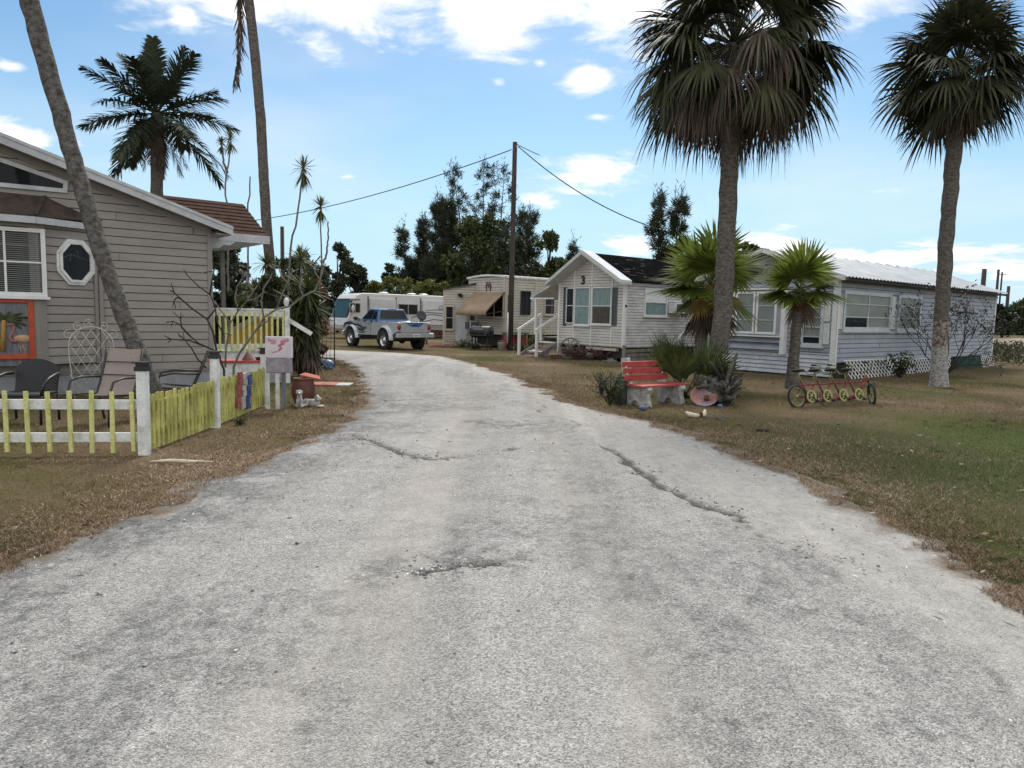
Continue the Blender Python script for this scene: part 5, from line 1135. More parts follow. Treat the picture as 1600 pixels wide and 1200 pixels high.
def farpole(px, y0, y1, Y, lab, r=.13, arm=False):
    a = P(px, y1, Y); b = P(px, y0, Y); o = thing('utility_pole', lab, 'utility pole', V((a.x, Y, 0)))
    MB().tube([(0,0,0),(0,0,b.z)], [r,r*.8], 8).build('pole', M['pole'], o)
    if arm: MB().bar((-1.0,0,b.z-.5),(1.0,0,b.z-.5),.12,.12).build('crossarm', M['pole'], o)
farpole(442, 354, 480, 48, 'dark utility pole behind the shrubs beyond the porch', .16)
farpole(1531, 420, 505, 95, 'thick short utility pole behind the blue home', .35)
farpole(1553, 421, 505, 110, 'slender pale utility pole right of the blue home', .22)
farpole(1559, 425, 505, 150, 'thin twin utility pole right of the blue home', .2, True)
farpole(1571, 447, 505, 120, 'dark utility pole just above the round dark tree', .3)

# ================================================================== smoker, table, bucket and yard clutter by home 4
g0 = G(752, 547); o = thing('smoker_grill', 'black barrel smoker grill standing in front of home 4', 'grill', g0, R(-28))
m = MB(); m.lathe([(.001,-.50),(.25,-.50),(.27,-.47),(.27,.47),(.25,.50),(.001,.50)], 20, (0,0,.82), 'x'); br = m.build('barrel', M['grill'], o)
m = MB(); m.lathe([(.001,.51),(.10,.51),(.10,.535),(.001,.54)], 12, (0,0,.86), 'x'); m.build('damper', M['black'], br)
for x in (-.4, .4):
    for y in (-.18, .18): MB().bar((x,y,0),(x,y*.8,.66),.045,.045).build('leg', M['black'], o)
m = MB(); m.box(-.5,-.52,.66,.5,-.27,.69); m.bar((-.45,-.28,.85),(-.45,-.5,.69),.02,.02); m.bar((.45,-.28,.85),(.45,-.5,.69),.02,.02); m.build('shelf', M['black'], o)
m = MB(); m.tube([(-.3,.1,1.05),(-.3,.1,1.32)], .045, 10); m.build('chimney', M['black'], o)
m = MB(); m.bar((-.25,-.30,.95),(.25,-.30,.95),.025,.025); m.build('handle', M['steel'], o)
m = MB(); m.lathe([(.05,1.11),(.05,1.20),(.001,1.20)],8,(-.05,-.02,0)); m.build('thermometer', M['black'], o)
o = thing('bucket', 'grey bucket on the grass beside the utility pole', 'bucket', G(783, 548))
m = MB(); m.lathe([(.001,.01),(.13,.01),(.17,.36),(.18,.37),(.165,.36),(.125,.03)], 16); m.build('pail', M['slab'], o); MB().tube([(-.17,0,.34),(-.14,-.1,.42),(0,-.14,.46),(.14,-.1,.42),(.17,0,.34)],.008,6).build('handle', M['steel'], o)
t0 = G(805, 546); o = thing('garden_table', 'green topped table with red legs behind the utility pole', 'table', t0, R(8))
MB().box(-.65,-.3,.74,.62,.35,.79).build('tabletop', M['green'], o, bevel=.01)
for x in (-.52, .5):
    for y in (-.22, .26): MB().bar((x,y,0),(x,y,.74),.11,.09).build('leg', M['dullred'], o)
MB().box(-.6,.2,.2,.56,.23,.70).build('back_panel', M['red'], o)
o = thing('timber_bench', 'low brown timber bench against the annex behind the pickup', 'bench', G(681, 538), R(10))
MB().box(-.55,-.2,.40,.5,.2,.45).build('seat', M['brownwood'], o)
MB().box(-.55,.2,.45,.5,.24,.75).build('backrest', M['brownwood'], o)
for x in (-.48,.42):
    for y in (-.15,.18): MB().bar((x,y,0),(x,y,.40),.07,.07).build('leg', M['brownwood'], o)
d0 = P(659, 493, 34); o = thing('satellite_dish', 'dark round satellite dish on a post behind the pickup', 'satellite dish', V((d0.x,34,0)), R(-20))
MB().tube([(0,.1,0),(0,.1,d0.z)], .03, 8).build('mast', M['black'], o)
m = MB(); m.M = Matrix.Translation((0,0,d0.z)) @ Matrix.Rotation(R(14),4,'X'); m.lathe([(.001,.06),(.15,.045),(.25,.0),(.25,-.01),(.15,.03),(.001,.045)],20,(0,0,0),'y'); m.build('reflector', M['grey_shutter'], o)
o = thing('concrete_slab', 'pinkish concrete slab on the ground beside the annex', 'slab', G(690, 541), R(12)); MB().box(-.6,-.25,0,.6,.25,.06).build('paving', M['dullred'], o, bevel=.01)
rk = random.Random(3)
for i, (px, py, r, lab) in enumerate(((727,541,.22,'grey rock heap in front of the annex door'),(738,541,.28,'largest dark rock left of the smoker'),(746,543,.2,'small rock under the left end of the smoker'),(830,553.5,.26,'pale flat stone at the foot of the porch steps'),(846,556,.16,'small pale stone beside the right step post'))):
    m = MB(); m.ell((0,0,r*.35),(r,r*.8,r*.55),9,6); m.v = [(x*(1+rk.uniform(-.18,.18)),y*(1+rk.uniform(-.18,.18)),max(0,z*(1+rk.uniform(-.2,.2)))) for x, y, z in m.v]
    tag(m.build('garden_rock', M['slab'], None, loc=tuple(G(px,py))), lab, 'rock', 'garden rocks around home 4')

M['blue_dull'] = mat('dull_blue_paint', (.03,.05,.12), .7, col2=(.08,.13,.24), scale=14)
# ================================================================== red park bench
bc = (G(1003,636)+G(1070,630))/2 + V((-.62,.78,0))*.20; o = thing('park_bench', 'red slatted bench with rough concrete ends under the palms', 'bench', bc, R(38))
for i, z in enumerate((.50,.625,.75)):
    m = MB(); y = .165+.035*i; m.bar((-.70,y,z),(.50,y,z),.035,.105,(0,-.15,1)); m.build('back_slat', M['red'], o, bevel=.004)
    for x in (-.62,.36,.46): MB().ell((x,y-.025,z-.05),(.022,.012,.014),8,6).build('bolt', M['white'], o) if i else None
for i in range(3): m = MB(); m.box(-.66,-.26+.145*i,.355,.66,-.13+.145*i,.39); m.build('seat_slat', M['red'], o, bevel=.004)
M['rough'] = mat('chipped_white_concrete', (.22,.215,.20), .95, col2=(.46,.45,.43), scale=9, thr=(.35,.6), bump=.012, bscale=28, fine=.2)
for x in (-.52,.42):
    m = MB(); pf = [(-.30,.0),(-.12,.0),(-.10,.08),(-.02,.13),(.08,.10),(.12,.0),(.28,.0),(.26,.16),(.25,.34),(.34,.62),(.37,.84),(.29,.86),(.20,.55),(.17,.36),(-.27,.35),(-.30,.30),(-.24,.24),(-.25,.12)]
    n = len(pf); m.add([(x-.06,y,z) for y,z in pf]+[(x+.06,y,z) for y,z in pf], [tuple(range(n)), tuple(range(2*n-1,n-1,-1))]+[(i,(i+1)%n,(i+1)%n+n,i+n) for i in range(n)]); m.build('bench_end', M['rough'], o, bevel=.02)
pb = G(970,631); tag(MB().tube([(0,0,-.05),(0,0,.3),(.005,0,.52)], [.14,.13,.125], 16).build('mooring_pile', M['pile'], None, loc=tuple(pb)), 'short dark green round post at the left end of the red bench', 'post')
o = thing('disc_blade', 'round rusty disc leaning below the right end of the bench', 'disc', G(1099,634), R(-14))
m = MB(); m.M = Matrix.Translation((0,.05,.165)) @ Matrix.Rotation(R(-48),4,'X'); m.lathe([(.001,.045),(.1,.038),(.2,.012),(.255,-.02),(.26,-.028),(.2,.004),(.001,.03)],32,(0,0,0),'y'); m.v = [(x,y,z) for x,y,z in m.v]; m.build('blade', M['rust_disc'], o)
m = MB(); m.M = Matrix.Translation((.05,-.0,.15)) @ Matrix.Rotation(R(-48),4,'X'); m.box(-.045,-.03,-.045,.045,.03,.045); m.build('hub', M['bark_red'], o)
for px, py, r, mt, lab in ((1004,641,.075,'blue_dull','dark blue glazed lump by the front leg of the red bench'),(1125,636,.055,'lblue','light blue lump beside the rusty disc')):
    m = MB(); m.ell((0,0,r*.5),(r,r*.8,r*.6),10,8); m.v = [(x*(1+rk.uniform(-.1,.1)),y*(1+rk.uniform(-.1,.1)),max(0,z)) for x,y,z in m.v]; tag(m.build('painted_stone', M[mt], None, loc=tuple(G(px,py))), lab, 'stone')
o = thing('dry_husk', 'pale split palm husk lying on the grass before the disc', 'husk', G(1092,652))
m = MB(); m.tube([(-.22,.02,.09),(-.17,0,.045),(-.08,-.04,.03),(.0,-.06,.04)],[.012,.04,.045,.02],8).build('left_shell', M['bone'], o); o.children[0].name = 'husk_shell'
MB().tube([(.04,-.05,.03),(.09,.0,.06),(.11,.05,.12)],[.03,.04,.02],8).build('husk_shell', M['bone'], o); MB().ell((.02,-.05,.05),(.035,.03,.05),8,6).build('husk_core', M['bark_red'], o)
# ================================================================== multi-seat tandem bicycle
ra, fa = G(1247,637), G(1371,631); dr = (fa-ra); o = thing('tandem_bicycle', 'red four seat tandem bicycle leaning on its stand by the small fan palm', 'bicycle', ra, math.atan2(dr.y, dr.x)); BL = dr.length
tilt = Matrix.Rotation(R(-13),4,'X')
M['bike_red'] = mat('oxidised_red_paint', (.10,.012,.013), .7, col2=(.21,.03,.03), scale=9); M['bike_yellow'] = mat('dull_lime_paint', (.19,.20,.08), .6, .2, 12)
M['chain_lime'] = mat('lime_chainring_paint', (.30,.33,.12), .6, .25, 14)
def bm_(): m = MB(); m.M = tilt; return m
def bwheel(cx, cz, r, M2=None):
    m = bm_(); 
    if M2: m.M = tilt @ M2
    m.tube([(cx+r*math.cos(a),0,cz+r*math.sin(a)) for a in np.linspace(0,2*math.pi,29)], .024, 8); w_ = m.build('wheel', M['rubber'], o)
    m = bm_(); 
    if M2: m.M = tilt @ M2
    m.tube([(cx+r*.88*math.cos(a),0,cz+r*.88*math.sin(a)) for a in np.linspace(0,2*math.pi,29)], .016, 6); rm = m.build('rim', M['bike_yellow'], w_)
    m = bm_(); 
    if M2: m.M = tilt @ M2
    for i in range(10): a = 2*math.pi*i/10; m.bar((cx,0,cz),(cx+r*.88*math.cos(a),0,cz+r*.88*math.sin(a)),.007,.007)
    m.ell((cx,0,cz),(.035,.05,.035),8,6); m.build('spoke', M['bike_yellow'], w_)
RWR = .205; bwheel(0, RWR, RWR)
FX = BL-.12; tf = Matrix.Translation((FX,0,0)) @ Matrix.Rotation(R(55),4,'Z') @ Matrix.Translation((-FX,0,0)); bwheel(FX+.02, RWR, RWR, tf)
fr = bm_(); seats = [.17+.43*i for i in range(4)]; bz = .20
fr.tube([(.22,0,.11),(FX-.36,0,.16)], .038, 8); fr.tube([(.0,.05,RWR),(.28,.03,.20)], .014, 6); fr.tube([(.0,-.05,RWR),(.28,-.03,.20)], .014, 6); fr.tube([(.02,.05,RWR),(.18,.02,.44)], .012, 6)
for x in seats: fr.tube([(x+.14,0,.17),(x-.02,0,.50)], .018, 6); fr.tube([(x+.14,0,.17),(x+.34,0,.48)], .017, 6)
fr.tube([(.10,0,.42),(FX-.22,0,.46)], .016, 6); fr.tube([(FX-.42,0,.19),(FX-.10,0,.50)], .022, 6); fr.tube([(FX-.25,0,.46),(FX-.08,0,.55)], .02, 6); fr.build('frame', M['bike_red'], o)
m = bm_(); m.tube([(FX-.12,0,.60),(FX-.06,.0,.44)],.024,8); m.build('head_tube', M['bike_red'], o)
for s in (-1,1):
    m = bm_(); m.M = tilt @ tf; m.tube([(FX-.08,s*.05,.44),(FX+.02,s*.045,RWR)],.016,6); m.build('fork_leg', M['black'], o)
for i, x in enumerate(seats):
    m = bm_(); m.tube([(x-.02,0,.50),(x-.07,0,.68)], .014, 6); m.build('seat_post', M['bike_yellow'], o)
    m = bm_(); m.ell((x-.07,0,.705),(.13,.085,.035),12,6); m.ell((x+.05,0,.70),(.08,.03,.025),8,6); m.build('saddle', M['rubber'], o)
    m = bm_(); cx = x+.14; n = 20; vs = []
    for r in (.125,.09): vs += [(cx+r*math.cos(2*math.pi*j/n), -.07, .20+r*math.sin(2*math.pi*j/n)) for j in range(n)]
    m.add(vs, [(j,(j+1)%n,n+(j+1)%n,n+j) for j in range(n)])
    for j in range(6): a = 2*math.pi*j/6; m.bar((cx,-.07,.20),(cx+.09*math.cos(a),-.07,.20+.09*math.sin(a)),.008,.02,(0,1,0))
    m.ell((cx,-.07,.20),(.03,.015,.03),8,6); m.build('chainring', M['chain_lime'], o)
    m = bm_(); m.bar((cx,-.09,.20),(cx+.1,-.09,.10),.012,.02); m.box(cx+.06,-.17,.085,cx+.14,-.09,.11); m.build('pedal', M['black'], o)
    hx_ = x+.34 if i < 3 else FX-.12
    m = bm_(); m.tube([(hx_,0,.48),(hx_-.02,0,.62)],.013,6); hz = .62 if i < 3 else .66
    for s in (-1,1): m.tube([(hx_-.02,0,hz),(hx_,s*.14,hz+.02),(hx_-.03,s*.2,hz+.14),(hx_-.16,s*.21,hz+.15)],.012,6)
    hb = m.build('handlebar', M['bike_yellow'], o)
    for s in (-1,1): m = bm_(); m.tube([(hx_-.16,s*.21,hz+.15),(hx_-.26,s*.21,hz+.15)],.019,6); m.build('grip', M['rubber'], hb)
m = bm_(); m.tube([(.5,-.03,.15),(.5,-.16,.0)],.012,6); m.build('kickstand', M['black'], o)

# ================================================================== picket fence
p1, p2, p3 = V((-4.03,7.71,0)), V((-4.03,9.59,0)), V((-4.14,11.82,0))
o = thing('picket_fence', 'lime yellow picket fence with white posts along the lawn', 'fence', p1); o['group'] = 'fences'; del o['group']
dA = (V((-5.46,7.50,0))-p1).normalized()
def fpost(p, h, cap=True):
    q = p-p1; m = MB(); m.box(q.x-.05,q.y-.05,-.05,q.x+.05,q.y+.05,h); po = m.build('fence_post', M['white_dirty'], o, bevel=.006)
    if cap:
        m = MB(); m.box(q.x-.062,q.y-.062,h-.035,q.x+.062,q.y+.062,h+.01); m.box(q.x-.05,q.y-.05,h+.01,q.x+.05,q.y+.05,h+.05); m.box(q.x-.078,q.y-.078,h+.05,q.x+.078,q.y+.078,h+.066); m.build('solar_cap', M['black'], po)
fpost(p1, .96); fpost(p2, .98); fpost(p3, .92)
q2 = p2-p1; q3 = p3-p1; e = dA*2.9
for z, w in ((.55,.105),(.19,.10)): m = MB(); m.bar(tuple(dA*.05+V((0,.03,z))), tuple(e+V((0,.03,z))), .03, w); m.build('rail', M['white_dirty'], o)
fr_ = random.Random(8)
for i in range(13):
    c = dA*(.11+.212*i)+V((0,-.005,0)); t = fr_.uniform(-.012,.012); m = MB(); m.bar((c.x,c.y,.03+fr_.uniform(-.01,.01)),(c.x+t,c.y,.70+fr_.uniform(-.012,.012)),.042,.022,(0,1,0)); m.build('picket', M['yellow'], o)
for a, b, n in ((V((0,0,0)),q2,17),(q2,q3,19)):
    for z in (.52,.20): m = MB(); m.bar(tuple(a+V((-.03,.06,z))), tuple(b+V((-.03,-.06,z))), .03, .09); m.build('rail', M['yellow_stained'], o)
    for i in range(n):
        t = (i+.9)/(n+.8); c = a.lerp(b, t)+V((.005,0,0)); sag = .02*math.sin(t*math.pi); tt = fr_.uniform(-.01,.01)
        m = MB(); c.x += fr_.uniform(-.006,.006); m.bar((c.x,c.y,.03),(c.x,c.y+tt,.66-sag+fr_.uniform(-.02,.02)),.020,.056,(0,1,0)); m.build('picket', M['yellow_stained'], o)
# patriotic block hanging on the fence
c = q2.lerp(q3,.47)+p1; o = thing('hanging_ornament', 'red, white and blue wooden block hanging draped on the yellow fence', 'ornament', c+V((.03,0,.1)), 0)
M['flagred'] = mat('weathered_red_block', (.20,.03,.035), .8, col2=(.34,.10,.09), scale=9); M['flagblue'] = mat('weathered_blue_block', (.03,.035,.14), .8, col2=(.07,.09,.26), scale=9); M['flagwhite'] = mat('weathered_white_block', (.26,.25,.22), .8, col2=(.50,.48,.44), scale=10)
for k, (mt, nm, y0) in enumerate((('flagred','red_strip',-.18),('flagwhite','white_strip',0),('flagblue','blue_strip',.19))):
    m = MB()
    for i in range(6): dy = -.02*i+(.02 if i%2 else -.015); m.M = Matrix.Translation((.035,y0+dy,.52-.088*i-.03*k+.03)) @ Matrix.Rotation(R(fr_.uniform(-9,9)),4,'X'); m.box(-.015,-.068,-.042,.015,.068,.042)
    m.M = None; m.build(nm, M[mt], o)

# ================================================================== patio chairs, trellis
def sling_chair(pos, rz, lab, fab, h=1.02):
    o = thing('patio_chair', lab, 'chair', pos, rz, 'sling patio chairs behind the fence')
    for s in (-1,1):
        m = MB(); m.tube([(s*.28,-.30,0),(s*.28,-.27,.38),(s*.28,-.22,.42),(s*.28,.20,.38),(s*.28,.34,.70),(s*.28,.44,h)],.016,8); m.tube([(s*.28,.24,.40),(s*.28,.34,0)],.015,8); m.build('side_frame', M['bronze'], o)
        m = MB(); m.tube([(s*.30,-.29,.12),(s*.31,-.30,.45),(s*.32,-.24,.60),(s*.32,-.05,.64),(s*.30,.30,.62)],.016,8); m.build('arm', M['bronze'], o)
    m = MB(); pr_ = [(-.24,.425),(-.1,.40),(.08,.375),(.20,.385),(.27,.52),(.35,.72),(.41,.88),(.455,h)]; vs = []
    for y, z in pr_:
        for x in np.linspace(-.265,.265,7): vs.append((x,y+.012*(1-(x/.265)**2),z-.012*(1-(x/.265)**2)))
    k = 7; m.smooth = True; m.add(vs, [(i*k+j,(i+1)*k+j,(i+1)*k+j+1,i*k+j+1) for i in range(len(pr_)-1) for j in range(k-1)]); m.build('sling', M[fab], o)
    m = MB()
    for y, z in ((.325,.65),(.39,.83)): m.bar((-.26,y-.012,z),(.26,y-.012,z),.012,.012)
    m.build('seam', M['bronze'], o)
    return o
sling_chair(P(163,600,9.75)*V((1,1,0)), R(-8), 'taupe sling patio chair in front of the leaning palm trunk', 'sling')
sling_chair(P(278,600,10.9)*V((1,1,0)), R(-66), 'striped sling patio chair seen edge-on between the two fence posts', 'sling_dark', .95)
cp = P(42,600,9.7)*V((1,1,0)); o = thing('wicker_chair', 'black wicker armchair below the flamingo plaque', 'chair', cp, R(8))
m = MB(); n = 12; vs = []
for i in range(n+1):
    t = i/n; x = -.27+.54*t; top = .62+.24*math.sin(math.pi*(.12+.76*t))**.7
    for v in (0,.5,1): vs.append((x*(1+.04*v), .22+.09*v-.05*math.sin(math.pi*t), .40+(top-.40)*v))
m.smooth = True; m.add(vs, [(3*i+j,3*i+3+j,3*i+4+j,3*i+1+j) for i in range(n) for j in (0,1)]); m.add([(x,y+.03,z) for x,y,z in vs], [(3*i+j,3*i+1+j,3*i+4+j,3*i+3+j) for i in range(n) for j in (0,1)]); m.build('backrest', M['wicker'], o)
MB().box(-.27,-.26,.37,.27,.24,.42).build('seat', M['wicker'], o, bevel=.02)
for s in (-1,1):
    m = MB(); m.tube([(s*.30,.26,.66),(s*.33,.1,.66),(s*.34,-.12,.62),(s*.33,-.24,.55),(s*.30,-.26,.40)],.022,8); m.build('arm', M['black'], o)
    for y in (-.25,.25): MB().tube([(s*.28,y,0),(s*.28,y*.95,.40)],.018,8).build('leg', M['black'], o)
tp_ = P(145,600,12.1); o = thing('wire_trellis', 'cream wire arch trellis with scrolls against the tan home', 'trellis', V((tp_.x,12.1,0)), R(30))
m = MB(); hw = .33; zt = .95
archp = [(-hw*.8,0,.0),(-hw*.9,0,.4),(-hw,0,.8)]+[(hw*math.cos(a),0,zt+hw*.95*math.sin(a)) for a in np.linspace(math.pi,0,13)]+[(hw,0,.8),(hw*.9,0,.4),(hw*.8,0,0)]
m.tube(archp,.009,6).build('arch', M['wire_white'], o)
m = MB()
for s in (-1,1):
    for k in np.arange(-.9,1.4,.26):
        pts = [(s*(-hw+t*2*hw),0,k+t*1.1) for t in np.linspace(0,1,21)]
        pts = [p for p in pts if p[2] > .08 and (p[2] < zt or p[0]**2+((p[2]-zt)/.95)**2 < hw**2)]
        if len(pts) > 1: m.tube([pts[0],pts[-1]],.0045,5)
m.build('lattice_wire', M['wire_white'], o)
for k, a in enumerate((150,120,95,60,30)):
    c = (hw*1.14*math.cos(R(a)), 0, zt+hw*1.14*.95*math.sin(R(a))); s = 1 if a < 90 else -1
    MB().tube([(c[0]+s*(.015+.0045*i)*math.cos(.55*i)*1.0,0,c[2]+(.015+.0045*i)*math.sin(.55*i)) for i in range(16)],.006,5).build('scroll', M['wire_white'], o)

# ================================================================== sign, barrel pot, figurines and the clutter at the fence end
sg = G(436, 640); o = thing('yard_sign', 'white yard sign with faded pink marks on a white leg', 'sign', sg, R(4)); Y = sg.y
M['sign'] = mat('sun_faded_sign', (.42,.37,.40), .7, col2=(.62,.56,.58), scale=2.2, thr=(.35,.6)); M['sign_grey'] = mat('stained_sign_lower', (.14,.125,.14), .8, col2=(.34,.31,.34), scale=5, thr=(.3,.65)); M['pink'] = mat('faded_pink', (.42,.12,.20), .7, col2=(.46,.26,.32), scale=7)
m = MB(); m.box(-.21,-.02,.84,.23,.02,1.19); m.build('board', M['sign'], o, bevel=.015)
m = MB(); m.box(-.20,-.014,.60,.22,.018,.835); m.build('lower_board', M['sign_grey'], o, bevel=.02)
for a, b, wd in (((-.16,1.13),(-.03,1.11),.045),((-.12,1.085),(-.04,1.08),.035),((.04,1.10),(.17,1.14),.05),((.0,1.03),(.10,1.09),.045),((.01,.96),(.06,1.02),.04),((-.10,.93),(.0,.95),.02)): m = MB(); m.bar((a[0],-.0215,a[1]),(b[0],-.0215,b[1]),.003,wd,(0,0,1)); m.build('pink_mark', M['pink'], o, bevel=.0014)
for x, mt in ((-.03,'white_dirty'),(-.19,'white_dirty'),(.07,'grey_board')): m = MB(); m.box(x-.03,.021,0,x+.03,.06,.88); m.build('leg', M[mt], o)
pt = G(470, 634); o = thing('barrel_pot', 'terracotta barrel shaped pot behind two dog figurines', 'pot', pt+V((0,.15,0)))
m = MB(); prf = [(.001,.0),(.12,.0),(.16,.08),(.19,.20),(.195,.28),(.175,.38),(.155,.43),(.17,.44),(.175,.465),(.14,.465),(.13,.36),(.001,.36)]; m.lathe(prf, 40); m.v = [(x*(1+.028*math.cos(20*math.atan2(y,x))*(1 if .02 < z < .42 else 0)), y*(1+.028*math.cos(20*math.atan2(y,x))*(1 if .02 < z < .42 else 0)), z) for x,y,z in m.v]; m.build('barrel', M['terracotta'], o)
o2 = thing('roof_tile', 'orange red clay tile laid across the top of the barrel pot', 'tile', pt+V((.06,.2,.47))); m = MB(); m.M = Matrix.Rotation(R(12),4,'Y'); m.add([(-.12,-.1,0),(.24,-.06,0),(.16,.16,0),(-.1,.16,0),(-.12,-.1,.03),(.24,-.06,.03),(.16,.16,.05),(-.1,.16,.05)],[(0,3,2,1),(4,5,6,7),(0,1,5,4),(1,2,6,5),(2,3,7,6),(3,0,4,7)]); m.build('clay_tile', M['tile'], o2)
def figurine(pos, parts, lab, rz):
    m = MB()
    for c, r in parts: m.ell(c, r, 12, 8)
    ob = m.build('dog_figurine', M['figure'], None, loc=tuple(pos), rz=rz); md = ob.modifiers.new('r','REMESH'); md.mode = 'VOXEL'; md.voxel_size = .008; md.use_smooth_shade = True
    tag(ob, lab, 'figurine', 'dog figurines by the barrel pot')
figurine(G(468,637), [((0,.03,.09),(.06,.075,.10)),((0,0,.17),(.045,.05,.07)),((0,-.02,.26),(.045,.05,.045)),((0,-.07,.25),(.022,.035,.02)),((.045,-.01,.26),(.014,.02,.035)),((-.045,-.01,.26),(.014,.02,.035)),((.03,-.05,.07),(.02,.02,.075)),((-.03,-.05,.07),(.02,.02,.075)),((.05,.02,.03),(.035,.06,.03)),((-.05,.02,.03),(.035,.06,.03))], 'sitting spotted dog figurine in front of the barrel pot', R(15))
figurine(G(488,635.5), [((0,0,.07),(.14,.06,.065)),((-.10,0,.07),(.07,.065,.07)),((.10,-.02,.15),(.045,.04,.045)),((.145,-.02,.14),(.03,.022,.02)),((.09,.02,.18),(.02,.012,.035)),((.09,-.055,.17),(.02,.012,.03)),((.15,-.05,.02),(.07,.018,.018)),((.15,.02,.02),(.07,.018,.018)),((-.12,-.06,.025),(.06,.025,.025))], 'lying dog figurine to the right of the barrel pot', R(-5))
o = thing('red_board', 'faded red and grey board lying on the grass by the road edge', 'board', G(520,601), R(3)); MB().box(-.50,-.38,.0,.12,.25,.035).build('plank', M['dullred'], o); MB().box(.121,-.33,.0,.42,.22,.03).build('plank', M['slab'], o)
st0 = P(385,560,12.9); o = thing('garden_table', 'low white table with a red top in front of the porch', 'table', V((st0.x,12.9,0)), R(20))
MB().box(-.62,-.22,.66,.40,.22,.70).build('tabletop', M['red'], o); MB().box(-.58,-.18,.0,.36,.18,.655).build('base', M['white_dirty'], o)
m = MB(); m.lathe([(.12,.0),(.02,.16),(.001,.16)],8,(0,0,0)); tag(m.build('clay_cone', M['terracotta'], None, loc=(st0.x+.05,12.85,.70)), 'pinkish clay cone on the red topped table', 'ornament')
m = MB(); m.lathe([(.001,0),(.10,0),(.13,.05),(.001,.06)],12); tag(m.build('dark_bowl', M['black'], None, loc=(st0.x+.27,12.95,.70)), 'black bowl at the right end of the red topped table', 'bowl')
tb = G(516,574); o = thing('metal_trellis', 'thin black metal trellis frame beside the big yucca', 'trellis', tb, R(10))
MB().tube([(-.22,0,0),(-.22,0,1.55)],.012,6).tube([(.12,0,0),(.12,0,1.75),(.10,0,1.9)],.016,6).build('upright', M['black'], o); o.children[0].name = 'frame'
m = MB()
for i in range(7): m.tube([(-.22,0,.15+.2*i),(.12,0,.15+.2*i)],.006,5)
for x in (-.1,.0): m.tube([(x,0,.1),(x,0,1.4)],.006,5)
m.build('cross_wire', M['black'], o)
o = thing('garden_ornament', 'blue glazed frog shaped ornament at the foot of the black trellis', 'ornament', G(511,577), R(-20)); m = MB(); m.ell((0,0,.14),(.22,.16,.14),14,8); m.ell((-.12,-.05,.22),(.08,.07,.07),10,6); m.ell((.16,-.06,.06),(.07,.10,.06),10,6); m.build('glazed_body', M['blue_paint'], o)
# ================================================================== small things around home 3
hp = G(1040,563); o = thing('low_picket_fence', 'small white picket panel with a slanted handrail beside home 3', 'fence', hp+V((0,-.6,0)), UZ)
for i in range(7): MB().box(-.55+i*.17,.0,.08,-.49+i*.17,.02,.82).build('picket', M['white'], o)
for z in (.25,.65): MB().box(-.6,.021,z,.62,.05,z+.06).build('rail', M['white'], o)
MB().bar((-.05,-.2,.62),(.75,-.2,1.25),.06,.09).build('handrail', M['white'], o); MB().box(.12,-.23,0,.22,-.16,.78).build('newel_post', M['white'], o)
o = thing('swan_planter', 'pale concrete swan planter in the flower bed of home 3', 'planter', G(923,561), R(20))
m = MB(); m.lathe([(.001,.02),(.12,.02),(.20,.16),(.22,.26),(.19,.25),(.001,.2)],14); m.v = [(x*1.35,y,z) for x,y,z in m.v]; m.build('bowl', M['cream_trim'], o)
MB().tube([(.22,0,.2),(.30,0,.36),(.27,0,.52),(.17,0,.56),(.10,0,.47),(.08,0,.42)],[.06,.045,.04,.042,.035,.012],8).build('neck', M['cream_trim'], o)
o = thing('wagon_wheel', 'weathered grey wagon wheel leaning in the flower bed of home 3', 'wheel', G(889,560), R(-30))
tl = Matrix.Translation((0,0,.4)) @ Matrix.Rotation(R(-20),4,'X'); m = MB(); m.M = tl; m.tube([(.40*math.cos(a),0,.40*math.sin(a)) for a in np.linspace(0,2*math.pi,25)],.03,6); m.build('rim', M['wood'], o)
m = MB(); m.M = tl
for i in range(5): a = R(36*i); m.bar((.4*math.cos(a),0,.4*math.sin(a)),(-.4*math.cos(a),0,-.4*math.sin(a)),.03,.03)
m.build('spoke', M['wood'], o)
o = thing('brick', 'single reddish brick lying at the bottom of the porch steps', 'brick', G(868,560.5), R(10)); MB().box(-.2,-.1,0,.2,.1,.16).build('block', M['terracotta'], o, bevel=.01)
m = MB(); m.bar((-.25,0,.05),(.25,.08,.05),.12,.06); tag(m.build('timber_offcut', M['wood'], None, loc=tuple(G(952,567))), 'pale timber offcut on the grass by the corner post', 'timber')
# ================================================================== far right: parked camper
cq = G(1590, 513); o = thing('camper_trailer', 'white camper trailer far off at the right edge', 'camper', cq, R(6))
m = MB(); m.prism([(-2.6,.5),(2.6,.5),(2.8,1.4),(2.4,2.5),(-2.4,2.5),(-2.8,1.4)], 0, 2.2); m.build('body', M['rv_white'], o, bevel=.1)
for x in (-1.6,-.3,1.2): MB().box(x,-.02,1.45,x+.8,.0,2.0).build('window', M['glass_black'], o)
for x in (-.5,.4): wheel(o, x, .1, .33, .2, None, -1, 'steel')
M['car'] = mat('white_car_paint', (.62,.62,.62), .3, .05, 2, coat=.5)
o = thing('parked_car', 'small white car parked in front of the far camper', 'car', G(1578,514.5), R(10))
m = MB(); m.prism([(-2.1,.35),(2.1,.35),(2.15,.75),(1.3,.85),(.6,1.4),(-1.1,1.4),(-1.7,.9),(-2.15,.8)], -.8, .8); m.build('body', M['car'], o, bevel=.06)
MB().box(-.9,-.815,.95,.6,-.803,1.3).build('window', M['glass_black'], o)
for x in (-1.3,1.3): wheel(o, x, -.72, .32, .2, None, -1, 'steel')
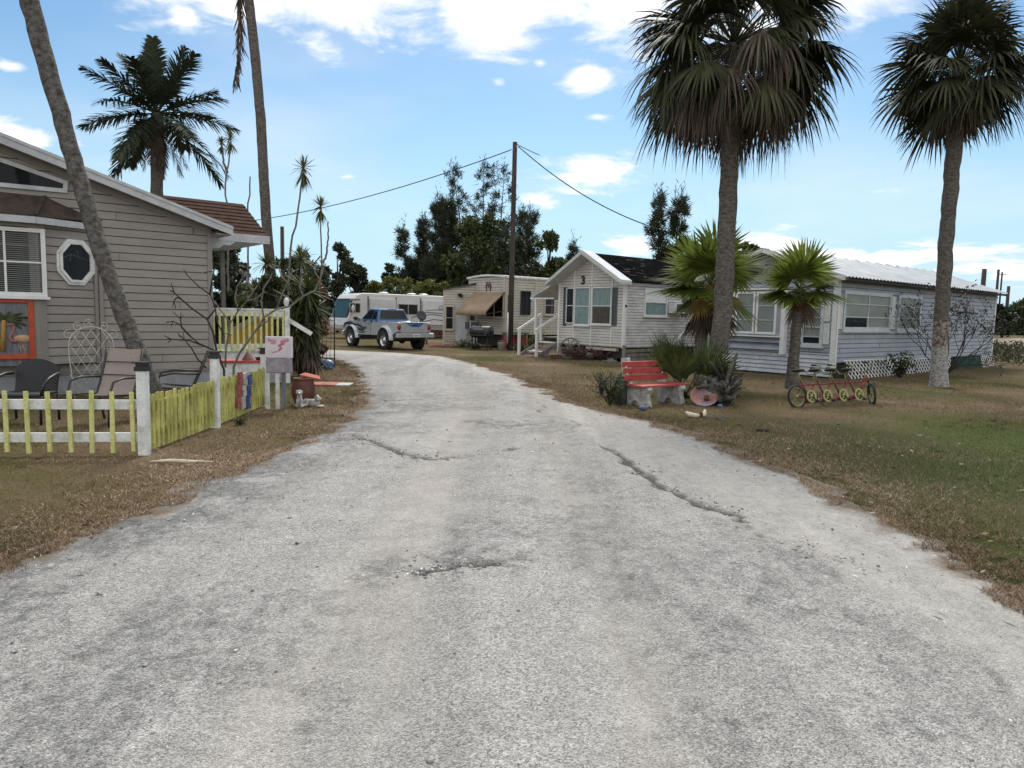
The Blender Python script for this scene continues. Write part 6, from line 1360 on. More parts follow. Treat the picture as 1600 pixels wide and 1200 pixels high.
# fallen things on the grass
m = MB(); m.tube([(-.34,0,.012),(-.15,.03,.02),(.05,.01,.018),(.3,.06,.012)],[.008,.02,.022,.006],6); tag(m.build('fallen_frond', M['bone'], None, loc=tuple(G(285,724))), 'long dry curled palm sheath lying on the grass beside the fence', 'leaf')
m = MB()
for i in range(9): a = rk.uniform(0,6.3); l_ = rk.uniform(.1,.3); m.tube([(0,0,.01),(l_*.5*math.cos(a),l_*.5*math.sin(a),.05),(l_*math.cos(a),l_*math.sin(a),.02)],.006,5)
tag(m.build('fallen_twigs', M['twig'], None, loc=tuple(G(1122,655))), 'small heap of dry twigs on the grass right of the husk', 'twigs')
m = MB(); m.ell((0,0,.02),(.11,.05,.02),10,6); tag(m.build('fallen_bark', M['twig_dark'], None, loc=tuple(G(1192,674))), 'dark scrap of bark on the lawn below the bicycle', 'bark')
# ================================================================== vegetation
GA = math.pi*(3-math.sqrt(5))
def fan_fronds(n, e0, e1, pet, Lf, droop, nl=34, amax=115, w=.06, fold=.25, az0=0., jit=.25, lift=0.):
    """palmate fronds round a crown: petiole plus blades that part towards their tips"""
    out = []; pets = []
    for i in range(n):
        az = az0 + GA*i*1.0 + nrg.normal()*jit; e = R(e0+(e1-e0)*((i+.5)/n) + nrg.normal()*7)
        d = np.array([math.cos(az)*math.cos(e), math.sin(az)*math.cos(e), math.sin(e)]); pl = pet*nrg.uniform(.8,1.15); l = Lf*nrg.uniform(.82,1.12)
        k = np.linspace(0,1,5)[:,None]; pp_ = d*pl*k + np.array([0,0,-1])*(.16*pl*k**2*math.cos(e)); pets.append(pp_)
        d2 = nrm(pp_[-1]-pp_[-2]); up_ = np.array([0,0,1.])+.25*nrg.normal(size=3); n0 = nrm(up_-d2*(up_@d2)); sd = np.cross(d2, n0)
        a = np.linspace(-R(amax), R(amax), nl) + nrg.normal(size=nl)*.03
        dl = np.cos(a)[:,None]*d2 + np.sin(a)[:,None]*sd; ll = l*(.62+.38*np.cos(a*.62))*nrg.uniform(.88,1.08,nl)
        rr = np.array([.02,.30,.55,.78,1.0]); r_ = ll[:,None]*rr
        pts = pp_[-1] + dl[:,None]*r_[...,None] - n0*(np.abs(np.sin(a))[:,None]*fold*r_)[...,None]
        dr = droop*nrg.uniform(.6,1.4,nl)[:,None]*(rr**2.4)*ll[:,None]; pts[...,2] -= dr
        pts[...,:2] -= (dl[:,None,:2]*dr[...,None]*.35)
        out.append(strip_arrays(pts, nrm(np.cross(dl, n0)), np.array([.25,.9,1.0,.6,.04])*w))
    return join(out), pets
def palm(name, lab, pos, path, rad, mats, crown, cat='palm tree', group=None, dead=None, bulge=None, fruit=0):
    o = thing(name, lab, cat, pos, 0, group)
    m = MB(); m.tube(path, rad, 18)
    m.v = [(x+.012*math.sin(z*31+x*40), y+.012*math.cos(z*29+y*40), z) for x,y,z in m.v]; m.build('trunk', mats[0], o)
    c = np.array(path[-1])
    (v, f), pets = crown; npmesh('crown', v+c, f, mats[1], o)
    m = MB()
    for p in pets: m.tube([tuple(q+c) for q in p], [.022,.016,.013,.011,.009], 5, False)
    m.build('leaf_stalks', mats[3] if len(mats) > 3 else mats[1], o)
    if dead:
        (v, f), pets = dead; npmesh('dead_fronds', v+c, f, mats[2], o); m = MB()
        for p in pets: m.tube([tuple(q+c) for q in p], [.02,.014,.011,.009,.008], 5, False)
        m.build('dead_stalks', mats[2], o)
    return o
def densepath(pts, n, wob=.0):
    pts = np.array([tuple(p) for p in pts]); s = np.r_[0, np.cumsum(np.linalg.norm(np.diff(pts,axis=0),axis=1))]; t = np.linspace(0, s[-1], n)
    q = np.stack([np.interp(t, s, pts[:,k]) for k in range(3)], -1)
    if wob: q[1:-1,:2] += nrg.normal(size=(n-2,2))*wob
    return [tuple(x) for x in q]
def rads(a, b, n, flare=0, amp=.03): return [(a+(b-a)*i/(n-1) + flare*math.exp(-i/(n*.06)))*(1+nrg.normal()*amp) for i in range(n)]
# --- big sabal palm
Y1 = 14.4; b1 = P(1118,600,Y1); b1.z = 0
w0 = P(1122,552,Y1).z
pth = [V((0,0,-.1)), P(1122,556,Y1)-b1, P(1130,480,Y1)-b1, P(1138,300,Y1)-b1, P(1147,70,Y1)-b1]
n = 46; dp = densepath(pth, n, .004)
cr1, pe1 = fan_fronds(78, 88, -34, 1.30, 1.15, .40, nl=38, w=.056, fold=.22)
de1 = fan_fronds(34, -8, -48, 1.30, .80, .65, nl=30, w=.036, amax=80, fold=.5)
o = palm('sabal_palm', 'large sabal palm with whitewashed trunk foot behind the red bench', b1, dp, rads(.182,.172,n,.02,.015), (M['bark_palm'], M['sabal_leaf'], M['dead_leaf'], M['sabal_leaf']), (cr1, pe1), dead=de1)
k = [i for i, q in enumerate(dp) if q[2] < w0+.03]
m = MB(); m.tube([(q[0],q[1],max(q[2],-.05)) for q in dp[:len(k)]]+[(dp[len(k)][0],dp[len(k)][1],w0)], [.235-.025*i/len(k) for i in range(len(k))]+[.205], 20, False); m.v = [(x*(1+.03*math.sin(z*17+y*30)),y,z) for x,y,z in m.v]; m.build('whitewash', M['bark_white'], o)
v, f = [], []
for q in range(7):                            # dry flower stalks among the fronds
    a = nrg.uniform(0,6.28); c0 = np.array(dp[-1]); m = MB() if q == 0 else m
    tip = c0+np.array([1.75*math.cos(a),1.75*math.sin(a)*.9,-.25-nrg.uniform(0,.5)])
    mid = (c0+tip)/2+np.array([0,0,.45]); m.tube([tuple(c0),tuple(mid),tuple(tip)],[.02,.012,.004],5,False)
    for j in range(42):
        t = nrg.uniform(.35,1); p_ = (1-t)**2*c0+2*t*(1-t)*mid+t*t*tip; d_ = rdirs(1)[0]*nrg.uniform(.12,.34); d_[2] -= .12; m.tube([tuple(p_),tuple(p_+d_*.6),tuple(p_+d_+np.array([0,0,-.05]))],[.006,.004,.002],3,False)
m.build('flower_stalks', M['twig_dark'], o)
# --- right sabal palm
b2 = G(1467,604); Y2 = b2.y
pth = [V((0,0,-.1)), P(1468,540,Y2)-b2, P(1478,380,Y2)-b2, P(1489,250,Y2)-b2, P(1500,105,Y2)-b2]
n = 50; dp = densepath(pth, n, .004)
cr2 = fan_fronds(66, 88, -42, 1.08, 1.18, .30, nl=36, w=.058, fold=.22, az0=1.0); de2 = fan_fronds(11, -52, -84, .85, .95, .25, nl=26, w=.035, amax=60, fold=.5)
o = palm('sabal_palm', 'sabal palm with speckled straight trunk before the blue home', b2, dp, rads(.165,.185,n,.05,.015), (M['bark_palm'], M['sabal_leaf'], M['dead_leaf'], M['sabal_leaf']), cr2, dead=de2)
m = MB(); zz = P(1468,540,Y2).z; kk = [q for q in dp if q[2] < zz]; m.tube([(q[0],q[1],max(-.05,q[2])) for q in kk], [.182+.07*math.exp(-i/3) for i in range(len(kk))], 20, False); m.build('lichen_sleeve', M['bark_speck'], o)
m = MB(); kk = [q for q in dp if zz-.05 < q[2] < zz+.75]; m.tube(kk, [.178]*len(kk), 20, False); m.build('rusty_band', mat('flaking_rusty_bark', (.09,.035,.022), .95, col2=(.27,.245,.215), scale=13, thr=(.42,.55), bump=.012, bscale=30, fine=.3), o)
# --- small fan palms
b3 = P(1092,600,17.2); b3.z = 0
pth = [V((0,0,-.05)), P(1094,540,17.2)-b3, P(1100,490,17.2)-b3, P(1110,446,17.2)-b3]; dp = densepath(pth, 20, .006)
cr3 = fan_fronds(17, 80, -20, .68, 1.04, .07, nl=44, w=.066, fold=.08, amax=125, az0=.6); de3 = fan_fronds(9, -60, -86, .38, .95, .12, nl=34, w=.045, amax=55, fold=.4)
o = palm('fan_palm', 'bushy young fan palm with a brown hanging skirt by the big sabal trunk', b3, dp, rads(.125,.115,20,.02), (M['bark_red'], M['fan_leaf'], M['dead_leaf'], M['fan_leaf']), cr3, dead=de3)
m = MB(); kk = dp[:11]; m.tube(kk, [.135]*len(kk), 16, False); m.build('grey_bark', M['bark_palm'], o)
c = np.array(dp[-1]); (v, f), pe = fan_fronds(3, -22, -50, .5, .75, .12, nl=32, w=.055, amax=95, az0=-1.2); npmesh('yellow_fronds', v+c, f, M['fan_old'], o)
b4 = G(1238,608); Y4 = b4.y
pth = [V((0,0,-.05)), P(1240,560,Y4)-b4, P(1247,490,Y4)-b4, P(1250,452,Y4)-b4]; dp = densepath(pth, 24, .005)
cr4 = fan_fronds(13, 66, -18, .48, .86, .05, nl=42, w=.058, fold=.08, amax=122, az0=.2); de4 = fan_fronds(3, -70, -88, .25, .7, .15, nl=26, w=.035, amax=40, fold=.4, az0=-.9)
o = palm('fan_palm', 'small fan palm on a grey ringed trunk beside the tandem bicycle', b4, dp, [.115+.085*math.exp(-i/4.5) for i in range(24)], (M['bark_palm'], M['fan_leaf'], M['dead_leaf'], M['fan_leaf']), cr4, dead=de4)
m = MB(); kk = dp[-6:]; m.tube(kk, [.13+.008*(i%2) for i in range(len(kk))], 16, False); m.build('red_boots', M['bark_red'], o)
# --- feather palms
def feather(n, e0, e1, Lf, leaf, droop, nl=46, w=.035, az0=0., grav=1.0, vee=.5):
    out = []; pets = []
    for i in range(n):
        az = az0+GA*i+nrg.normal()*.18; e = R(e0+(e1-e0)*((i+.5)/n)+nrg.normal()*6); l = Lf*nrg.uniform(.88,1.1)
        d = np.array([math.cos(az)*math.cos(e), math.sin(az)*math.cos(e), math.sin(e)]); t = np.linspace(0,1,12)[:,None]
        rp = d*l*t + np.array([0,0,-1.])*(grav*l*.42*t**2.1); rp[:,:2] *= (1-.12*t**2); pets.append(rp)
        tt = np.linspace(.14,1,nl); base = np.stack([np.interp(tt, t[:,0], rp[:,k]) for k in range(3)], -1)
        tg = nrm(np.gradient(base, axis=0)); upv = np.array([0,0,1.]); sd = nrm(np.cross(tg, upv)); nn = np.cross(sd, tg)
        for s in (-1,1):
            ld = nrm(tg*.75*(.5+tt)[:,None]+ sd*s*.8 + nn*vee*(nrg.uniform(-.4,1,nl))[:,None]); L_ = leaf*(np.sin(np.pi*(.12+.82*tt))**.6)*nrg.uniform(.85,1.1,nl)
            rr = np.array([0,.4,.75,1.0]); pts = base[:,None]+ld[:,None]*(L_[:,None]*rr)[...,None]; pts[...,2] -= droop*L_[:,None]*rr**2
            out.append(strip_arrays(pts, nrm(np.cross(ld, nn)), np.array([.7,1,.7,.06])*w))
    return join(out), pets
def fpalm(name, lab, pos, path, rad, bark, leafm, crown, dead=None, cat='palm tree'):
    o = thing(name, lab, cat, pos); MB().tube(path, rad, 18).build('trunk', bark, o); c = np.array(path[-1]); (v, f), pets = crown
    npmesh('crown', v+c, f, leafm, o); m = MB()
    for p in pets: m.tube([tuple(q+c) for q in p], list(np.linspace(.035,.006,len(p))), 5, False)
    m.build('leaf_stalks', leafm, o)
    return o
YF = 24.5; b5 = P(245,500,YF); b5.z = 0; dp = densepath([V((0,0,-.1)), P(245,290,YF)-b5, P(246,178,YF)-b5], 30, .004)
cr5 = feather(26, 80, -42, 2.7, .66, .30, nl=58, w=.055, grav=.42, vee=.6)
o = fpalm('feather_palm', 'dark feather palm rising behind the tan home roof', b5, dp, rads(.18,.20,30,.05,.05), M['bark_palm'], M['feather_leaf'], cr5)
c = np.array(dp[-1]); (v, f), pe = feather(7, -52, -82, 1.5, .4, .5, nl=34, w=.03, grav=.3); npmesh('dead_fronds', v+c+np.array([0,0,-.25]), f, M['dead_leaf'], o)
YL = 10.4; b6 = P(243,600,YL); b6.z = 0; n = 60
dp = densepath([V((0.02,0,-.1)), P(232,596,YL)-b6, P(212,540,YL)-b6, P(180,460,YL)-b6, P(150,370,YL)-b6, P(115,250,YL)-b6, P(75,110,YL)-b6, P(45,0,YL)-b6, P(5,-150,YL)-b6, P(-60,-420,YL)-b6], n, .006)
rr_ = [(.112+.085*math.exp(-max(0,q[2])/.42)+.012*math.exp(-((q[2]-5.5)/1.2)**2))*(1+nrg.normal()*.02) for q in dp]
o = fpalm('coconut_palm', 'thick leaning coconut palm trunk crossing in front of the tan home', b6, dp, rr_, M['bark_lichen'], M['feather_leaf'], feather(16, 80, 5, 2.6, .7, .5, nl=40, w=.045, grav=.8))
YT = 20.5; b7 = P(428,560,YT); b7.z = 0; n = 60
dp = densepath([V((0,0,-.1)), P(424,440,YT)-b7, P(415,330,YT)-b7, P(407,180,YT)-b7, P(398,80,YT)-b7, P(389,0,YT)-b7, P(380,-75,YT)-b7], n, .003)
o = fpalm('coconut_palm', 'tall slender palm trunk by the porch with a dead frond hanging high up', b7, dp, rads(.15,.125,n,.05,.015), M['bark_palm'], M['feather_leaf'], feather(12, 82, 42, 2.0, .5, .4, nl=36, w=.04, grav=.5))
hb = P(374,-70,YT)-b7; he = P(366,128,YT)-b7
(v, f), pe = feather(1, 0, 0, 1.0, .55, .9, nl=2); nl = 70; t = np.linspace(.0,1,nl); base = np.array(hb)[None]+(np.array(he)-np.array(hb))[None]*t[:,None]; base[:,0] += .10*np.sin(t*2.6)
ld = nrm(np.stack([nrg.normal(size=nl)*.16, nrg.normal(size=nl)*.2, -np.ones(nl)], -1)); out = []
for s in range(4):
    ld = nrm(np.stack([nrg.normal(size=nl)*.20, nrg.normal(size=nl)*.22, -np.ones(nl)], -1)); L_ = .75*nrg.uniform(.6,1.1,nl)*(1-.55*t); pts = base[:,None]+nrm(nrg.normal(size=(nl,3)))[:,None]*.05+ld[:,None]*(L_[:,None]*np.array([0,.4,.75,1]))[...,None]
    out.append(strip_arrays(pts, nrm(np.cross(ld, rdirs(nl))), np.array([.8,1,.7,.1])*.035))
v, f = join(out); npmesh('dead_frond', v, f, M['dead_leaf'], o)
# --- tall thin dracaena stems
def rosette(c, n, L, droop, w, e0=85, e1=-40, k=4):
    az = GA*np.arange(n)+nrg.normal(size=n)*.2; e = np.radians(e0+(e1-e0)*(np.arange(n)+.5)/n+nrg.normal(size=n)*6)
    d = np.stack([np.cos(az)*np.cos(e), np.sin(az)*np.cos(e), np.sin(e)], -1); l = L*nrg.uniform(.8,1.1,n); rr = np.linspace(0.03,1,k)
    pts = np.array(c)[None,None]+d[:,None]*(l[:,None]*rr)[...,None]; pts[...,2] -= droop*l[:,None]*rr**2
    return strip_arrays(pts, nrm(np.cross(d, np.array([0,0,1.])+.3*rdirs(n))), np.array([.6,1,.8,.05])[:k]*w)
def stemplant(name, lab, Y, paths, tufts, r=.035, L=.42, cat='plant'):
    base = P(paths[0][0][0], paths[0][0][1], Y); base.z = 0; o = thing(name, lab, cat, base)
    for pts in paths:
        q = densepath([V((0,0,-.05))]*(1 if pts is paths[0] else 0)+[P(a,b,Y)-base for a,b in pts], 22, .008); MB().tube(q, [r*(1.1-.5*i/21) for i in range(22)], 7).build('stem', M['twig'], o)
    for a, b, s in tufts:
        c = P(a,b,Y)-base; v, f = join([rosette(c, 44, L*s, .12, .035), rosette(tuple(c-V((0,0,.12))), 26, L*s, .3, .04, -35, -80)]); npmesh('leaf_tuft', v, f, M['tuft_leaf'], o)
    return o
stemplant('dracaena', 'tallest tufted dracaena stem standing right of the slender palm', 19.5, [[(450,470),(453,400),(456,372),(464,345),(466,322),(471,285),(474,262)]], [(474,262,1.0)])
stemplant('dracaena', 'shorter tufted dracaena with a bare cut stem beside it', 20.5, [[(498,470),(502,420),(502,385),(500,365),(502,345),(501,322)],[(502,420),(511,395),(513,346)]], [(501,322,.88)], .03)
stemplant('dracaena', 'forked tufted dracaena rising above the brown porch roof', 22, [[(357,480),(356,325),(351,300),(354,275),(358,250),(359,222)],[(355,270),(349,250),(346,225)]], [(360,216,.8),(346,222,.5)], .035)
stemplant('dracaena', 'bare wavy dracaena stem rising above the brown porch roof', 22, [[(388,480),(387,322),(391,305),(390,290),(391,276)]], [], .035)
# --- big yucca by the black trellis
yb = P(481,585,17.3); yb.z = 0; o = thing('yucca', 'big dark spiky yucca clump at the road bend beside the black trellis', 'yucca', yb); ps = []
for px, py, n_, s in ((480,455,80,.74),(464,478,80,.78),(492,482,80,.68),(478,505,90,.80),(458,515,70,.7),(484,530,70,.55),(470,548,60,.55)):
    c = P(px,py,17.3+nrg.normal()*.25)-yb; ps.append(rosette(c, n_, s, .18, .045, 85, -60)); MB().tube([(c.x*.3,c.y,-.05),(c.x*.6,c.y,c.z*.5),tuple(c)],[.09,.07,.05],8).build('trunk', M['twig_dark'], o)
v, f = join(ps); npmesh('leaves', v, f, M['yucca_leaf'], o)
v, f = join([rosette(P(px,py,17.2)-yb, 60, .55, .35, .04, -25, -85) for px, py in ((472,520),(482,535),(464,545),(486,550))]); npmesh('dead_leaves', v, f, M['dead_leaf'], o)
# --- generic trees
def leafcloud(cents, rads_, per, L, W, down=0., flat=1.0):
    ps, ds = [], []
    for c, r, k in zip(cents, rads_, per):
        u = rdirs(k)*(nrg.random(k)**.45)[:,None]; p = np.array(c)+u*np.array(r)[None]; d = nrm(u*.7+rdirs(k)*.9+np.array([0,0,-down])); ps.append(p); ds.append(d)
    p = np.concatenate(ps); d = np.concatenate(ds); return leaf_arrays(p, d, L*nrg.uniform(.6,1.3,len(p)), W)
def tree(name, lab, px, ytop, wpx, Y, leafm, group=None, cl=26, per=230, leaf=.26, base=.22, cat='tree', shape=1.0, gap=.55):
    b = P(px, 500, Y); b.z = 0; top_ = P(px, ytop, Y).z; w_ = wpx/F*Y/2; o = thing(name, lab, cat, b, 0, group); H_ = top_
    cents, rs, ks = [], [], []
    for i in range(cl):
        t = nrg.random()**.8; z = H_*(base+(1-base)*t*.93); rr = w_*(math.sin(math.pi*(.18+.75*t))**.7)*shape; a = nrg.uniform(0,6.28); q = rr*math.sqrt(nrg.random())*.85
        s = w_*nrg.uniform(.22,.42)*(1-.35*t); cents.append((q*math.cos(a), q*math.sin(a)*.8, min(z, H_-s*.7))); rs.append((s, s, s*.8)); ks.append(int(per*(s/w_/.32)**2))
    v, f = leafcloud(cents, rs, ks, leaf, leaf*.55); m = MB(); m.tube([(0,0,-.1),(.05*w_,0,H_*.35),(0,.0,H_*.85)],[.05*w_+.06,.04*w_+.04,.03],8)
    for c in cents[::2]: m.tube([(0,0,max(.3,c[2]*.55)),tuple(np.array(c)*np.array([.6,.6,.9])),c],[.02*w_+.02,.015*w_+.012,.008],5,False)
    m.build('trunk', M['twig_dark'], o); npmesh('crown', v, f, leafm, o); return o
def casuarina(lab, px, ytop, wpx, Y, group=None, dens=1.0, lean=0., bare=.35):
    b = P(px, 500, Y); b.z = 0; H_ = P(px, ytop, Y).z; w_ = wpx/F*Y/2; o = thing('casuarina_tree', lab, 'tree', b, 0, group); m = MB(); P_, D_ = [], []
    stem = lambda t: np.array([lean*w_*t*t, 0, H_*t]); m.tube([tuple(stem(t)) for t in np.linspace(0,.98,9)], list(np.linspace(.16,.015,9)), 7)
    nb = int(58*dens)
    for i in range(nb):
        t = .12+.86*(i+.5)/nb; a = nrg.uniform(0,6.28); l = w_*(1.35-t*1.05)*nrg.uniform(.35,1.3); c0 = stem(t)
        tip = c0+np.array([l*math.cos(a), l*math.sin(a), l*.55*nrg.uniform(.2,1.3)]); m.tube([tuple(c0), tuple((c0+tip)/2+np.array([0,0,.05*l])), tuple(tip)], [.03,.018,.006], 4, False)
        k = int((45+150*l/w_)*dens*nrg.uniform(.35,1.2)); s = nrg.uniform(bare,1.08,k)[:,None]; p = c0+(tip-c0)*s+nrg.normal(size=(k,3))*np.array([.20,.20,.24])*(.35+l*.38); P_.append(p); D_.append(nrm(nrg.normal(size=(k,3))*.55+np.array([0,0,.35])+(tip-c0)/max(l,.1)*.5))
    k = int(120*dens); P_.append(stem(.97)+nrg.normal(size=(k,3))*np.array([.18,.18,.5])); D_.append(nrm(nrg.normal(size=(k,3))*.4+np.array([0,0,.8])))
    p, d = np.concatenate(P_), np.concatenate(D_); v, f = leaf_arrays(p, d, .40*nrg.uniform(.6,1.5,len(p)), .055)
    m.build('trunk', M['twig_dark'], o); npmesh('crown', v, f, M['leaf_needle'], o); return o
CG = 'casuarinas behind home 4'
for a in (('short drooping casuarina at the left end of the dark tree group',637,360,40,62,CG,1.1,-.4), ('narrow pointed casuarina second from the left in the tree group',661,345,38,63,CG,1.3), ('pointed casuarina with the left of two twin spires',683,314,42,60,CG,1.4), ('pointed casuarina with the right of two twin spires',702,316,44,61,CG,1.4),
          ('tallest casuarina whose bushy top bends to the left',728,262,66,64,CG,1.0,-.75,.6), ('tall open casuarina with bare stems showing in its middle',752,256,72,66,CG,.9,.0,.6), ('thin tall casuarina just left of the utility pole',776,264,62,65,CG,.75,.25,.6),
          ('casuarina half hidden by the utility pole, leaning right',806,330,60,64,CG,1.0,.2), ('pointed casuarina right of the utility pole',824,334,50,63,CG,1.1)):
    casuarina(a[0], *a[1:5], *(a[5:]))
tree('broadleaf_tree', 'dark dense tree low among the pointed casuarinas', 688, 376, 120, 67, M['leaf_dark'], 'broadleaf trees beyond the homes', 36, 420, .34)
tree('broadleaf_tree', 'dark dense tree behind the foot of the tallest casuarinas', 778, 338, 104, 68, M['leaf_dark'], 'broadleaf trees beyond the homes', 36, 420, .34)
casuarina('low dark casuarina right of the gable roof of home 3',893,382,34,66,None,1.0)
casuarina('left of two casuarinas over the black roof',1026,306,40,50,'casuarinas over the black roof',1.1,-.2); casuarina('right of two casuarinas over the black roof, bushier',1049,310,52,50,'casuarinas over the black roof',1.2,.2)
BG = 'broadleaf trees beyond the homes'
for nm, a in (('broadleaf_tree',('dense green broadleaf tree in the middle of the casuarinas',742,330,112,58,M['leaf_mid'],BG,34,420,.34)), ('broadleaf_tree',('rounded green tree between the pole and the gable of home 3',853,358,74,57,M['leaf_mid'],BG,30,380,.32)), ('broadleaf_tree',('dark bushy tree low behind the flat roof of home 4',800,372,90,56,M['leaf_dark'],BG,28,380,.32)),
        ('broadleaf_tree',('small dark tree standing alone left of the casuarinas',613,408,36,60,M['leaf_dark'],BG,14,240,.3)), ('broadleaf_tree',('dark tree under the porch roof edge',352,372,120,34,M['leaf_dark'],BG,30,420,.24)), ('broadleaf_tree',('dark tree just right of the slender palm trunk',445,392,84,36,M['leaf_dark'],BG,26,360,.24)),
        ('broadleaf_tree',('tall dark tree with ragged top right of the dracaenas',527,378,66,54,M['leaf_dark'],BG,26,360,.25)), ('broadleaf_tree',('round dark tree above the front of the motorhome',556,408,60,58,M['leaf_dark'],BG,22,330,.27)), ('broadleaf_tree',('dark tree filling the space behind the yucca',478,392,90,50,M['leaf_dark'],BG,26,380,.26)),
        ('broadleaf_tree',('small tree peeping over the roof between the fan palms',1163,368,44,48,M['leaf_mid'],BG,18,240,.25)), ('broadleaf_tree',('round dark tree at the far right beyond the blue home',1567,475,46,70,M['leaf_dark'],BG,22,320,.4)), ('broadleaf_tree',('dark green tree cut by the right edge of the photo',1604,466,60,75,M['leaf_mid'],BG,22,300,.42))):
    tree(nm, *a)
SG = 'yellow green bushes behind the motorhome'
for i, (px, yt, w_) in enumerate(((585,438,44),(612,432,50),(640,434,50),(668,432,54),(694,436,44))):
    tree('bush', ('yellow green bush above the motorhome windshield end','taller yellow green bush left of the motorhome roof vents','yellow green bush behind the first motorhome roof vent','yellow green bush behind the paired motorhome roof vents','yellow green bush where the motorhome meets the annex')[i], px, yt, w_, 52, M['leaf_bright'], SG, 14, 220, .24, .35, 'bush', 1.1)
# --- shrubs behind the porch
for px, yt, w_, Y, mt, lab in ((425,425,60,19,'leaf_mid','green shrub between the slender palm and the porch post'),(395,435,54,21,'leaf_bright','yellowish shrub seen above the porch railing'),(452,420,56,20,'leaf_bright','yellow green shrub behind the newel post finial'),(478,432,44,21,'leaf_mid','green shrub just left of the yucca heads'),(497,428,36,22.5,'leaf_red','red leaved croton shrub behind the yucca'),(350,440,50,20,'leaf_dark','dark shrub beyond the left end of the porch railing'),(370,455,70,23,'leaf_mid','mid green shrub behind the porch railing'),(425,475,80,24,'leaf_dark','dark shrub low behind the newel post')):
    tree('shrub', lab, px, yt, w_, Y, M[mt], 'shrubs behind the porch', 22, 240, .13, .1, 'shrub', 1.0)
for px, py, s, lab in ((470,405,.5,'spiky yellow green plant head above the yucca'),(415,412,.42,'spiky plant head beside the slender palm trunk'),(400,455,.45,'lower spiky plant head above the railing')):
    c = P(px,py,20.2); o = thing('spiky_plant', lab, 'plant', V((c.x,20.2,0))); MB().tube([(0,0,0),(.03,0,c.z*.5),(0,0,c.z)],[.05,.04,.03],7).build('stem', M['twig'], o); v, f = rosette((0,0,c.z), 60, s*1.2, .25, .04, 85, -30); npmesh('leaves', v, f, M['tuft_leaf'], o)
# --- bare frangipanis
def bare(name, lab, Y, lines, r, mt, tips=0):
    b = P(*lines[0][0], Y); b.z = 0; o = thing(name, lab, 'shrub', b); m = MB()
    for i, ln_ in enumerate(lines):
        q = [P(a, c, Y+.12*math.sin(i*2.3)*(j/len(ln_)))-b for j, (a, c) in enumerate(ln_)]
        if i == 0: q = [V((0,0,-.05))]+q
        k = r*(1 if i == 0 else .72); m.tube(q, [k*(1-.45*j/len(q)) for j in range(len(q))], 7)
        e, d = q[-1], (q[-1]-q[-2]).normalized()
        for s in range(tips):
            d2 = (d+V(nrg.normal(size=3))*.55).normalized(); m.tube([e, e+d2*nrg.uniform(.06,.16)], [k*.5,k*.42], 6)
    m.build('branches', M[mt], o); return o
bare('frangipani', 'dark bare frangipani branches against the tan wall corner', 11.6, [[(350,578),(338,546),(333,519),(324,499),(300,482),(283,467),(272,457)],[(324,499),(337,482),(329,461),(310,447),(291,428)],[(328,460),(331,440),(334,424)],[(336,480),(340,505),(348,520)],[(340,550),(310,536),(297,525),(281,507),(270,502)],[(297,525),(284,512),(282,498)],[(318,540),(296,532),(268,530)],[(322,575),(308,560),(300,545),(288,530)],[(283,467),(276,465),(272,470)]], .020, 'twig_dark', 3)
bare('frangipani', 'pale bare frangipani spreading right over the porch railing', 12.4, [[(365,574),(374,552),(390,530),(402,513),(412,496),(432,483),(455,478),(474,463),(492,454),(500,437),(505,418)],[(352,574),(353,545),(357,520),(360,505),(372,486),(386,470),(395,456),(403,446)],[(360,505),(350,492),(340,478)],[(372,486),(367,465),(371,447),(378,436)],[(386,470),(401,467),(408,460)],[(432,483),(440,462),(449,442),(456,426)],[(449,442),(440,432),(436,420)],[(395,456),(388,445),(386,432)],[(402,513),(420,500)],[(474,463),(468,448),(472,432)],[(412,496),(408,470),(412,450),(420,438)],[(500,437),(492,425),(494,408)]], .022, 'twig', 3)
# --- bare leaning shrub behind the right sabal
sb = G(1478,588); o = thing('bare_shrub', 'leafless spreading shrub with small dark leaves behind the right palm trunk', 'shrub', sb); m = MB(); lp = []
def grow(p, d, l, r, dep):
    q = [p]; dd = d.copy()
    for i in range(3): dd = nrm(dd+nrg.normal(size=3)*.16+np.array([0,0,.10])); q.append(q[-1]+dd*l/3)
    m.tube([tuple(x) for x in q], [r, r*.85, r*.72, r*.58], 4, False)
    if dep == 0:
        for k in range(2): lp.append(q[nrg.integers(1,4)]+nrg.normal(size=3)*.04)
        return
    for k in range(3 if dep > 1 else 2): grow(q[2] if k else q[3], nrm(dd+nrg.normal(size=3)*np.array([.55,.35,.4])), l*nrg.uniform(.6,.82), r*.58, dep-1)
for k in range(8): a = -1.05+2.1*k/7; grow(np.array([.1*a,.05,.1]), nrm(np.array([a*1.15+.22, nrg.normal()*.25, .95])), 1.12, .022, 4)
m.build('branches', M['twig_dark'], o); lp = np.array(lp); v, f = leaf_arrays(lp, nrm(rdirs(len(lp))+np.array([0,0,-.4])), .11*nrg.uniform(.6,1.3,len(lp)), .05); npmesh('leaves', v, f, M['leaf_dry'], o)
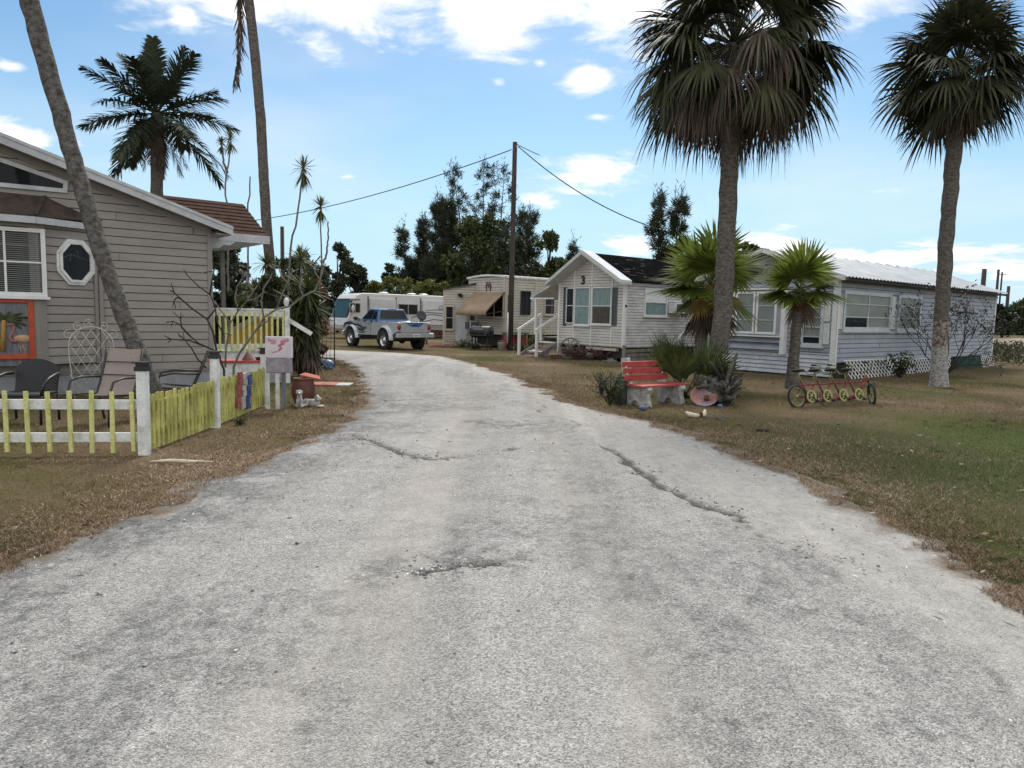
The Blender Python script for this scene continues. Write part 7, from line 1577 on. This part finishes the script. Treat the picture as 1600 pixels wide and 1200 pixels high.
# --- plants round the red bench
yb = P(1072,606,14.0); yb.z = 0; o = thing('saw_palmetto', 'dark green saw palmetto with stiff upright blades behind the red bench', 'plant', yb); ps = []
for k in range(12):
    a = nrg.uniform(0,6.28); c0 = np.array([nrg.normal()*.10, nrg.normal()*.10, .05]); e = R(nrg.uniform(40,86)); d = np.array([math.cos(a)*math.cos(e), math.sin(a)*math.cos(e)*.7, math.sin(e)]); pl = nrg.uniform(.35,.8); tip = c0+d*pl
    MB().tube([tuple(c0), tuple(tip)], [.014,.009], 5).build('leaf_stalk', M['yucca_leaf'], o); up_ = np.array([0,0,1.])+.6*nrg.normal(size=3); n0 = nrm(up_-d*(up_@d)); sd = np.cross(d, n0); aa = np.linspace(-1.0,1.0,22); dl = np.cos(aa)[:,None]*d+np.sin(aa)[:,None]*sd; ll = .72*nrg.uniform(.75,1.1,22); rr = np.array([.02,.4,.75,1.])
    ps.append(strip_arrays(tip+dl[:,None]*(ll[:,None]*rr)[...,None], nrm(np.cross(dl, n0)), np.array([.3,1,.7,.05])*.04))
v, f = join(ps); npmesh('leaves', v, f, M['yucca_leaf'], o)
sb = P(1129,628,13.4); sb.z = 0; o = thing('palm_stump', 'gnarled grey palm stump with cut leaf bases beside the rusty disc', 'stump', sb)
M['stump'] = mat('weathered_stump', (.032,.032,.024), .95, col2=(.125,.12,.098), scale=9, thr=(.35,.62), bump=.02, bscale=24, fine=.3, stretch=(1,1,.5))
m = MB(); m.ell((-.05,.05,.22),(.20,.2,.28),12,9); m.ell((.10,0,.17),(.15,.15,.20),12,9); m.ell((-.19,.05,.36),(.12,.13,.18),10,8); m.ell((.06,.02,.42),(.07,.08,.11),10,8); nr_ = random.Random(5); m.v = [(x*(1+nr_.uniform(-.14,.14)),y*(1+nr_.uniform(-.14,.14)),max(0,z*(1+nr_.uniform(-.1,.1)))) for x,y,z in m.v]; m.build('stump', M['stump'], o)
for x0, z0_, pxa, pya, r in ((.08,.3,1160,583,.055),(.12,.25,1158,598,.06),(.05,.35,1148,566,.06),(.03,.4,1152,552,.045),(-.12,.4,1093,588,.05),(-.2,.35,1088,606,.05),(-.05,.5,1108,566,.045),(.0,.5,1122,560,.04),(.12,.2,1150,612,.05)):
    e = P(pxa,pya,13.4+nr_.uniform(-.12,.12))-sb; mid = V((x0,0,z0_)).lerp(e,.5)+V((0,0,.03)); m = MB(); m.tube([(x0,0,z0_),mid,e],[r,r*.9,r*.62],7); m.build('cut_leaf_base', M['stump'] if nr_.random() < .6 else M['twig_dark'], o)
for k in range(22):                           # shorter ragged stubs all over the stump
    a = nr_.uniform(-2.6,.6); e0 = V((.20*math.cos(a)*nr_.uniform(.6,1),.18*math.sin(a),nr_.uniform(.06,.42))); e = e0+V((.16*math.cos(a)+nr_.uniform(-.05,.12),.10*math.sin(a),nr_.uniform(.04,.20))); r = nr_.uniform(.022,.05); m = MB(); m.tube([e0*.6+V((0,0,.1)),e0,e],[r*1.2,r,r*.5],6); m.build('cut_leaf_base', M['stump'] if nr_.random() < .55 else M['twig_dark'], o)
v, f = join([rosette(P(px,py,13.5)-sb, 22, .42, .12, .035, 85, 10) for px, py in ((1118,588),(1106,592),(1130,585))]); npmesh('dry_leaves', v, f, M['yucca_leaf'], o)
def weedy(lab, px, py, h, w_, n, mt, stems=14, leaf=.05, name='shrub', cat='shrub', mts='twig_dark', grp=None):
    b = G(px,py); o = thing(name, lab, cat, b, 0, grp); m = MB(); ps = []
    for k in range(stems):
        e = np.array([nrg.normal()*w_*.5, nrg.normal()*w_*.4, h*nrg.uniform(.55,1.05)]); mid = e*np.array([.35,.35,.55]); m.tube([(0,0,0),tuple(mid),tuple(e)],[.012,.008,.003],4,False)
        t = nrg.uniform(.15,1,n//stems)[:,None]; ps.append(2*t*(1-t)*mid+t*t*e+nrg.normal(size=(n//stems,3))*.045*(.5+h*.4))
    p = np.concatenate(ps); p[:,2] = np.abs(p[:,2]); v, f = leaf_arrays(p, nrm(rdirs(len(p))+np.array([0,0,.25])), leaf*nrg.uniform(.6,1.3,len(p)), leaf*.5); m.build('stems', M[mts], o); npmesh('leaves', v, f, M[mt], o); return o
weedy('wiry dark weed bush in front of the dark green post', 953,634,.62,.42,900,'leaf_mid',26,.045)
weedy('taller thin twiggy weed left of the dark green post', 940,618,.55,.30,350,'leaf_dry',18,.04)
FB = 'shrubs in the flower bed of home 3'
weedy('tall thin maroon shrub under the left window of home 3', 884,556,1.45,.35,700,'leaf_maroon',12,.10,grp=FB); weedy('tall maroon shrub under the curtained middle window', 912,558,1.25,.45,900,'leaf_maroon',14,.10,grp=FB)
weedy('thin maroon sprig under the right window of home 3', 931,558,.95,.22,300,'leaf_maroon',8,.09,grp=FB); weedy('low dense maroon shrub left of the swan planter', 903,562,.45,.7,1500,'leaf_maroon',30,.08,grp=FB); weedy('low maroon shrub right of the swan planter', 940,563,.40,.55,900,'leaf_maroon',24,.08,grp=FB)
weedy('bright green shrub behind the porch steps of home 3', 838,549,.85,.6,1300,'leaf_bright',24,.10); weedy('weedy green plants around the legs of the smoker', 742,546,.35,.7,700,'leaf_mid',26,.08); weedy('pale weeds growing at the annex door', 722,543,.40,.5,400,'leaf_bright',18,.08)
weedy('green weeds between the bucket and the red table legs', 812,551,.35,.6,700,'leaf_mid',24,.08); weedy('small green vine climbing the white lattice', 1405,590,.75,.45,500,'leaf_mid',14,.10); weedy('low weeds at the foot of the yucca', 480,588,.35,.5,600,'leaf_mid',20,.07); weedy('dark green tuft between fence post and lawn edge', 375,664,.09,.12,200,'leaf_mid',14,.04,'weed','weed')
# --- rank weeds and scrub on the open ground to the right, and the far woods
n = 9000; x = nrg.uniform(15,44,n); y = nrg.uniform(27,48,n); k = (x > 17.2+(y-27)*.35); x, y = x[k], y[k]; h = .25+.9*fbm(x,y,.35,3,7)**2
p = np.stack([x,y,h*nrg.random(len(x))], -1); v, f = leaf_arrays(p, nrm(rdirs(len(x))*.7+np.array([0,0,.8])), .34*nrg.uniform(.5,1.3,len(x)), .07); tag(npmesh('undergrowth', v, f, mat('rank_weeds', (.028,.038,.014), .8, col2=(.085,.078,.035), scale=.5, island=.4)), kind='stuff')
n = 26000; a = nrg.uniform(-1.15,1.15,n); d = nrg.uniform(150,185,n); x = d*np.sin(a); y = d*np.cos(a); hh = 2.0+6.0*fbm(a*14,a*0,1.0,4,5)**1.5; z = hh*nrg.random(n)**.8
v, f = leaf_arrays(np.stack([x,y,z],-1), nrm(rdirs(n)), 1.6*nrg.uniform(.6,1.3,n), 1.1); tag(npmesh('distant_woods', v, f, mat('far_woods', (.03,.04,.022), .9, col2=(.07,.08,.04), scale=.1, island=.3)), kind='stuff')
m = MB(); vs = []; q = 26
for i in range(q+1): x = 18+70*i/q; vs += [(x,47,0),(x,50,.5+.25*math.sin(i*1.3)),(x,55,.55+.2*math.sin(i*.9)),(x,58,0)]
m.smooth = True; m.add(vs, [(4*i+j,4*i+4+j,4*i+5+j,4*i+1+j) for i in range(q) for j in range(3)]); tag(m.build('dirt_bank', mat('bare_sandy_soil', (.14,.105,.075), .95, col2=(.27,.215,.165), scale=.7, fine=.2)), kind='structure')
